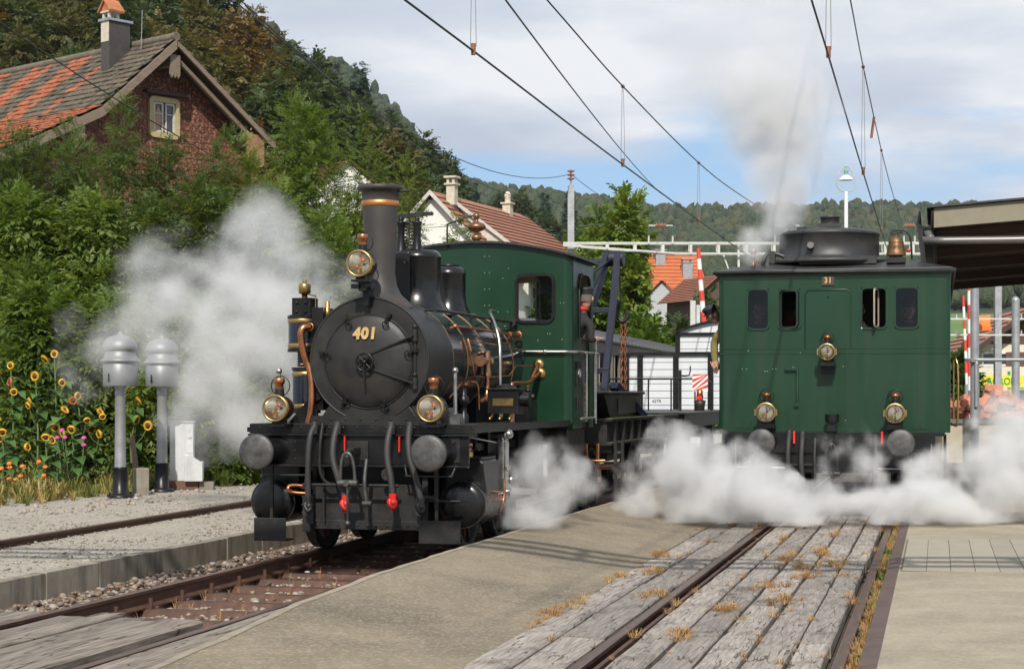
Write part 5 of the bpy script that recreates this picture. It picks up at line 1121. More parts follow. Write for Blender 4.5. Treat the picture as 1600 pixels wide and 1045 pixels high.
# ================================================================== SIGNAL BELLS AND CABINET AT THE LEFT
ZINC = mat('zinc_hood', (.20,.21,.215), .45, .35, var=.12, vs=3, col2=(.2,.2,.2), c2=(.5,.75), c2s=3)
def bell_post(label, p):
    T = thing('signal_bell', label, 'signal bell', (p.x,p.y,0), -TH_L+.3, 'railway signal bells on posts')
    m = MB(); m.lathe([(.20,.03),(.20,.08),(.13,.09),(.115,.1),(.115,.48),(.12,.5),(.095,.505)], (0,0,0), n=28); m.build('base', BLACK, T)
    m = MB(); m.lathe([(.092,.5),(.088,.55),(.078,1.6),(.085,1.61),(.085,1.65),(.08,1.66),(.08,1.70),(.09,1.71),(.09,1.75)], (0,0,0), n=24); m.build('post', GREYM, T)
    m = MB(); m.lathe([(.26,1.75),(.265,1.76),(.265,2.10),(.255,2.11)], (0,0,0), n=36); dr_ = m.build('drum', ZINC, T)
    m = MB(); m.box(-.145,-.125,-.27,-.255,1.84,1.94); m.prism([(-.16,1.84),(-.11,1.84),(-.135,1.81)], -.27, -.255); m.build('arrow_mark', BLACK, dr_)
    m = MB(); m.lathe([(.255,2.11),(.31,2.125),(.31,2.14),(.27,2.17),(.235,2.24),(.225,2.30),(.2,2.31)], (0,0,0), n=36); m.build('skirt', ZINC, T)
    m = MB(); m.lathe([(.23,2.30),(.265,2.31),(.268,2.36),(.25,2.42),(.20,2.48),(.1,2.525),(.04,2.535),(.04,2.56),(.02,2.58),(.001,2.60)], (0,0,0), n=36); m.build('hood', ZINC, T)
    m = MB()
    for k in range(4): a=PI/2*k+.4; m.cyl((.165*math.cos(a),.165*math.sin(a),.08),(.165*math.cos(a),.165*math.sin(a),.12),.018,n=6)
    m.build('base_bolts', BLACK, T)
    return T
q1 = at(188,772,27.6); q2 = at(253,764,29.3)
bell_post('grey hooded signal bell on a post, the nearer one beside the white conduit pipe', q1)
bell_post('grey hooded signal bell on a post between the concrete stump and white cabinet', q2)
q = at(183,700,27.8)
m = MB(); m.box(-.02,.02,-.02,.02,0,1.55); m.box(-.05,.0,-.04,.04,1.38,1.48); pz = m.build('conduit_pipe', WHITE, loc=(q.x-.0,q.y+.1,0)); tag(pz, 'thin white conduit pipe standing behind the nearer signal bell post', 'pipe')
q = at(220,770,28.3); m = MB(); m.box(-.12,.12,-.1,.1,-.05,.46); pz = m.build('concrete_stump', CONC, loc=(q.x,q.y,0), bevel=.02); tag(pz, 'short square concrete stump between the two signal bell posts', 'stump'); pz.rotation_euler = (0,0,.3)
q = at(217,700,29.2); m = MB(); m.T = Matrix.Rotation(-.12,4,'Y'); m.lathe([(.045,-.05),(.05,.5),(.042,.9),(.02,.98)], (0,0,0), n=8); pz = m.build('wooden_stake', mat('old_wood', (.16,.12,.09), .85, var=.3, vs=8, stretch=(10,10,1)), loc=(q.x,q.y,0)); tag(pz, 'weathered wooden stake leaning behind the concrete stump', 'stake')
q = at(292,760,30.0)
CB = thing('control_cabinet', 'white metal trackside cabinet with stepped front on a wooden base', 'cabinet', (q.x,q.y,0), -TH_L+.35)
m = MB(); m.box(-.27,.12,-.15,.15,.18,1.15); m.prism([(-.02,.18),(.28,.18),(.28,.48),(.25,.50),(.06,.62),(-.02,.62)], -.32, -.151); m.box(.121,.27,-.15,.15,.18,.5); cb = m.build('body', mat('cabinet_white', (.52,.53,.52), .5, var=.1, col2=(.4,.4,.38), c2=(.5,.75), c2s=3, streak=(3,3,.6)), CB, bevel=.01)
m = MB(); m.box(-.29,.14,-.17,.17,1.15,1.18); m.build('lid', GREYM, CB)
m = MB(); m.panel(.0,.11,.65,1.1,-.158,-.152); m.cyl((.06,-.16,.93),(.06,-.18,.93),.035,n=12); m.cyl((.05,-.16,1.02),(.05,-.17,1.02),.014,n=8); m.build('door', mat('cabinet_door', (.55,.56,.56), .45), CB)
m = MB(); m.box(-.3,.2,-.2,.2,.0,.18); m.build('wooden_base', mat('brown_wood', (.13,.07,.045), .8), CB)
m = MB(); m.box(.22,.45,-.2,.15,-.05,.16); m.build('concrete_block', CONC, CB)
# ================================================================== BUILDINGS
def roof_slope(mb, a, b, y0, y1, n, th=.05, lift=.05, mi=0):
    """overlapping tile courses from ridge point a to eave point b (x,z), running along y"""
    ax, az = a; bx, bz = b
    for i in range(n):
        f0, f1 = i/n, (i+1.15)/n
        p = [(ax+(bx-ax)*f, az+(bz-az)*f) for f in (f0, min(f1, 1.02))]
        nx, nz = (bz-az), -(bx-ax); L = math.hypot(nx, nz); nx, nz = nx/L, nz/L
        if nz < 0: nx, nz = -nx, -nz
        q = [(p[0][0]+nx*.005, p[0][1]+nz*.005), (p[1][0]+nx*lift, p[1][1]+nz*lift), (p[1][0]+nx*(lift-th), p[1][1]+nz*(lift-th)), (p[0][0]-nx*.03, p[0][1]-nz*.03)]
        mb.prism(q, y0, y1, 'xz', mi)
def chimney(parent, x, y, z0, z1, w, body, foot=None, cap='slab'):
    m = MB(); m.box(x-w/2,x+w/2,y-w/2,y+w/2,z0,z1); c = m.build('chimney', body, parent)
    if foot: k = MB(); k.box(x-w/2-.03,x+w/2+.03,y-w/2-.03,y+w/2+.03,z0,z0+(z1-z0)*.42); k.build('flashing', foot, c)
    k = MB(); k.box(x-w/2-.07,x+w/2+.07,y-w/2-.07,y+w/2+.07,z1,z1+.07)
    if cap == 'slab':
        for e in (-1,1):
            for g in (-1,1): k.box(x+e*(w/2-.06)-.05,x+e*(w/2-.06)+.05,y+g*(w/2-.06)-.05,y+g*(w/2-.06)+.05,z1+.07,z1+.28)
        k.box(x-w/2-.08,x+w/2+.08,y-w/2-.08,y+w/2+.08,z1+.28,z1+.36)
    elif cap == 'pot': k.lathe([(w*.38,z1+.07),(w*.36,z1+.3),(w*.42,z1+.33),(w*.42,z1+.4),(w*.2,z1+.55),(.001,z1+.56)], (x,y,0), n=14)
    k.build('chimney_cap', body, c); return c
def window(parent, x, z, w, h, y, frame, pane, mull=True, name='window'):
    m = MB(); m.ring_rect(x-w/2+.06,x+w/2-.06,z+.06,z+h-.06,y-.05,y+.02,.07,.01); f = m.build(name, frame, parent)
    k = MB(); k.panel(x-w/2+.05,x+w/2-.05,z+.05,z+h-.05,y-.02,y-.01); k.build('pane', pane, f)
    if mull: k = MB(); k.box(x-.025,x+.025,y-.045,y-.021,z+.05,z+h-.05); k.box(x-w/2+.05,x+w/2-.05,y-.04,y-.022,z+h*.6,z+h*.6+.03); k.build('glazing_bar', frame, f)
    return f
DPANE = mat('dark_pane', (.03,.035,.04), .08, var=.1, spec=.8)
# ---- brown shingled house on the left
SHING = mat('wood_shingles', (0.125, 0.042, 0.024), .8, var=.5, vs=14, stretch=(1.6,1.6,.9), col2=(.07,.03,.02), c2=(.45,.75), c2s=1.1, bump=.03, bs=14)
t_ = SHING.node_tree; b_ = t_.nodes['Principled BSDF']
speckle(SHING, 17, .8, (.33,.16,.10))
HX = -8.62*50/46; HZ = 11.56
HS = thing('shingle_house', 'brown wood shingled house with patched orange and grey tiled roof above the hedge', 'house', (HX, 50, 0), math.radians(48.5))
GY = .85; rt_ = random.Random(2)
rake = lambda x: HZ-.12-(.70*x if x > 0 else (-x*.88 if x > -2.46 else 2.16+(-x-2.46)*.49))
m = MB(); WH = (-.33,.75,8.88,10.02)
m.panel(-6.2, 3.15, 1.5, lambda x: rake(x)-.02, GY, GY+.2, [WH], 40); m.build('gable_wall', SHING, HS)
m = MB(); z = 5.2; q_ = 0
while z < HZ-.5:      # courses of shingles, each row lapping over the one below
    a = -6.15
    while a < 3.1:
        b = a+.115; zt = min(rake(a), rake(b))-.03
        if zt > z+.1 and not (b > WH[0]-.02 and a < WH[1]+.02 and z+.17 > WH[2] and z < WH[3]): m.prism([(GY-.026+.008*rt_.random(),z),(GY-.001,z),(GY-.001,z+.2),(GY-.006,z+.2)], a, b-.008, 'yz')
        a = b
    z += .16
m.build('shingles', SHING, HS, kind='stuff')
m = MB(); m.box(2.95,3.15,GY+.2,14,1.5,8.9); m.box(-6.2,-6,GY+.2,14,1.5,7.5); m.box(-6.0,3,13.8,14,1.5,7.5); m.build('side_wall', SHING, HS)
m = MB(); m.panel(-3.0,2.2,1.5,6.55,GY-.03,GY-.005,(),1); m.box(-3.2,2.4,GY-.35,GY-.04,6.6,6.75); m.build('lower_wall', mat('cream_render', (.52,.44,.28), .8, var=.1), HS)
YF = mat('yellow_frame', (.42,.34,.17), .6, var=.15); 
m = MB(); m.ring_rect(WH[0]+.16,WH[1]-.16,WH[2]+.14,WH[3]-.14,GY-.08,GY+.1,.15,.01); wf = m.build('window', YF, HS)
cxw = (WH[0]+WH[1])/2
m = MB()
for a,b in ((WH[0]+.16,cxw-.02),(cxw+.02,WH[1]-.16)):
    m.ring_rect(a+.07,b-.06,WH[2]+.2,WH[3]-.2,GY-.04,GY+.02,.05,.01); m.box(a+.03,b-.03,GY-.035,GY+.01,WH[2]+.66,WH[2]+.69)
m.build('sash', mat('old_white', (.5,.48,.42), .6, var=.2), wf)
m = MB(); m.box(WH[0]+.1,WH[1]-.1,GY,GY+.01,WH[2]+.1,WH[3]-.1); m.build('pane', DPANE, wf)
m = MB(); m.prism([(WH[0]+.22,WH[2]+.2),(WH[0]+.42,WH[2]+.2),(WH[0]+.48,WH[3]-.5),(WH[0]+.36,WH[3]-.25),(WH[0]+.27,WH[3]-.4)], GY-.012, GY-.004); m.build('curtain', mat('curtain_pink', (.42,.25,.19), .8), wf)
m = MB(); m.box(WH[0]-.2,WH[1]+.2,GY-.25,GY,WH[3]+.06,WH[3]+.14); m.build('window_hood', mat('dark_wood', (.05,.035,.028), .8), wf)
# tiles, laid one by one in courses
TILE = tintmat('roof_tile', [(.06,.05,.038),(.11,.09,.065),(.16,.13,.09),(.13,.075,.05),(.32,.10,.045),(.45,.14,.06)], .85)
tv_ = []; VV = []; FF = []; TL = []
bx8 = np.array([(-.5,0,0),(.5,0,0),(.5,1,0),(-.5,1,0),(-.5,0,1),(.5,0,1),(.5,1,1),(-.5,1,1)]); bf = np.array([(0,3,2,1),(4,5,6,7),(0,1,5,4),(1,2,6,5),(2,3,7,6),(3,0,4,7)])
rt = np.random.default_rng(5)
prof = [(0,0),(-2.46,-2.16),(-5.0,-3.41),(-7.6,-4.5)]
def slope_tiles(p0, p1, y0, y1, tintf, tw=.20, cl=.27):
    (x0,z0),(x1,z1) = p0,p1; L = math.hypot(x1-x0,z1-z0); n = int(round(L/cl)); ux, uz = (x1-x0)/L, (z1-z0)/L
    nx, nz = (uz,-ux) if -ux*1 > 0 else (-uz,ux)
    k = int((y1-y0)/tw)
    for i in range(n):
        for j in range(k):
            c = np.array([x0+ux*cl*i, y0+tw*(j+.5)+(tw/2 if i % 2 else 0), z0+uz*cl*i]) + rt.normal(0,.006,3)
            U = np.array([ux,0,uz]); Nn = np.array([nx,0,nz]); Yv = np.array([0,1.,0])
            lift = .02
            TL.append((c, U, Nn, tw, cl, tintf(i,j,c))); continue
            v = c + bx8[:,0:1]*Yv*(tw*.96) + bx8[:,1:2]*(U*cl*1.18+Nn*.035) + bx8[:,2:3]*Nn*.028
            FF.append(bf+8*len(VV)); VV.append(v); tv_.append(np.full(8, tintf(i,j,c)))
def tint_left(i, j, c):
    y, z = c[1], c[2]; u = mnoise.noise(Vector((y*.55, c[0]*.12, 3)))
    q_ = y+c[0]*.12+.25*u
    org = c[0] < -2.35-.08*y+.3*u or (y > 2.5 and ((q_+.5) % 2.1) < 1.0)
    return rt.uniform(.78,1.0) if org and rt.uniform() > .06 else min(.62, max(0, rt.uniform(.05,.5)+.2*u))
for a,b in zip(prof, prof[1:]): slope_tiles(a, b, .0, 15, tint_left)
slope_tiles((0,0),(3.75,-2.62), .0, 15, lambda i,j,c: rt.uniform(.05,.5))
hs_m = Matrix.Translation((HX,50,HZ)) @ Matrix.Rotation(math.radians(48.5),4,'Z')
TL.sort(key=lambda q: ((hs_m @ Vector(q[0])).length if q[0][0] < -.02 else 1e6))
tile_me = {}
for k_,(c,U,Nn,tw,cl,tt) in enumerate(TL):
    v = bx8[:,0:1]*np.array([0,1.,0])*(tw*.96) + bx8[:,1:2]*(U*cl*1.18+Nn*.035) + bx8[:,2:3]*Nn*.028
    if k_ < 300:      # the nearest tiles are parts of their own, the rest stay one part
        key = (round(U[0],3), int(tt*9))
        if key not in tile_me: tile_me[key] = np_mesh('tile', v, bf, TILE, np.full(8, tt))
        link_mesh('tile', tile_me[key], HS, Vector(c)+Vector((0,0,HZ)))
    else: FF.append(bf+8*len(VV)); VV.append(c+v); tv_.append(np.full(8, tt))
V_ = np.concatenate(VV)+np.array([0,0,HZ]); F_ = np.concatenate(FF)
o = link_mesh('roof_tiles', np_mesh('roof_tiles', V_, F_, TILE, np.concatenate(tv_)), HS); o['kind'] = 'stuff'
OLDW = mat('old_timber', (.20,.15,.11), .85, var=.3, vs=5, stretch=(1,1,8)); LTW = mat('raw_timber', (.30,.17,.09), .8, var=.2, vs=4)
m = MB(); zz = HZ-.06
for a,b in list(zip(prof,prof[1:]))+[((0,0),(3.75,-2.62))]:
    m.prism([(a[0],zz+a[1]),(b[0],zz+b[1]),(b[0],zz+b[1]-.05),(a[0],zz+a[1]-.05)], .02, 15)
m.build('roof_boarding', mat('dark_wood', (.05,.035,.028), .8), HS)
m = MB()
for a,b in zip(prof,prof[1:]): m.prism([(a[0],zz+a[1]+.02),(b[0],zz+b[1]+.02),(b[0],zz+b[1]-.24),(a[0],zz+a[1]-.24)], -.05, .015)
m.build('barge_board', OLDW, HS)
m = MB(); m.prism([(0.05,zz-.02),(3.75,zz-2.62),(3.7,zz-2.76),(.05,zz-.17)], -.05, .015); m.prism([(0.1,zz-.32),(3.6,zz-2.76),(3.55,zz-2.9),(.1,zz-.44)], .2, .3); m.build('barge_board', OLDW, HS)
for x, z, w, h, mt in ((.02,HZ-.45,.34,.55,OLDW),(-3.15,HZ-2.55,.34,.75,OLDW),(2.95,HZ-2.35,.62,.85,LTW)):
    m = MB(); P = [(x-w/2,z),(x+w/2,z)]; n = 6
    for i in range(n+1):
        P.append((x+w/2-w*i/n, z-h-(.1 if i % 2 else 0)))
    m.prism(P, .06, .12); m.build('carved_purlin_board', mt, HS)
    m = MB(); m.box(x-.09,x+.09,.13,GY,z-.3,z-.05); m.build('purlin', OLDW, HS)
m = MB(); m.tube([(0,-.03,HZ+.05),(0,15,HZ+.05)], .12, 8); m.build('ridge_tiles', mat('ridge_tile', (.14,.115,.085), .85, var=.3), HS)
# chimney with slate clad foot and tiled hood
SL = mat('slate_cladding', (.06,.05,.048), .6, var=.25, vs=6); CRM = mat('chimney_render', (.52,.47,.37), .8)
cxx, cyy = -.62, 1.95
x0, x1, y0, y1 = cxx-.36, cxx+.36, cyy-.19, cyy+.19
m = MB(); m.box(x0,x1,y0,y1,HZ-1.3,HZ+.62); chm = m.build('chimney', SL, HS, bevel=.008)
m = MB(); m.box(x0-.012,x0+.25,y0+.01,y1-.01,HZ+.02,HZ+.64); m.build('chimney_stack', CRM, chm)
m = MB(); m.box(x0-.06,x1+.06,y0-.06,y1+.06,HZ+.60,HZ+.67); m.build('chimney_cap', mat('lead_grey', (.33,.36,.4), .4, .5), chm)
m = MB()
for xx in (x0+.02,x0+.3):
    for yy in (y0+.03,y1-.1): m.box(xx,xx+.07,yy,yy+.07,HZ+.67,HZ+.84)
m.box(x0-.02,x0+.42,y0-.02,y1+.02,HZ+.84,HZ+.88); m.build('hood_post', CRM, chm)
m = MB()
for e in (-1,1): m.prism([(cyy+e*.27,HZ+.84),(cyy,HZ+1.18),(cyy,HZ+1.24),(cyy+e*.29,HZ+.90)], x0-.06, x0+.46, 'yz')
m.prism([(cyy-.2,HZ+.88),(cyy+.2,HZ+.88),(cyy,HZ+1.16)], x0+.0, x0+.4, 'yz'); m.build('tile_hood', mat('hood_tile', (.42,.15,.07), .8, var=.3), chm)
m = MB(); m.tube([(-.3,1.2,HZ-.2),(-.28,1.2,HZ+.3),(-.3,1.15,HZ+.9)], .012, 5); m.build('lightning_rod', GREYM, HS)
# neighbour roof cut by the left frame edge
q = at(-14, 150, 62)
NB = thing('neighbour_house', 'red walled house with small pale chimney cut off by the left picture edge', 'house', (q.x,q.y,0), math.radians(30))
m = MB(); m.box(-2.5,1.2,-1,5,1,10.6); m.build('wall', mat('dark_red_render', (.22,.06,.05), .8), NB)
m = MB(); roof_slope(m, (-.6,12.4), (1.6,10.4), -1.3, 5.3, 8); roof_slope(m, (-.6,12.4), (-2.9,10.4), -1.3, 5.3, 8); m.build('roof', mat('brown_tile', (.20,.08,.05), .85, var=.3), NB)
chimney(NB, .75, -.5, 10.8, 12.4, .85, CRM, None, 'slab')
# ---- white house with brown tiled roof behind the locomotive
BT = mat('brown_red_tile', (.30,.135,.085), .85, var=.3, vs=7, col2=(.36,.18,.115), c2=(.5,.7), c2s=2, stretch=(1,3,1)); WR = mat('white_render', (.70,.69,.63), .8, var=.05)
q = at(672, 298, 72)
WHS = thing('white_house', 'white gabled house with brown red tiled roof and two chimneys behind the locomotive chimney', 'house', (q.x, q.y, 0), math.radians(-21.5))
RZ = q.z
m = MB(); m.panel(-5, 3.2, 0, lambda x: RZ-.15-abs(x)*1.02, .3, .5, (), 24); m.box(3.0,3.2,.5,9.5,0,RZ-3.4); m.box(-5,3.2,9.3,9.5,0,RZ-4); m.build('wall', WR, WHS)
m = MB(); roof_slope(m, (0,RZ), (3.55,RZ-3.6), 0, 10, 15, .06, .07); roof_slope(m, (0,RZ), (-5.2,RZ-5.2), 0, 10, 20, .06, .07); m.build('roof', BT, WHS)
# raised shed dormer on the right slope with pale cheek
m = MB(); y0, y1 = 1.1, 9.6
roof_slope(m, (.35,RZ-.15), (3.9,RZ-2.75), y0, y1, 14, .06, .07); m.build('dormer_roof', BT, WHS)
m = MB(); m.prism([(.75,RZ-.6),(3.75,RZ-2.75),(3.75,RZ-4.2)], y0+.12, y0+.22); m.build('dormer_cheek', mat('pale_render', (.52,.50,.44), .8), WHS)
m = MB(); m.prism([(.35,RZ-.10),(3.95,RZ-2.74),(3.95,RZ-2.9),(.35,RZ-.26)], y0-.04, y0+.03); m.prism([(0,RZ+.03),(3.6,RZ-3.6),(3.5,RZ-3.75),(0,RZ-.16)], -.06, .0); m.prism([(0,RZ+.03),(-5.3,RZ-5.3),(-5.2,RZ-5.45),(0,RZ-.16)], -.06, .0); m.build('verge_board', mat('verge_pale', (.5,.48,.44), .7), WHS)
m = MB(); m.tube([(3.98,y0,RZ-2.85),(3.98,y1,RZ-2.85)], .11, 8); m.build('gutter', BLACK, WHS)
chimney(WHS, .55, .95, RZ-1.1, RZ+.30, .36, CRM, SL); chimney(WHS, .5, 7.2, RZ-1.0, RZ+.15, .36, CRM, mat('lead_grey', (.33,.36,.4), .4, .5), 'pot')
# ---- orange roofed houses further back
OT = mat('orange_tile', (.46,.135,.05), .85, var=.25, vs=5, stretch=(1,3,1), col2=(.36,.11,.05), c2=(.5,.7), c2s=.7); GRW = mat('grey_render', (.40,.41,.42), .8, var=.05)
def simple_house(label, px, py, Y, rz, w, L, pitch, wallm, roofm, wallh, chims=(), wins=(), n=14, name='house'):
    q = at(px, py, Y); T = thing(name, label, 'house', (q.x,q.y,0), rz); R = q.z
    m = MB(); m.panel(-w/2, w/2, -.4, lambda x: R-.12-abs(x)*pitch, .3, .5, (), 16); ez = R-w/2*pitch; m.box(-w/2,-w/2+.2,.5,L-.3,-.4,ez); m.box(w/2-.2,w/2,.5,L-.3,-.4,ez); m.panel(-w/2,w/2,-.4,lambda x: R-.12-abs(x)*pitch,L-.5,L-.3,(),16); m.build('wall', wallm, T)
    m = MB(); roof_slope(m, (0,R), (w/2+.5,R-(w/2+.5)*pitch), 0, L, n, .07, .08); roof_slope(m, (0,R), (-w/2-.5,R-(w/2+.5)*pitch), 0, L, n, .07, .08); m.build('roof', roofm, T)
    for (x,y,h) in chims: chimney(T, x, y, R-abs(x)*pitch-.5, R-abs(x)*pitch+h, .8, GREYM, None, 'slab')
    for (x,z,ww,hh) in wins: window(T, x, z, ww, hh, .3, WHITE, DPANE)
    return T
simple_house('big orange roofed house with grey chimney between the trees and the red white pole', 968, 393, 150, math.radians(-84), 10, 6.6, .82, GRW, OT, 4, [(2.6,5.2,1.0),(1.2,3.2,.7)], ())
q = at(1052, 432, 100)
simple_house('small orange roofed gable with white window in front of the big orange roof', 1034, 437, 130, math.radians(-8), 3.6, 6, 1.0, GRW, OT, 3, (), [(0,4.6,.8,1.0),(0,3.2,.8,.9)])
simple_house('low orange roofed house beside the green railcar edge', 1098, 436, 160, math.radians(-88), 8, 9, .75, WR, OT, 4, [(2,4,.8)])
simple_house('orange roofed house peeping between the white house and the mast', 878, 392, 120, math.radians(50), 7, 9, .8, WR, OT, 4)
simple_house('small house with dark brown gable beside the railcar roof', 1124, 430, 108, math.radians(25), 3, 4, .8, mat('dark_gable', (.10,.06,.045), .8), BT, 4)
simple_house('white gabled house among trees behind the mast', 909, 366, 160, math.radians(-20), 4.5, 8, 1.0, WR, mat('grey_roof', (.12,.12,.125), .8), 4)
simple_house('flat grey house at the foot of the hill beside the white house roof', 860, 368, 130, math.radians(70), 5, 9, .25, mat('house_grey', (.2,.2,.2), .8), mat('grey_roof', (.12,.12,.125), .8), 4)
simple_house('white house half hidden by the pale green tree under the hill', 548, 250, 120, math.radians(35), 6, 9, .7, WR, mat('brown_tile', (.20,.08,.05), .85), 4)
# ---- farm shop on the right with yellow sign
q = at(1612, 478, 84)
FS = thing('shop_building', 'cream gabled shop with brown timber gable and yellow fuel sign behind the brick pile', 'shop', (q.x,q.y,0), math.radians(-6))
R = q.z; CRW = mat('cream_wall', (.66,.60,.47), .8, var=.05)
m = MB(); hs = [(-2.2,-1.0,3.05,3.6),(.2,1.4,3.05,3.6),(-3.4,-1.9,1.35,1.9),(-.9,.7,1.35,1.9)]
m.panel(-4.3,4.3,-.4,lambda x: R-.3-abs(x)*.72,.3,.5,hs,20); m.box(-4.3,-4.1,.5,14,-.4,R-3.3); m.box(4.1,4.3,.5,14,-.4,R-3.3); m.build('wall', CRW, FS)
m = MB(); m.prism([(-2.2,R-1.75),(2.2,R-1.75),(0,R-.2)], .24, .29); m.build('timber_gable', mat('gable_boards', (.12,.06,.04), .8, var=.3, vs=4, stretch=(12,1,1)), FS)
m = MB(); roof_slope(m, (0,R), (5.0,R-3.6), -.6, 14, 14, .07, .08); roof_slope(m, (0,R), (-5.0,R-3.6), -.6, 14, 14, .07, .08); m.build('roof', BT, FS)
m = MB()
for e in (-1,1): m.prism([(0,R-.02),(e*5.1,R-3.7),(e*5.05,R-3.95),(0,R-.3)], -.66, -.6)
m.build('barge_board', mat('dark_wood', (.05,.035,.028), .8), FS)
for h in hs:
    m = MB(); m.box(h[0],h[1],.4,.42,h[2],h[3]); pn = m.build('window', DPANE, FS); m = MB(); m.ring_rect(h[0]+.03,h[1]-.03,h[2]+.03,h[3]-.03,.27,.33,.09,.01); m.box((h[0]+h[1])/2-.04,(h[0]+h[1])/2+.04,.28,.32,h[2],h[3]); m.build('frame', WHITE if h[2] > 2 else mat('yellow_green', (.45,.5,.08), .6), pn)
for x in (-2.9,-.75,-.15): m = MB(); m.box(x-.4,x+.25,.26,.3,3.0,3.65); m.build('shutter', mat('shutter_brown', (.12,.06,.045), .7), FS)
text_mesh('shop_lettering', 'Landi', 1.15, .02, mat('sign_green', (.03,.28,.07), .5), FS, (.1,.27,2.3), align='CENTER', bold=.01)
q = at(1545, 596, 76)
SGN = thing('fuel_sign', 'long yellow sign band with green lettering AGROLA in front of the cream shop', 'sign', (q.x,0,0), 0); SGN.location = (q.x,q.y,0)
m = MB(); m.box(-1.35,3.2,0,.12,1.95,2.46); m.build('board', mat('sign_yellow', (.72,.62,.03), .5, var=.03), SGN)
text_mesh('lettering', 'AGROLA', .42, .01, mat('sign_green', (.03,.28,.07), .5), SGN, (.62,-.012,2.2), xs=.85, bold=.008)
m = MB(); m.torus((1.75,-.01,2.2), (0,1,0), .13, .03, 16, 6, 0, .7, 5.6); m.build('emblem', mat('sign_green', (.03,.28,.07), .5), SGN)
m = MB(); m.box(-1.3,-1.2,.02,.1,-.4,1.95); m.box(3.0,3.1,.02,.1,-.4,1.95); m.build('leg', GREYM, SGN)
m = MB(); m.box(-1.52,-1.36,-.02,.12,1.8,2.62); gs = m.build('end_panel', mat('sign_green2', (.03,.4,.10), .5), SGN)
q = at(1533, 507, 70)
m = MB(); m.add([(-.35,0,.3),(.35,0,.38),(.25,-.4,-.1),(-.35,-.4,-.12)], [(0,1,2,3)]); m.box(-.35,.3,-.4,-.37,-.25,-.08); m.cyl((-.3,-.02,.3),(-.3,-.02,-q.z-.4),.03,n=6)
pz = m.build('orange_awning', mat('orange_cloth', (.75,.16,.02), .7), loc=(q.x,q.y,q.z)); tag(pz, 'small orange awning standing left of the cream shop gable', 'awning')
# ================================================================== CANOPY AND LOADING DOCK AT THE RIGHT
cw = wr(1.22, 1.0)
CN = thing('platform_canopy', 'station platform canopy with beige fascia and dark boarded underside at the right', 'canopy', (cw.x,cw.y,0), -TH_R)
FASC = mat('fascia_beige', (.21,.185,.13), .6, var=.12); DWOOD = mat('canopy_dark_wood', (.055,.028,.019), .7, var=.3, vs=4, stretch=(8,1,8))
z0 = 3.80; sl = .065
m = MB(); m.prism([(.06,z0),(9,z0+9*sl),(9,z0+.27+9*sl),(.06,z0+.25)], 0, .05); m.build('fascia', FASC, CN)
m = MB(); m.prism([(-.03,z0+.255),(9,z0+.275+9*sl),(9,z0+.30+9*sl),(-.03,z0+.28)], -.06, 14.2); m.build('roof', ROOFBLACK, CN)
for i in range(34):
    x = .10+.26*i; m = MB(); a = z0+x*sl+.04; m.prism([(x,a),(x+.25,a+.25*sl),(x+.25,a+.25*sl+.03),(x,a+.03)], .05, 14.2); m.build('soffit_plank', DWOOD, CN)
for i in range(5):
    y = .8+3*i; m = MB(); m.prism([(.1,z0-.10),(9,z0-.10+9*sl),(9,z0+.035+9*sl),(.1,z0+.035)], y, y+.14); m.build('rafter', DWOOD, CN)
m = MB(); m.box(1.9,2.15,1.0,14,z0-.28,z0-.02); m.build('purlin_beam', DWOOD, CN)
m = MB(); m.prism([(-.13,z0+.22),(-.16,z0+.05),(-.08,z0-.02),(.03,z0-.02),(.055,z0+.22),(.03,z0+.22),(.02,z0+.01),(-.07,z0+.01),(-.13,z0+.06),(-.11,z0+.22)], -.05, 14.2); m.build('gutter', BLACK, CN)
m = MB(); m.tube([(-.02,.1,z0+.0),(-.02,.05,z0-.02),(.0,-.03,z0-.10),(.06,-.08,z0-.16),(.2,-.10,z0-.18),(3.6,-.10,z0-.20)], .05, 10, 0, 4); m.build('drain_pipe', mat('pipe_grey', (.17,.16,.155), .4, .6), CN)
for y in (1.2,6.2,11.2,14.0):
    m = MB(); m.box(8.5,8.65,y,y+.15,.0,z0+.5); m.build('post', GREYM, CN)
# pipe frame in front of the dock
q = at(1523, 700, 41)
PF = thing('pipe_frame', 'grey post with horizontal pipe rail standing before the loading dock with bricks', 'pipe frame', (q.x,q.y,0), 0)
m = MB(); m.cyl((0,0,0),(0,0,4.4),.10,n=14); m.build('post', GREYM, PF)
m = MB(); m.tube([(.0,-.14,1.35),(.0,-.14,2.32),(.03,-.14,2.38),(.12,-.14,2.415),(5,-.14,2.415)], .045, 8, 0, 3); m.build('rail', GREYM, PF)
q = at(1587, 620, 50)
m = MB(); m.cyl((0,0,0),(0,0,4.25),.11,n=14); m.sphere((0,0,4.25),.12,8); pz = m.build('steel_post', GREYM, loc=(q.x,q.y,0)); tag(pz, 'galvanised round post behind the brick pile in front of the shop', 'post')
q = at(1486, 655, 42)
DK = thing('loading_dock', 'concrete loading dock with dark edge carrying the heap of orange bricks', 'dock', (q.x,q.y,0), 0)
m = MB(); m.box(-.2,7,0,5,-.1,.95); m.build('wall', mat('dock_concrete', (.42,.37,.27), .85, var=.15, col2=(.25,.22,.17), c2=(.5,.7), c2s=1.5), DK)
m = MB(); m.box(-.25,7.05,-.06,5,.95,1.05); m.build('slab', mat('dock_edge', (.13,.12,.11), .8), DK)
BRICK = mat('orange_brick', (.50,.20,.12), .85, var=.2, vs=10, rnd=.22, bump=.008)
m = MB(); m.box(-.21,.21,-.085,.085,-.075,.075); bp0 = m.build('brick', BRICK, bevel=.006); rb = random.Random(4); first = True
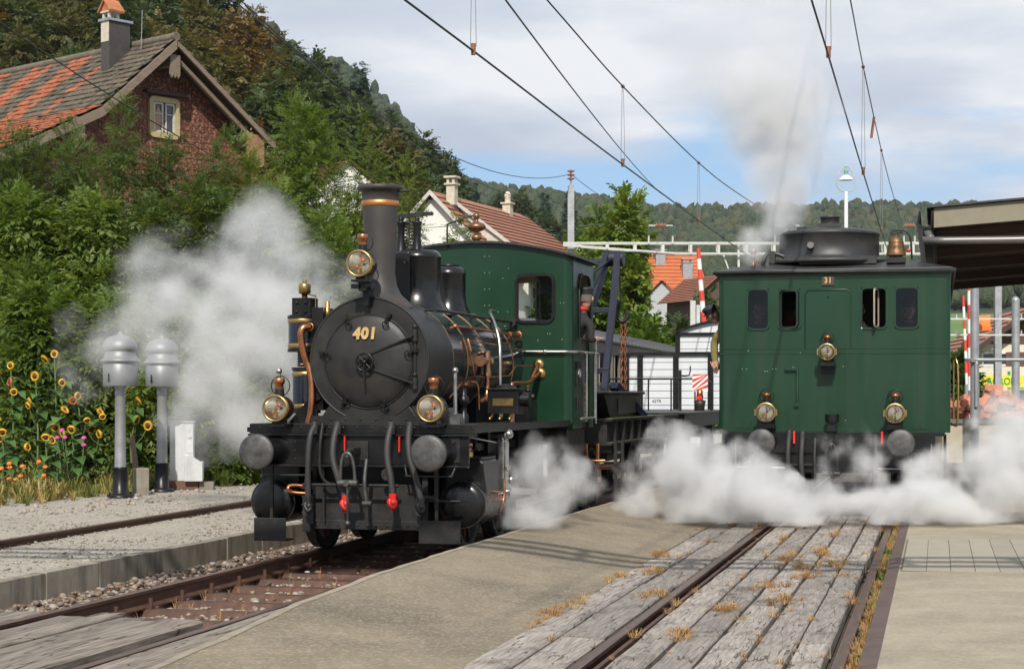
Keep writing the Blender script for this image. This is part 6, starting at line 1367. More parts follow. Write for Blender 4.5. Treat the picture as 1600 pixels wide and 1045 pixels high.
for i in range(84):
    u = rb.random(); lay = int(4.4*(1-abs(u-.55)*1.5)*rb.random()+.3) if True else 0
    x = .15+u*1.95; y = .15+rb.random()*.75+.12*lay; z = 1.05+.075+.155*lay+.05*rb.random()
    if i >= 60: x = 1.6+rb.random()*1.6; z = 1.12+.16*rb.random(); lay = 0
    b = bp0 if first else bp0.copy()
    if not first: COL.objects.link(b)
    first = False
    b.location = (q.x+x, q.y+y, z); b.rotation_euler = (rb.uniform(-.25,.25), rb.choice([rb.uniform(-.9,.9), rb.uniform(-.2,.2)]) if lay else rb.uniform(-.1,.1), rb.uniform(-.7,.7)+(1.4 if rb.random() < .25 else 0))
    tag(b, 'orange brick lying in the tumbled heap on the loading dock', 'brick', 'bricks heaped on the loading dock')
m = MB(); m.T = Matrix.Rotation(.06,4,'Y'); m.box(-.1,.1,-.06,.06,0,.85); m.box(-.8,-.2,-.05,.05,.25,.32); m.box(-.85,-.3,-.05,.05,.42,.47); pz = m.build('wooden_prop', mat('brown_wood', (.13,.07,.045), .8), loc=(q.x+.82,q.y+1.15,1.05)); tag(pz, 'brown wooden prop standing upright in the brick heap', 'prop')
# ================================================================== GANTRY, POLES, WIRES
GY_ = 66
def gantry(label, x0, x1, Y, z, slope, masts, taper, extras):
    T = thing('catenary_gantry', label, 'gantry', (x0,Y,0), math.atan(slope)); L = x1-x0; WG = mat('gantry_paint', (.52,.52,.48), .5, .1, var=.12, col2=(.35,.28,.22), c2=(.6,.8), c2s=3)
    m = MB()
    for yy in (-.22,.22):
        m.box(0,L,yy-.04,yy+.04,z-(.06 if taper else .12),z)
        if taper: m.bar((0,yy,z-.1),(4.2,yy,z-.42),.06,.06); m.box(4.2,L,yy-.03,yy+.03,z-.45,z-.39)
        else: m.box(0,L,yy-.05,yy+.05,z-.50,z-.39)
    m.build('chord', WG, T); x = .6; pr = None
    while x < L:
        hb = .12+.30*min(1,x/4.2) if taper else .42
        m = MB()
        for yy in (-.22,.22): m.box(x-.05,x+.05,yy-.02,yy+.02,z-hb,z-.06)
        m.box(x-.03,x+.03,-.19,.19,z-.08,z-.062); m.build('strut', WG, T); x += 1.02
    for xm in masts:
        m = MB(); m.box(xm-.12,xm+.12,-.36,-.26,0,z+.1) if False else m.box(xm-.12,xm+.12,-.12,.12,0,z+extras.get('mast',.2)); m.build('mast', GREYM, T)
    return T, WG
INS = mat('insulator_brown', (.32,.11,.06), .3); INSG = mat('insulator_green', (.06,.12,.08), .3)
x0 = (880-800)/2800*66; zb = 1.6+(618-379)/2800*66
GT, WG = gantry('pale lattice gantry spanning the tracks behind the locomotives', x0, 18, 66, zb, 0.0, [16], True, {})
def ins_col(mb, x, y, z, h, n=5, r=.07):
    mb.lathe([(.03,0)]+[q for i in range(n) for q in ((.03,h*(i+.15)/n),(r,h*(i+.45)/n),(r,h*(i+.6)/n),(.03,h*(i+.85)/n))]+[(.02,h)], (x,y,z), n=10)
for xa, xb in ((3.15,4.03),(7.8,8.7),(12.55,12.95)):
    m = MB()
    for x in (xa,xb): m.cyl((x,0,zb),(x,0,zb+.25),.035,n=6)
    m.cyl((xa,0,zb+.62),(xb,0,zb+.62),.025,n=6); m.build('insulator_stand', WG, GT)
    for x in (xa,xb): m = MB(); ins_col(m, x, 0, zb+.24, .36); m.build('insulator', INSG, GT)
    m = MB(); m.T = Matrix.Translation(((xa+xb)/2-.2,0,zb+.63)) @ Matrix.Rotation(PI/2,4,'Y'); ins_col(m, 0,0,0,.4,4,.09); m.build('insulator', INS, GT)
m = MB(); m.bar((5.9,0,zb-.45),(6.15,0,zb-1.15),.05,.05); m.box(6.42,6.5,-.03,.03,zb-1.2,zb); m.build('hanger', WG, GT)
# tall mast with insulator
q = at(892, 290, 66.6)
MS = thing('line_mast', 'grey square mast topped with a brown insulator beside the gantry end', 'mast', (q.x,q.y+.0,0), 0)
m = MB(); m.box(-.12,.12,-.12,.12,0,q.z); m.build('post', GREYM, MS); m = MB(); m.cyl((0,0,q.z),(0,0,q.z+.2),.03,n=6); m.build('pin', GREYM, MS); m = MB(); ins_col(m, 0,0,q.z+.18,.42,3,.15); m.build('insulator', INS, MS)
# signal bell in its lyre frame on a white pole
q = at(1322, 300, 64)
SB = thing('pole_bell', 'small white bell in a lyre shaped frame on a white pole behind the railcar', 'bell', (q.x,q.y,0), 0)
m = MB(); m.cyl((0,0,0),(0,0,q.z),.07,n=10); m.build('pole', WHITE, SB)
m = MB(); m.tube([(0,0,q.z),(.2,0,q.z+.05),(.33,0,q.z+.25),(.30,0,q.z+.55),(.12,0,q.z+.85),(0,0,q.z+.93),(-.12,0,q.z+.85),(-.30,0,q.z+.55),(-.33,0,q.z+.25),(-.2,0,q.z+.05),(0,0,q.z)], .022, 6, 0, 3); m.build('lyre_frame', mat('frame_pale', (.42,.42,.38), .5), SB)
m = MB(); m.lathe([(.26,q.z+.42),(.25,q.z+.46),(.14,q.z+.56),(.08,q.z+.6)], (0,0,0), n=20); m.build('bell', WHITE, SB)
m = MB(); m.lathe([(.08,q.z+.6),(.07,q.z+.7),(.10,q.z+.74),(.05,q.z+.8),(.03,q.z+.92)], (0,0,0), n=12); m.build('bell_top', mat('verdigris', (.20,.34,.27), .7), SB)
# near gantry in front of the frame top: it carries the wires and throws the shadow bars on the platform
G2, _ = gantry('pale lattice gantry over the tracks above the camera side', -9.6, 9.5, 10.3, 7.1, -0.12, [0, 19.2], False, {})
def sag(a, b, s, n=24):
    a = Vector(a); b = Vector(b); return [a.lerp(b, t)-Vector((0,0,4*s*t*(1-t))) for t in LS(0,1,n)]
WIRE = mat('wire_dark', (.03,.03,.032), .5, .5)
def dropper(parent, top, bot, loop=True):
    m = MB(); t = Vector(top); b = Vector(bot); off = .035
    for e in (-1,1): m.cyl(t+Vector((off*e*.3,0,0)), b+Vector((off*e,0,.06)), .006, n=4)
    m.build('dropper', mat('dropper_grey', (.22,.22,.22), .5, .5), parent)
    m = MB(); m.cyl(b-Vector((0,0,.04)), b+Vector((0,0,.10)), .03, n=6); m.build('clamp', mat('clamp_rust', (.25,.11,.06), .6, .3), parent); m = MB(); m.sphere(t, .035, 6); m.build('clamp', mat('clamp_rust', (.25,.11,.06), .6, .3), parent)
def catenary(label, wf, zc, zm_pts, drops):
    T = thing('overhead_line', label, 'overhead wire', tuple(wf(0,0,0)), 0); o = wf(0,0,0)
    pts = [wf(x,s,z)-o for x,s,z in zc]; m = MB(); m.tube(pts, .0135, 6, 0, 6); m.build('contact_wire', WIRE, T)
    pts = [wf(x,s,z)-o for x,s,z in zm_pts]; m = MB(); m.tube(pts, .012, 6, 0, 8); m.build('messenger_wire', WIRE, T)
    for s, zt, zb_ in drops: dropper(T, wf(0,s,zt)-o, wf(0,s,zb_)-o)
    return T
def s_of(Y, P, th): return (Y-P.y)/math.cos(th)
sl_ = lambda Y: s_of(Y, P_L, TH_L); sr_ = lambda Y: s_of(Y, P_R, TH_R)
catenary('overhead line with contact and carrying wire above the black locomotive track', wl, [(0,sl_(2),5.95),(0,sl_(19.2),5.84),(0,sl_(31.3),5.66),(0,sl_(48),5.5),(0,sl_(66),5.45)], [(0,sl_(2),8.2),(0,sl_(12),7.9),(0,sl_(25.9),7.28),(0,sl_(31.6),7.03),(0,sl_(40.5),6.86),(0,sl_(48.8),7.0),(0,sl_(66),7.6)], [(sl_(21.9),7.45,5.80),(sl_(31.5),7.03,5.66),(sl_(40.5),6.86,5.57),(sl_(52),7.05,5.5)])
catenary('overhead line with contact and carrying wire above the green railcar track', wr, [(0,sr_(2),6.0),(0,sr_(19.4),5.88),(0,sr_(32.9),5.69),(0,sr_(50),5.55),(0,sr_(66),5.5)], [(0,sr_(2),8.8),(0,sr_(14),8.3),(0,sr_(28),7.79),(0,sr_(32.9),7.63),(0,sr_(43.5),7.55),(0,sr_(54),7.73),(0,sr_(66),8.1)], [(sr_(22.4),8.0,5.86),(sr_(32.9),7.63,5.69),(sr_(43.5),7.55,5.6)])
q = wr(0, sr_(38.5), 7.58); m = MB(); m.cyl((0,0,0),(-.06,0,-.45),.03,n=6); pz = m.build('hanging_insulator', INS, loc=q); tag(pz, 'small brown insulator rod hanging from the right-hand carrying wire', 'insulator')
def wire(label, a, b, s, r=.012):
    m = MB(); a = Vector(a); m.tube([p-a for p in sag(a,b,s)], r, 5); o = m.build('overhead_wire', WIRE, loc=a); tag(o, label, 'overhead wire'); return o
wire('thin feeder wire crossing the sky between the two carrying wires', at(760,-40,19), at(1032,302,66), .15)
wire('upper power line running from the upper left hillside to the brown mast insulator', at(340,-22,30), at(892,272,66.6), 1.2)
wire('power line continuing from the brown mast insulator down behind the trees', at(892,272,66.6), at(1010,330,110), .4)
wire('lower power line running across the wooded hill past the mast', at(355,-18,30), at(905,312,80), 1.3)
wire('house power line crossing the brown gable of the shingle house', at(-30,15,27), at(720,350,72), 1.2)
# raised level crossing booms
def boom(label, px0, py0, px1, py1, Y, r=.08):
    a = at(px1, py1, Y); b = at(px0, py0, Y); a_ = Vector((a.x,a.y,0)); T = thing('barrier_boom', label, 'barrier', a_, 0)
    d = b-a; n = 8
    for i in range(n):
        m = MB(); p0 = a-a_+d*(i/n); p1 = a-a_+d*((i+1)/n); m.cyl(p0, p1, r*(1-.3*i/n), r*(1-.3*(i+1)/n), 10); m.build('red_band' if i % 2 == 1 else 'white_band', REDW if i % 2 else WHITE, T)
    m = MB(); m.box(-.25,.25,-.3,.3,0,1.2); m.cyl((0,0,1.0),a-a_,.09,n=8); m.build('drive_box', GREYM, T); return T
boom('red and white raised barrier boom left of the green railcar', 1091, 388, 1101, 520, 62, .10)
boom('thick red and white raised barrier boom right of the green railcar', 1515, 432, 1517, 610, 56, .10)
boom('thin red and white raised barrier boom right of the green railcar', 1505, 462, 1511, 600, 62, .06)
q = at(1084, 500, 60); m = MB(); m.box(-.12,.05,-.1,.1,0,q.z+.65); m.box(.08,.2,-.1,.1,0,q.z+.5); pz = m.build('signal_cabinet', mat('cab_grey', (.5,.5,.48), .5), loc=(q.x,q.y,0)); tag(pz, 'tall narrow pale grey box beside the left barrier boom', 'cabinet')
for py, lab in ((495,'upper'),(520,'lower')):
    a = at(1484, py+3, 58); m = MB(); m.box(0,2.6,-.04,.04,-.03,.02)
    for i in range(4): m.box(.2+.7*i,.23+.7*i,-.03,.03,.02,.14)
    m.box(2.5,2.6,-.05,.05,-a.z,-.05); pz = m.build('cross_bar', mat('bar_grey', (.5,.5,.48), .5), loc=a); tag(pz, 'pale horizontal bar right of the green railcar, the %s of two' % lab, 'bar')
# ================================================================== VEGETATION
def sprig_tpl(nl, L, ll, lw, seed, fold=.25):
    """compound leaf growing along +y: pairs of folded leaflets"""
    r = np.random.default_rng(seed); V = []; F = []
    for i in range(nl):
        if i == nl-1: b = np.array([0,L,0.]); d = np.array([0,1,-.2])
        else:
            k = i//2; y = L*(.25+.7*k/max(1,(nl-1)//2)); s = 1 if i % 2 else -1; b = np.array([0,y,0]); d = np.array([s*.85,.5,-.15+r.uniform(-.2,.2)])
        d = d/np.linalg.norm(d); n_ = np.array([0,0,1.]); w = np.cross(d,n_); w /= np.linalg.norm(w); l_ = ll*r.uniform(.8,1.15)
        k0 = len(V); up = np.array([0,0,fold*lw])
        V += [b, b+d*l_*.45+w*lw+up, b+d*l_-np.array([0,0,.12*l_]), b+d*l_*.45-w*lw+up]; F.append([k0,k0+1,k0+2,k0+3])
    return np.array(V), np.array(F)
def orient(D, rng, roll=.6):
    D = D/np.linalg.norm(D,axis=1)[:,None]; up = np.tile([0,0,1.],(len(D),1))+rng.normal(0,roll*.5,(len(D),3)); X = np.cross(D,up); X /= np.linalg.norm(X,axis=1)[:,None]+1e-9; Z = np.cross(X,D)
    return np.stack([X,D,Z],2)
def crown_mesh(name, lobes, n, tpl, m, seed, droop=.25, inner=.55, smin=.7, smax=1.25, upw=0.0, twigs=False):
    """leaf sprays spread through the lobes (centre, radii), mostly in their outer shell"""
    r = np.random.default_rng(seed); A = np.array([ (l[1][0]*l[1][1]+l[1][0]*l[1][2]+l[1][1]*l[1][2]) for l in lobes]); idx = r.choice(len(lobes), n, p=A/A.sum())
    C = np.array([l[0] for l in lobes])[idx]; Rr = np.array([l[1] for l in lobes])[idx]
    d = r.normal(size=(n,3)); d /= np.linalg.norm(d,axis=1)[:,None]; f = inner+(1-inner)*r.uniform(0,1,n)**.6+r.normal(0,.05,n)
    P = C+d*Rr*f[:,None]; P[:,2] = np.maximum(P[:,2], .02)
    D = d*np.array([1,1,.8])+r.normal(0,.45,(n,3)); D[:,2] += upw-droop
    V,F,t = tile_np(tpl[0], tpl[1], P, orient(D,r), r.uniform(smin,smax,n), np.clip(r.normal(.5,.22,n),0,1), r)
    return np_mesh(name, V, F, m, t)
def rnd_lobes(w, d, h, n, seed, base=0.0, taper=.5):
    """irregular stack of lobes filling a bush of half-width w, half-depth d, height h"""
    r = random.Random(seed); L = []
    for i in range(n):
        f = (i+.5)/n; z = base+h*f; k = (1-taper*max(0,f-.35)/.65); q = r.uniform(.32,.55)
        L.append(((r.uniform(-.6,.6)*w*k, r.uniform(-.5,.5)*d*k, z*.93), (w*q*k+.12, d*q*k+.12, h*r.uniform(.12,.22)+.1)))
    return L
BUSHL = leafmat('bush_leaf', [(.048,.085,.017),(.088,.140,.028),(.135,.20,.042),(.21,.265,.075)], .45, .5)
BUSHD = leafmat('dark_bush_leaf', [(.048,.080,.024),(.080,.122,.036),(.115,.165,.05),(.16,.205,.07)], .45, .5)
BUSHY = leafmat('fresh_leaf', [(.05,.085,.016),(.10,.15,.026),(.16,.215,.045),(.26,.26,.07)], .42, .6)
BARK = mat('bark', (.075,.058,.045), .9, var=.3, vs=5, stretch=(3,3,.7), bump=.03, bs=14)
TPA = sprig_tpl(9,.34,.13,.026,1); TPB = sprig_tpl(7,.28,.15,.032,2); TPF = sprig_tpl(11,.30,.085,.016,3)
def stems(parent, h, n, w, seed, r0=.035):
    r = random.Random(seed); m = MB()
    for i in range(n):
        x = r.uniform(-.3,.3)*w; y = r.uniform(-.3,.3)*w
        m.tube([(x*.3,y*.3,-.1),(x,y,h*.35),(x*1.3+r.uniform(-.1,.1),y*1.3,h*.5),(x*1.5,y*1.5,h*.68)], [r0,r0*.8,r0*.55,r0*.2], 6)
    m.build('trunk', BARK, parent)
def bush(label, px, py, Y, hw, seed, m=BUSHL, tpl=TPA, dens=1.0, name='bush', cat='bush', droop=.25, taper=.45, grp=None):
    q = at(px, py, Y); sc = 2800/Y; w = hw/sc; h = q.z+.1; d = min(w,1.3)
    T = thing(name, label, cat, (q.x,Y,0), 0, grp); nl = max(6, int(h*2.2))
    L = rnd_lobes(w, d, h, nl, seed, .0, taper); L.append(((0,0,h*.93),(w*.28,w*.28,h*.08+.1)))
    n = int(dens*430*w*h**.9*2.1)
    me = crown_mesh('foliage', L, n, tpl, m, seed, droop, upw=.12); o = link_mesh('foliage', me, T); o['kind'] = 'stuff'; stems(T, h, 5, w, seed); return T
BL = [ # px, top, Y, half width, material, template, density, label
 (30,232,38,95,BUSHD,TPF,1.0,'dark tall shrub at the far left below the orange roof tiles'),
 (112,238,38,75,BUSHD,TPF,1.0,'dark tall shrub below the chimney side of the shingle house roof'),
 (192,196,37,34,BUSHD,TPF,1.1,'slender spiring shrub rising in front of the brown gable left of its window'),
 (262,250,37,70,BUSHD,TPF,1.0,'dark shrub just below the yellow framed gable window'),
 (335,250,37,58,BUSHD,TPF,1.0,'dark shrub in front of the right part of the brown gable'),
 (395,275,38,55,BUSHY,TPF,.9,'yellowish shrub beneath the right eave of the shingle house'),
 (40,330,35,100,BUSHL,TPB,1.0,'bright green big leaved shrub at the left picture edge'),
 (150,330,35,90,BUSHL,TPB,1.0,'bright green shrub in the middle of the hedge above the sunflowers'),
 (245,360,35.5,80,BUSHD,TPA,1.0,'dark green shrub between the bright shrub and the steam cloud'),
 (330,330,36,85,BUSHD,TPA,1.0,'dark green shrub behind the rising steam'),
 (420,330,36.5,80,BUSHL,TPA,.9,'mid green shrub behind the tall steam column'),
 (500,380,36,80,BUSHL,TPA,.9,'shrub directly behind the air pump of the black locomotive'),
 (590,400,37,80,BUSHL,TPA,.8,'shrub hidden behind the smokebox of the black locomotive'),
 (60,470,32.5,110,BUSHL,TPB,.9,'low bright shrub behind the sunflowers'),
 (190,485,32.5,100,BUSHL,TPA,.9,'low shrub behind the hooded signal bells'),
 (300,500,33,95,BUSHL,TPA,.9,'low shrub behind the white cabinet'),
 (400,540,33.5,90,BUSHL,TPA,.9,'low shrub behind the left buffer of the black locomotive'),
 (490,560,34,80,BUSHL,TPA,.8,'low shrub behind the left cylinder of the black locomotive'),
 (245,590,31.3,60,BUSHY,TPA,.6,'small yellowish shrub between the two signal bell posts'),
 (360,620,32,70,BUSHL,TPA,.7,'small shrub right of the white cabinet')]
for i,(px,py,Y,hw,m_,tp_,dn,lab) in enumerate(BL): bush(lab, px, py, Y, hw, 20+i, m_, tp_, dn)
bush('pale green tree with fine leaves right of the shingle house', 478, 185, 41, 80, 60, BUSHL, TPF, 1.0, 'small_tree', 'tree')
bush('loose pale green tree behind the locomotive chimney', 575, 235, 43, 62, 61, BUSHY, TPF, .55, 'small_tree', 'tree')
bush('thin sparse tree with bare twigs right of the locomotive chimney', 640, 270, 42, 45, 62, BUSHY, TPF, .45, 'small_tree', 'tree')
bush('low leafy top peeping above the cab roof before the white house', 720, 372, 62, 50, 63, BUSHY, TPA, .35, 'bush', 'bush')
# sunflowers: a stem, big heart shaped leaves, flower heads with petals round a brown disc
PETAL = mat('petal_yellow', (.75,.42,.015), .6, var=.15, rnd=.1); PETALR = mat('petal_russet', (.42,.12,.02), .6, var=.3); DISC = mat('flower_disc', (.07,.035,.012), .8, var=.3, vs=60)
SFL = mat('sunflower_leaf', (.055,.12,.025), .55, var=.25, vs=5, rnd=.2); SFS = mat('sunflower_stem', (.10,.15,.04), .7)
def head_mesh(r, m):
    a = MB(); n = 18
    for ring in range(2):
        for k in range(n):
            t = 2*PI*(k+.5*ring)/n; c, s = math.cos(t), math.sin(t); o = .012*ring; r0, r1 = r*.42, r*(1.0-.1*ring); w = .16
            a.add([(r0*math.cos(t-w*.5),o,r0*math.sin(t-w*.5)),(r*.72*math.cos(t-w),o-.015,r*.72*math.sin(t-w)),(r1*c,o+.012,r1*s),(r*.72*math.cos(t+w),o-.015,r*.72*math.sin(t+w)),(r0*math.cos(t+w*.5),o,r0*math.sin(t+w*.5))],[(0,1,2,3,4)])
    return a
def leaf_mesh(a, base, d, L):
    d = Vector(d).normalized(); w = d.cross(Vector((0,0,1))).normalized(); b = Vector(base); P = []
    for f, ww in ((0,.0),(.12,.34),(.35,.42),(.7,.22),(1,0)): P.append((b+d*L*f-Vector((0,0,.55*L*f*f)), ww*L))
    vs = []; fs = []
    for p, ww in P: vs += [p-w*ww+Vector((0,0,ww*.25)), p, p+w*ww+Vector((0,0,ww*.25))]
    for i in range(4): fs += [(i*3,i*3+1,i*3+4,i*3+3),(i*3+1,i*3+2,i*3+5,i*3+4)]
    a.add(vs, fs, 0, True)
def sunflower(seed, h, nh):
    r = random.Random(seed); T = thing('sunflower', 'x', 'sunflower', (0,0,0), 0, 'sunflowers along the hedge')
    m = MB(); top = (r.uniform(-.1,.1), r.uniform(-.1,.05), h); m.tube([(0,0,-.05),(r.uniform(-.05,.05),0,h*.5),top], [.022,.018,.012], 6, 0, 0)
    br = [top]
    for i in range(nh-1):
        z = h*r.uniform(.55,.9); e = (r.uniform(-.4,.4), r.uniform(-.3,.0), z+r.uniform(.05,.25)); m.tube([(0,0,z-.15),(e[0]*.6,e[1]*.6,z),e], .010, 5); br.append(e)
    m.build('stem', SFS, T)
    for i in range(15):
        z = h*(.1+.85*i/15); a = MB(); t = r.uniform(0,2*PI); leaf_mesh(a, (0,0,z), (math.cos(t),math.sin(t)-.3,.3), r.uniform(.2,.36)); a.build('leaf', SFL, T)
    for e in br:
        rad = r.uniform(.062,.098); hm = head_mesh(rad, None); o = hm.build('flower_head', PETALR if r.random() < .15 else PETAL, T, loc=Vector(e)+Vector((0,-.02,0))); o.rotation_euler = (r.uniform(-.3,.7), r.uniform(-.3,.3), r.uniform(-1.3,1.3))
        k = MB(); k.lathe([(rad*.48,0),(rad*.44,-.012),(.001,-.02)], (0,.0,0), (0,1,0), 14); k.build('flower_disc', DISC, o)
    return T
protos = [sunflower(1,1.75,4), sunflower(2,1.35,3), sunflower(3,2.15,3), sunflower(4,1.0,2)]
sp = [(22,770,30.2,2),(58,770,30.0,0),(95,765,29.6,1),(128,760,29.9,0),(118,765,29.2,3),(150,750,30.2,1),(8,780,28.9,3),(75,790,28.6,3),(-12,770,29.6,1),(208,740,30.6,1),(90,750,30.8,2)]
rs = random.Random(9); used_p = set()
for i,(px,py,Y,k) in enumerate(sp):
    q = at(px, py, Y); o = protos[k] if k not in used_p else copy_tree(protos[k]); used_p.add(k)
    o.location = (q.x, Y, .02); o.rotation_euler = (0,0,rs.uniform(-.9,.9)); o.scale = (1,1,rs.uniform(.88,1.12)); o['label'] = 'yellow flowering sunflower plant with several heads at the foot of the left hedge'
# small pink and orange garden flowers
def flowers(label, px, py, Y, m, n, seed, sp_=.35):
    q = at(px, py, Y); r = random.Random(seed); T = thing('garden_flower', label, 'flower', (q.x,Y,0), 0); st = MB(); hd = MB()
    for i in range(n):
        x,y = r.uniform(-sp_,sp_), r.uniform(-.2,.2); z = q.z+r.uniform(-.2,.15); st.tube([(x*.5,y*.5,-.02),(x,y,z)], .006, 4)
        hd.lathe([(.001,-.01),(.035,.0),(.045,.012),(.03,.03),(.001,.035)], (x,y,z), (0,-.6,1), 10)
    st.build('stem', SFS, T); hd.build('blossom', m, T); return T
flowers('pink blossoms on thin stems right of the sunflowers', 118, 680, 28.9, mat('petal_pink', (.55,.06,.28), .6), 5, 1)
flowers('small orange blossoms low at the left edge below the sunflowers', 22, 730, 28.2, mat('petal_orange', (.65,.17,.02), .6), 14, 2, .45)
# --- bright trees in the middle distance
TPM = sprig_tpl(9,.5,.24,.065,5); MIDL = leafmat('mid_tree_leaf', [(.045,.09,.014),(.09,.16,.024),(.15,.225,.035),(.25,.28,.055)], .35, .25); MIDD = leafmat('mid_tree_dark_leaf', [(.018,.045,.012),(.035,.075,.018),(.06,.11,.025),(.10,.15,.035)], .3, .25)
def mid_tree(label, px, py, Y, hw, seed, m=MIDL, n=2600, base=.15, taper=.6):
    q = at(px, py, Y); w = hw*Y/2800; h = q.z; T = thing('tree', label, 'tree', (q.x,Y,-.4), random.Random(seed).uniform(0,6)); L = rnd_lobes(w, w, h*(1-base), 13, seed, h*base, taper)
    o = link_mesh('crown', crown_mesh('crown', L, n, TPM, m, seed, .2), T); o['kind'] = 'stuff'; t = MB(); t.tube([(0,0,-.2),(0.1,0,h*.3),(-.1,.1,h*.6),(0,0,h*.9)], [.22,.17,.1,.03], 8)
    r = random.Random(seed)
    for i in range(6):
        z = h*r.uniform(.25,.7); a = r.uniform(0,6.3); t.tube([(0,0,z),(w*.3*math.cos(a),w*.3*math.sin(a),z+h*.1),(w*.7*math.cos(a),w*.7*math.sin(a),z+h*.18)], [.07,.05,.02], 5)
    t.build('trunk', BARK, T); return T
mid_tree('tall bright green tree rising above the gantry beside the grey mast', 958, 318, 78, 62, 71, MIDL, 3600, .08, .15)
mid_tree('broad green tree close to the grey mast under the gantry beam', 915, 345, 80, 55, 84, MIDL, 2400, .08, .2)

mid_tree('bright green leafy tree behind the crane jib', 930, 385, 74, 60, 72, MIDL, 2200)
mid_tree('rounded green tree in front of the orange roofs', 1005, 488, 72, 72, 73, MIDL, 2400)
mid_tree('dark green tree left of the red and white boom', 1068, 500, 74, 50, 74, MIDD, 1500)

mid_tree('small pale green tree left of the grey mast', 880, 370, 82, 30, 76, MIDL, 900)
mid_tree('dark bushy tree behind the right barrier booms', 1492, 548, 68, 42, 77, MIDD, 1600)
mid_tree('green shrub right of the brick heap', 1590, 640, 60, 32, 78, MIDL, 700)
mid_tree('dark pointed tree beside the railcar edge', 1108, 455, 80, 20, 79, MIDD, 500)
mid_tree('yellowish green tree seen through the front window of the black locomotive cab', 835, 455, 74, 45, 81, MIDL, 1300)
mid_tree('leafy green tree low behind the passenger coach roof', 985, 520, 70, 60, 80, MIDL, 1500)
# --- hill on the left with tall trees one can tell apart
def sil(px): return float(np.interp(px, [-200,0,120,250,330,400,440,480,520,560,600,640,680,720,760,830,900,960,1020,1100,1200,1340,1450,1600,1800], [-190,-140,-110,-60,-30,10,45,80,75,100,140,190,228,262,278,286,292,300,312,315,311,308,312,308,300]))
hillrows = [(118,225,11),(135,175,13),(155,125,14),(180,75,15),(205,35,16),(235,0,16)]
def hill_pt(px, Y, off, th): 
    q = at(px, sil(px)+off, Y); return Vector((q.x, Y, max(-.3, q.z-th)))
pxs = LS(-260, 700, 40)
EARTH = mat('forest_floor', (.045,.04,.022), .95, var=.4, vs=.4)
rows_ = [[Vector((at(px,618,95).x, 95, -.42)) for px in pxs]]+[[hill_pt(px,Y,off,th)-Vector((0,0,.4)) for px in pxs] for Y,off,th in hillrows]+[[hill_pt(px,300,0,30)-Vector((0,0,20)) for px in pxs]]
sheet('hill', rows_, EARTH)
TPH = sprig_tpl(9,.95,.40,.12,8); TPN = sprig_tpl(11,.9,.42,.08,9)
HLG = leafmat('hill_leaf_green', [(.036,.058,.022),(.058,.086,.030),(.085,.116,.042),(.12,.15,.06)], .35, .12)
HLO = leafmat('hill_leaf_olive', [(.070,.072,.025),(.11,.104,.034),(.155,.132,.044),(.20,.15,.05)], .35, .12)
HLB = leafmat('hill_leaf_brown', [(.10,.078,.028),(.155,.105,.036),(.21,.13,.044),(.25,.135,.05)], .35, .12)
HLN = leafmat('hill_needle', [(.014,.032,.020),(.024,.048,.028),(.036,.064,.036),(.05,.08,.044)], .15, .12)
def tree_proto(kind, seed):
    """unit trees 15 m tall: trunk with limbs and a leafy crown"""
    r = random.Random(seed); H_ = 15.0
    T = thing('conifer_tree' if kind == 'conifer' else 'broadleaf_tree', 'x', 'tree', (0,0,0))
    t = MB(); t.tube([(0,0,-1.5),(r.uniform(-.2,.2),0,H_*.4),(r.uniform(-.3,.3),0,H_*.95)], [.28,.2,.04], 7)
    if kind == 'conifer':
        L = []
        for i in range(12): f = i/11; L.append(((0,0,H_*(.2+.78*f)), (2.5*(1-f)+.25,2.5*(1-f)+.25,.75)))
        me = crown_mesh('crown', L, 1150, TPN, HLN, seed, .45, .3, .7, 1.2)
    else:
        L = []; hb = r.uniform(.22,.4)
        for i in range(15):
            f = (i+.5)/15; a = r.uniform(0,6.3); k = math.sin(PI*(.15+.8*f))**.7; q = r.uniform(.5,1.6)
            L.append(((q*k*math.cos(a)*1.1,q*k*math.sin(a)*1.1,H_*(hb+(1-hb)*f*.94)), (1.5*k+.3,1.5*k+.3,r.uniform(.8,1.3))))
            t.tube([(0,0,H_*(hb*.7+.6*f*(1-hb))),(q*k*math.cos(a)*.6,q*k*math.sin(a)*.6,H_*(hb+(1-hb)*f*.8)),(q*k*math.cos(a)*1.3,q*k*math.sin(a)*1.3,H_*(hb+(1-hb)*f*.92))], [.09,.06,.02], 4)
        me = crown_mesh('crown', L, 1350, TPH, {'green':HLG,'olive':HLO,'brown':HLB}[kind], seed, .3, .45, .7, 1.25)
    o = link_mesh('crown', me, T); o['kind'] = 'stuff'; t.build('trunk', BARK, T); return T
PR = {}
for k,(kind,n) in enumerate((('green',3),('olive',3),('brown',2),('conifer',2))): PR[kind] = [tree_proto(kind, 100+10*k+i) for i in range(n)]
LABT = {'green':'dark green broadleaf tree','olive':'olive tinged broadleaf tree','brown':'tree with brown autumn leaves','conifer':'dark conifer'}
ROWN = ['at the left hill foot','low on the left hill','on the lower left hill','on the upper left hill','below the left hill crest','on the left hill skyline']
def zone(px): return 'left of the house chimney' if px < 150 else 'above the house roof ridge' if px < 280 else 'right of the brown gable' if px < 420 else 'above the fine leaved tree' if px < 540 else 'above the locomotive chimney' if px < 640 else 'above the white house'

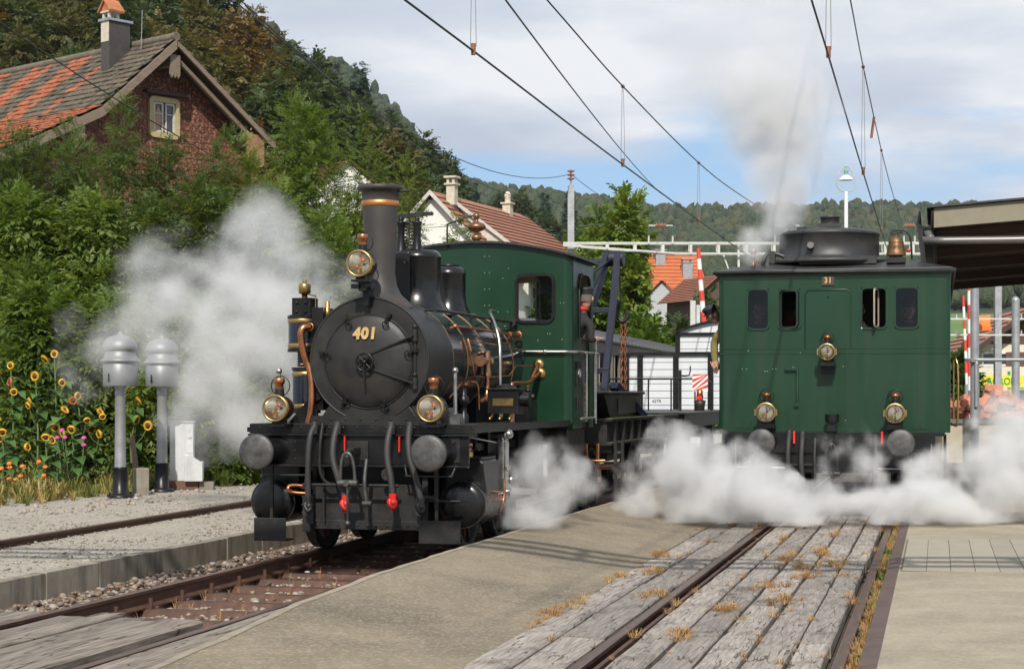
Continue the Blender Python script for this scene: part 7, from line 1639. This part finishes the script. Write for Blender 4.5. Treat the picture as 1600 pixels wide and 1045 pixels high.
used_t = set(); rh = random.Random(31)
def put_tree(kind, p, h, grp='trees of the hillside wood', lab=None):
    i = rh.randrange(len(PR[kind])); src = PR[kind][i]; key = (kind,i); o = src if key not in used_t else copy_tree(src); used_t.add(key)
    o.location = p; o.rotation_euler = (0,0,rh.uniform(0,6.3)); s = h/15; o.scale = (s*rh.uniform(.9,1.25),)*2+(s,); o['label'] = lab; o['group'] = grp; return o
for ri,(Y,off,th) in enumerate(hillrows):
    px = -60+rh.uniform(0,30)
    while px < 720:
        f = rh.random(); kind = 'brown' if (f < .22 and px < 600) else 'olive' if (f < .5 and px < 640) else 'conifer' if f > .86 else 'green'
        if px > 600 and f < .4: kind = 'green'
        h = th*rh.uniform(.85,1.12); yy = Y+rh.uniform(-6,6); p = hill_pt(px, yy, off+rh.uniform(-8,22), h)
        put_tree(kind, p, h, lab='%s %s, %s' % (LABT[kind], ROWN[ri], zone(px))); px += (4.4*rh.uniform(.75,1.2))*2800/Y
# --- middle hill flank
midrows = [(300,130,13),(330,85,14),(365,45,15),(400,12,15)]
pxm = LS(480, 960, 30)
sheet('middle_hill', [[Vector((at(px,618,250).x,250,-.42)) for px in pxm]]+[[hill_pt(px,Y,off,th)-Vector((0,0,.5)) for px in pxm] for Y,off,th in midrows]+[[hill_pt(px,520,10,40)-Vector((0,0,25)) for px in pxm]], EARTH)
for Y,off,th in midrows:
    px = 540+rh.uniform(0,30)
    while px < 930:
        f = rh.random(); kind = 'olive' if f < .2 else 'conifer' if f > .75 else 'green'; h = th*rh.uniform(.85,1.1); p = hill_pt(px, Y+rh.uniform(-10,10), off+rh.uniform(-4,14), h)
        if p.z > 1: put_tree(kind, p, h, 'trees of the farther hillside', {'olive':'olive tinged','conifer':'conifer','green':'dark green'}[kind]+' tree on the farther hill flank above the white house')
        px += 5.0*rh.uniform(.75,1.2)*2800/Y
# --- far wooded ridge: one mass of small crowns
def far_z(px, Y): 
    a = np.clip((Y-620)/(1180-620),0,1); y = 455+(sil(px)+7-455)*(a**.8); return 1.6+(618-y)/2800*Y
pxf = LS(380, 1900, 60); Yf = LS(560, 1180, 22)
sheet('far_hill', [[Vector((at(px,618,520).x,520,-.42)) for px in pxf]]+[[Vector((at(px,618,Y).x, Y, far_z(px,Y)-7)) for px in pxf] for Y in Yf]+[[Vector((at(px,618,1600).x,1600,60)) for px in pxf]], mat('far_forest_floor', (.03,.038,.018), .95, var=.3, vs=.02))
Vs, Fs = stone_tpl(seed=3)
import bmesh as _bm
b_ = _bm.new(); _bm.ops.create_icosphere(b_, subdivisions=2, radius=1); V2 = np.array([v.co[:] for v in b_.verts]); F2 = np.array([[v.index for v in f.verts] for f in b_.faces]); b_.free()
rf_ = np.random.default_rng(12); VVf=[];FFf=[];TTf=[];nv=0
pxr = rf_.uniform(400,1860,5200); a = rf_.uniform(0,1,5200)**.75; Yr = 600+a*590
n = len(pxr); z = np.array([far_z(p,y) for p,y in zip(pxr,Yr)]); P = np.stack([(pxr-800)/2800*Yr, Yr, z-3.2], 1)
hsz = rf_.uniform(1.8,4.6,n); vs_ = np.array([V2*(1+rf_.uniform(-.33,.33,(len(V2),1))) for _ in range(9)])
for k in range(9):
    mk = (np.arange(n) % 9) == k; con = (k >= 6)
    tv2 = vs_[k]*(np.array([.6,.6,1.45]) if con else np.array([1,1,1.15]))
    V,F,t = tile_np(tv2, F2, P[mk], rot_mats(mk.sum(), rf_, .15), hsz[mk], np.clip(rf_.normal(.15 if con else .5,.3,mk.sum()),0,1), rf_); FFf.append(F+nv); VVf.append(V); TTf.append(t); nv += len(V)
FARM = leafmat('far_forest', [(.020,.036,.018),(.034,.055,.024),(.054,.074,.03),(.08,.084,.034)], .1, .03)
t_ = FARM.node_tree; d_ = [x for x in t_.nodes if x.type == 'BSDF_PRINCIPLED'][0]; nz = N(t_, 'ShaderNodeTexNoise'); nz.inputs['Scale'].default_value = .9; nz.inputs['Detail'].default_value = 4
tcf = N(t_, 'ShaderNodeTexCoord'); lk(t_, tcf.outputs['Object'], nz.inputs['Vector']); bpf = N(t_, 'ShaderNodeBump'); bpf.inputs['Distance'].default_value = 1.5; bpf.inputs['Strength'].default_value = 1; lk(t_, nz.outputs[0], bpf.inputs['Height']); lk(t_, bpf.outputs[0], d_.inputs['Normal'])
o = link_mesh('far_forest', np_mesh('far_forest', np.concatenate(VVf), np.concatenate(FFf), FARM, np.concatenate(TTf))); tag(o, 'wooded ridge closing the valley behind the station', None, None, 'stuff')
# a strip of pasture seen right of the railcar
m = MB(); q = at(1480,535,200); 
o = sheet('pasture', [[at(px,y,Y) for px in LS(1440,1800,8)] for y,Y in ((600,150),(560,180),(515,230),(490,300))], mat('pasture_green', (.10,.17,.035), .9, var=.2, vs=.1))

# ================================================================== STEAM
def steam(name, label, blobs, dens, nscale, amp, cut, pad=.5, zmin=None, seed=0.0, soft=.55, detail=4, step=.35, col=(.97,.97,.97), lac=2.0):
    """cloud of vapour: one closed box whose density is noise inside soft blobs (centre, radii, strength)"""
    B = [(Vector(c), r if hasattr(r,'__len__') else (r,r,r), w) for c,r,w in blobs]
    lo = [min(c[i]-r[i]*1.05 for c,r,_ in B)-pad*.3 for i in range(3)]; hi = [max(c[i]+r[i]*1.05 for c,r,_ in B)+pad*.3 for i in range(3)]
    if zmin is not None: lo[2] = max(lo[2], zmin)
    org = Vector(((lo[0]+hi[0])/2,(lo[1]+hi[1])/2,lo[2])); m = MB(); m.box(lo[0]-org.x,hi[0]-org.x,lo[1]-org.y,hi[1]-org.y,0,hi[2]-lo[2])
    mt = bpy.data.materials.new(name); mt.use_nodes = True; t = mt.node_tree; t.nodes.clear()
    tcn = N(t,'ShaderNodeTexCoord'); nzv = N(t,'ShaderNodeTexNoise'); nzv.inputs['Scale'].default_value = nscale*.55; nzv.inputs['Detail'].default_value = 2
    off = N(t,'ShaderNodeVectorMath',operation='ADD'); off.inputs[1].default_value = (seed,seed*1.7,seed*.3); lk(t,tcn.outputs['Object'],off.inputs[0]); lk(t,off.outputs[0],nzv.inputs['Vector'])
    sub = N(t,'ShaderNodeVectorMath',operation='SUBTRACT'); lk(t,nzv.outputs['Color'],sub.inputs[0]); sub.inputs[1].default_value = (.5,.5,.5)
    sc_ = N(t,'ShaderNodeVectorMath',operation='SCALE'); lk(t,sub.outputs[0],sc_.inputs[0]); sc_.inputs[3].default_value = amp
    pos = N(t,'ShaderNodeVectorMath',operation='ADD'); lk(t,tcn.outputs['Object'],pos.inputs[0]); lk(t,sc_.outputs[0],pos.inputs[1])
    acc = None
    for c,r,w in B:
        mp = N(t,'ShaderNodeMapping'); mp.inputs['Scale'].default_value = tuple(1/x for x in r); cc = c-org; mp.inputs['Location'].default_value = tuple(-cc[i]/r[i] for i in range(3)); lk(t,pos.outputs[0],mp.inputs[0])
        ln = N(t,'ShaderNodeVectorMath',operation='LENGTH'); lk(t,mp.outputs[0],ln.inputs[0])
        v = math_n(t,'MULTIPLY', math_n(t,'SUBTRACT',1.0,ln.outputs['Value'],True), w)
        acc = v if acc is None else math_n(t,'MAXIMUM',acc,v)
    nz_ = N(t,'ShaderNodeTexNoise'); nz_.inputs['Scale'].default_value = nscale; nz_.inputs['Detail'].default_value = detail; nz_.inputs['Roughness'].default_value = .55; lk(t,off.outputs[0],nz_.inputs['Vector'])
    f = math_n(t,'ADD', acc, math_n(t,'MULTIPLY', math_n(t,'SUBTRACT', nz_.outputs[0], .5), cut))
    f = math_n(t,'MULTIPLY', f, math_n(t,'MINIMUM', math_n(t,'MULTIPLY', acc, 6.0), 1.0))
    g = N(t,'ShaderNodeMapRange'); g.interpolation_type = 'SMOOTHSTEP'; g.inputs[1].default_value = .12; g.inputs[2].default_value = .12+soft; g.inputs[3].default_value = 0; g.inputs[4].default_value = dens; lk(t,f,g.inputs[0])
    pv = N(t,'ShaderNodeVolumePrincipled'); pv.inputs['Color'].default_value = (*col,1); lk(t,g.outputs[0],pv.inputs['Density']); pv.inputs['Anisotropy'].default_value = 0.0
    o_ = N(t,'ShaderNodeOutputMaterial'); lk(t,pv.outputs[0],o_.inputs['Volume'])
    try: mt.cycles.volume_step_rate = step
    except Exception: pass
    try: mt.volume_step_rate = step
    except Exception: pass
    ob = m.build(name, mt, loc=org); tag(ob, label, None, None, 'stuff'); return ob
def bl(px, py, Y, rpx, ry=None, w=1.0, rz=None):
    s = Y/2800; return (at(px,py,Y), (rpx*s, (ry if ry else rpx*s*.9), (rz if rz else rpx)*s), w)
steam('steam_cloud', 'white steam billowing up left of the black locomotive in front of the hedge', [bl(412,350,23.6,80,None,1,70),bl(405,430,23.4,125),bl(455,500,23.0,125),bl(480,590,22.8,110,None,1),bl(350,540,23.5,140,None,.9),bl(275,450,24,120,None,.85),bl(225,500,24.3,120,None,.7),bl(390,640,23,110,None,.9),bl(150,550,25,110,None,.5),bl(310,640,24,115,None,.6)], 1.9, 1.9, 1.25, 1.5, seed=3.1, soft=.9, detail=6)
steam('steam_jet', 'puff of steam escaping beside the right cylinder of the black locomotive', [bl(850,775,18.9,72),bl(838,815,18.7,64,None,1,50),bl(880,755,19.3,52,None,.9),bl(850,712,19.2,62,None,.65),bl(905,745,20.3,50,None,.6),bl(820,800,18.5,46,None,.7)], 4.6, 2.4, .8, 2.2, zmin=.215, seed=7.7, soft=.8, detail=6)
steam('steam_bank', 'low bank of white steam spreading over the crossing in front of the green railcar', [bl(1110,775,21.9,190,1.0,1,62),bl(1055,735,22.1,100,.9,.95,90),bl(1140,745,22.0,90,.8,.75,75),bl(1235,788,21.8,150,1.0,1,52),bl(1330,720,22.1,75,.6,.55,95),bl(1290,700,22.2,50,.5,.42,60),bl(1345,792,21.8,120,.9,.85,45),bl(1470,785,21.8,170,1.0,1,58),bl(1560,750,21.9,120,1.0,1,85),bl(1600,690,22.2,95,.9,.85,95),bl(1015,705,22.4,70,.7,.6,60),bl(1650,740,22.0,110,.9,.9,80),bl(1450,735,22.1,80,.7,.5,60)], 5.5, 2.1, 1.25, 2.6, zmin=.06, seed=1.3, soft=.95, detail=7)
steam('smoke_plume', 'dense grey smoke shooting up from the drum on the railcar roof', [bl(1228,342,24.1,50,None,1.3,52),bl(1226,300,24.1,66,None,1.15,75),bl(1226,250,24.1,88,None,1,85),bl(1216,195,24.2,120,None,1,100),bl(1195,150,24.3,130,None,.8,95)], 4.2, 3.0, .6, .9, seed=5.2, soft=.85, col=(.96,.96,.965), detail=6)
steam('smoke_drift', 'thin grey smoke drifting away high above the green railcar', [bl(1200,160,24.3,150,None,.9,110),bl(1175,110,24.4,170,None,.8,110),bl(1205,55,24.5,180,None,.72,110),bl(1110,60,24.6,170,None,.55,105),bl(1180,0,24.7,180,None,.62,100)], 1.2, 1.5, 1.0, 1.2, seed=6.2, soft=.9, col=(.97,.97,.975), detail=6)
steam('steam_wisp', 'small wisp of steam over the brass whistle on the green railcar roof', [bl(1178,385,23.4,36),bl(1172,370,23.4,30,None,.8),bl(1195,365,23.4,26,None,.7)], 5, 4, .15, 1.0, pad=.1, seed=2.2, soft=.8)
# ================================================================== AIR
hz_m = bpy.data.materials.new('haze_air'); hz_m.use_nodes = True; t_ = hz_m.node_tree; t_.nodes.clear()
pv_ = N(t_, 'ShaderNodeVolumePrincipled'); pv_.inputs['Color'].default_value = (.86,.91,1,1); pv_.inputs['Density'].default_value = .00007; pv_.inputs['Anisotropy'].default_value = .2
om_ = N(t_, 'ShaderNodeOutputMaterial'); lk(t_, pv_.outputs[0], om_.inputs['Volume'])
m = MB(); m.box(-2600,2600,-320,4100,-1.5,165); tag(m.build('haze', hz_m), 'thin pale haze in the air of the valley', None, None, 'stuff')
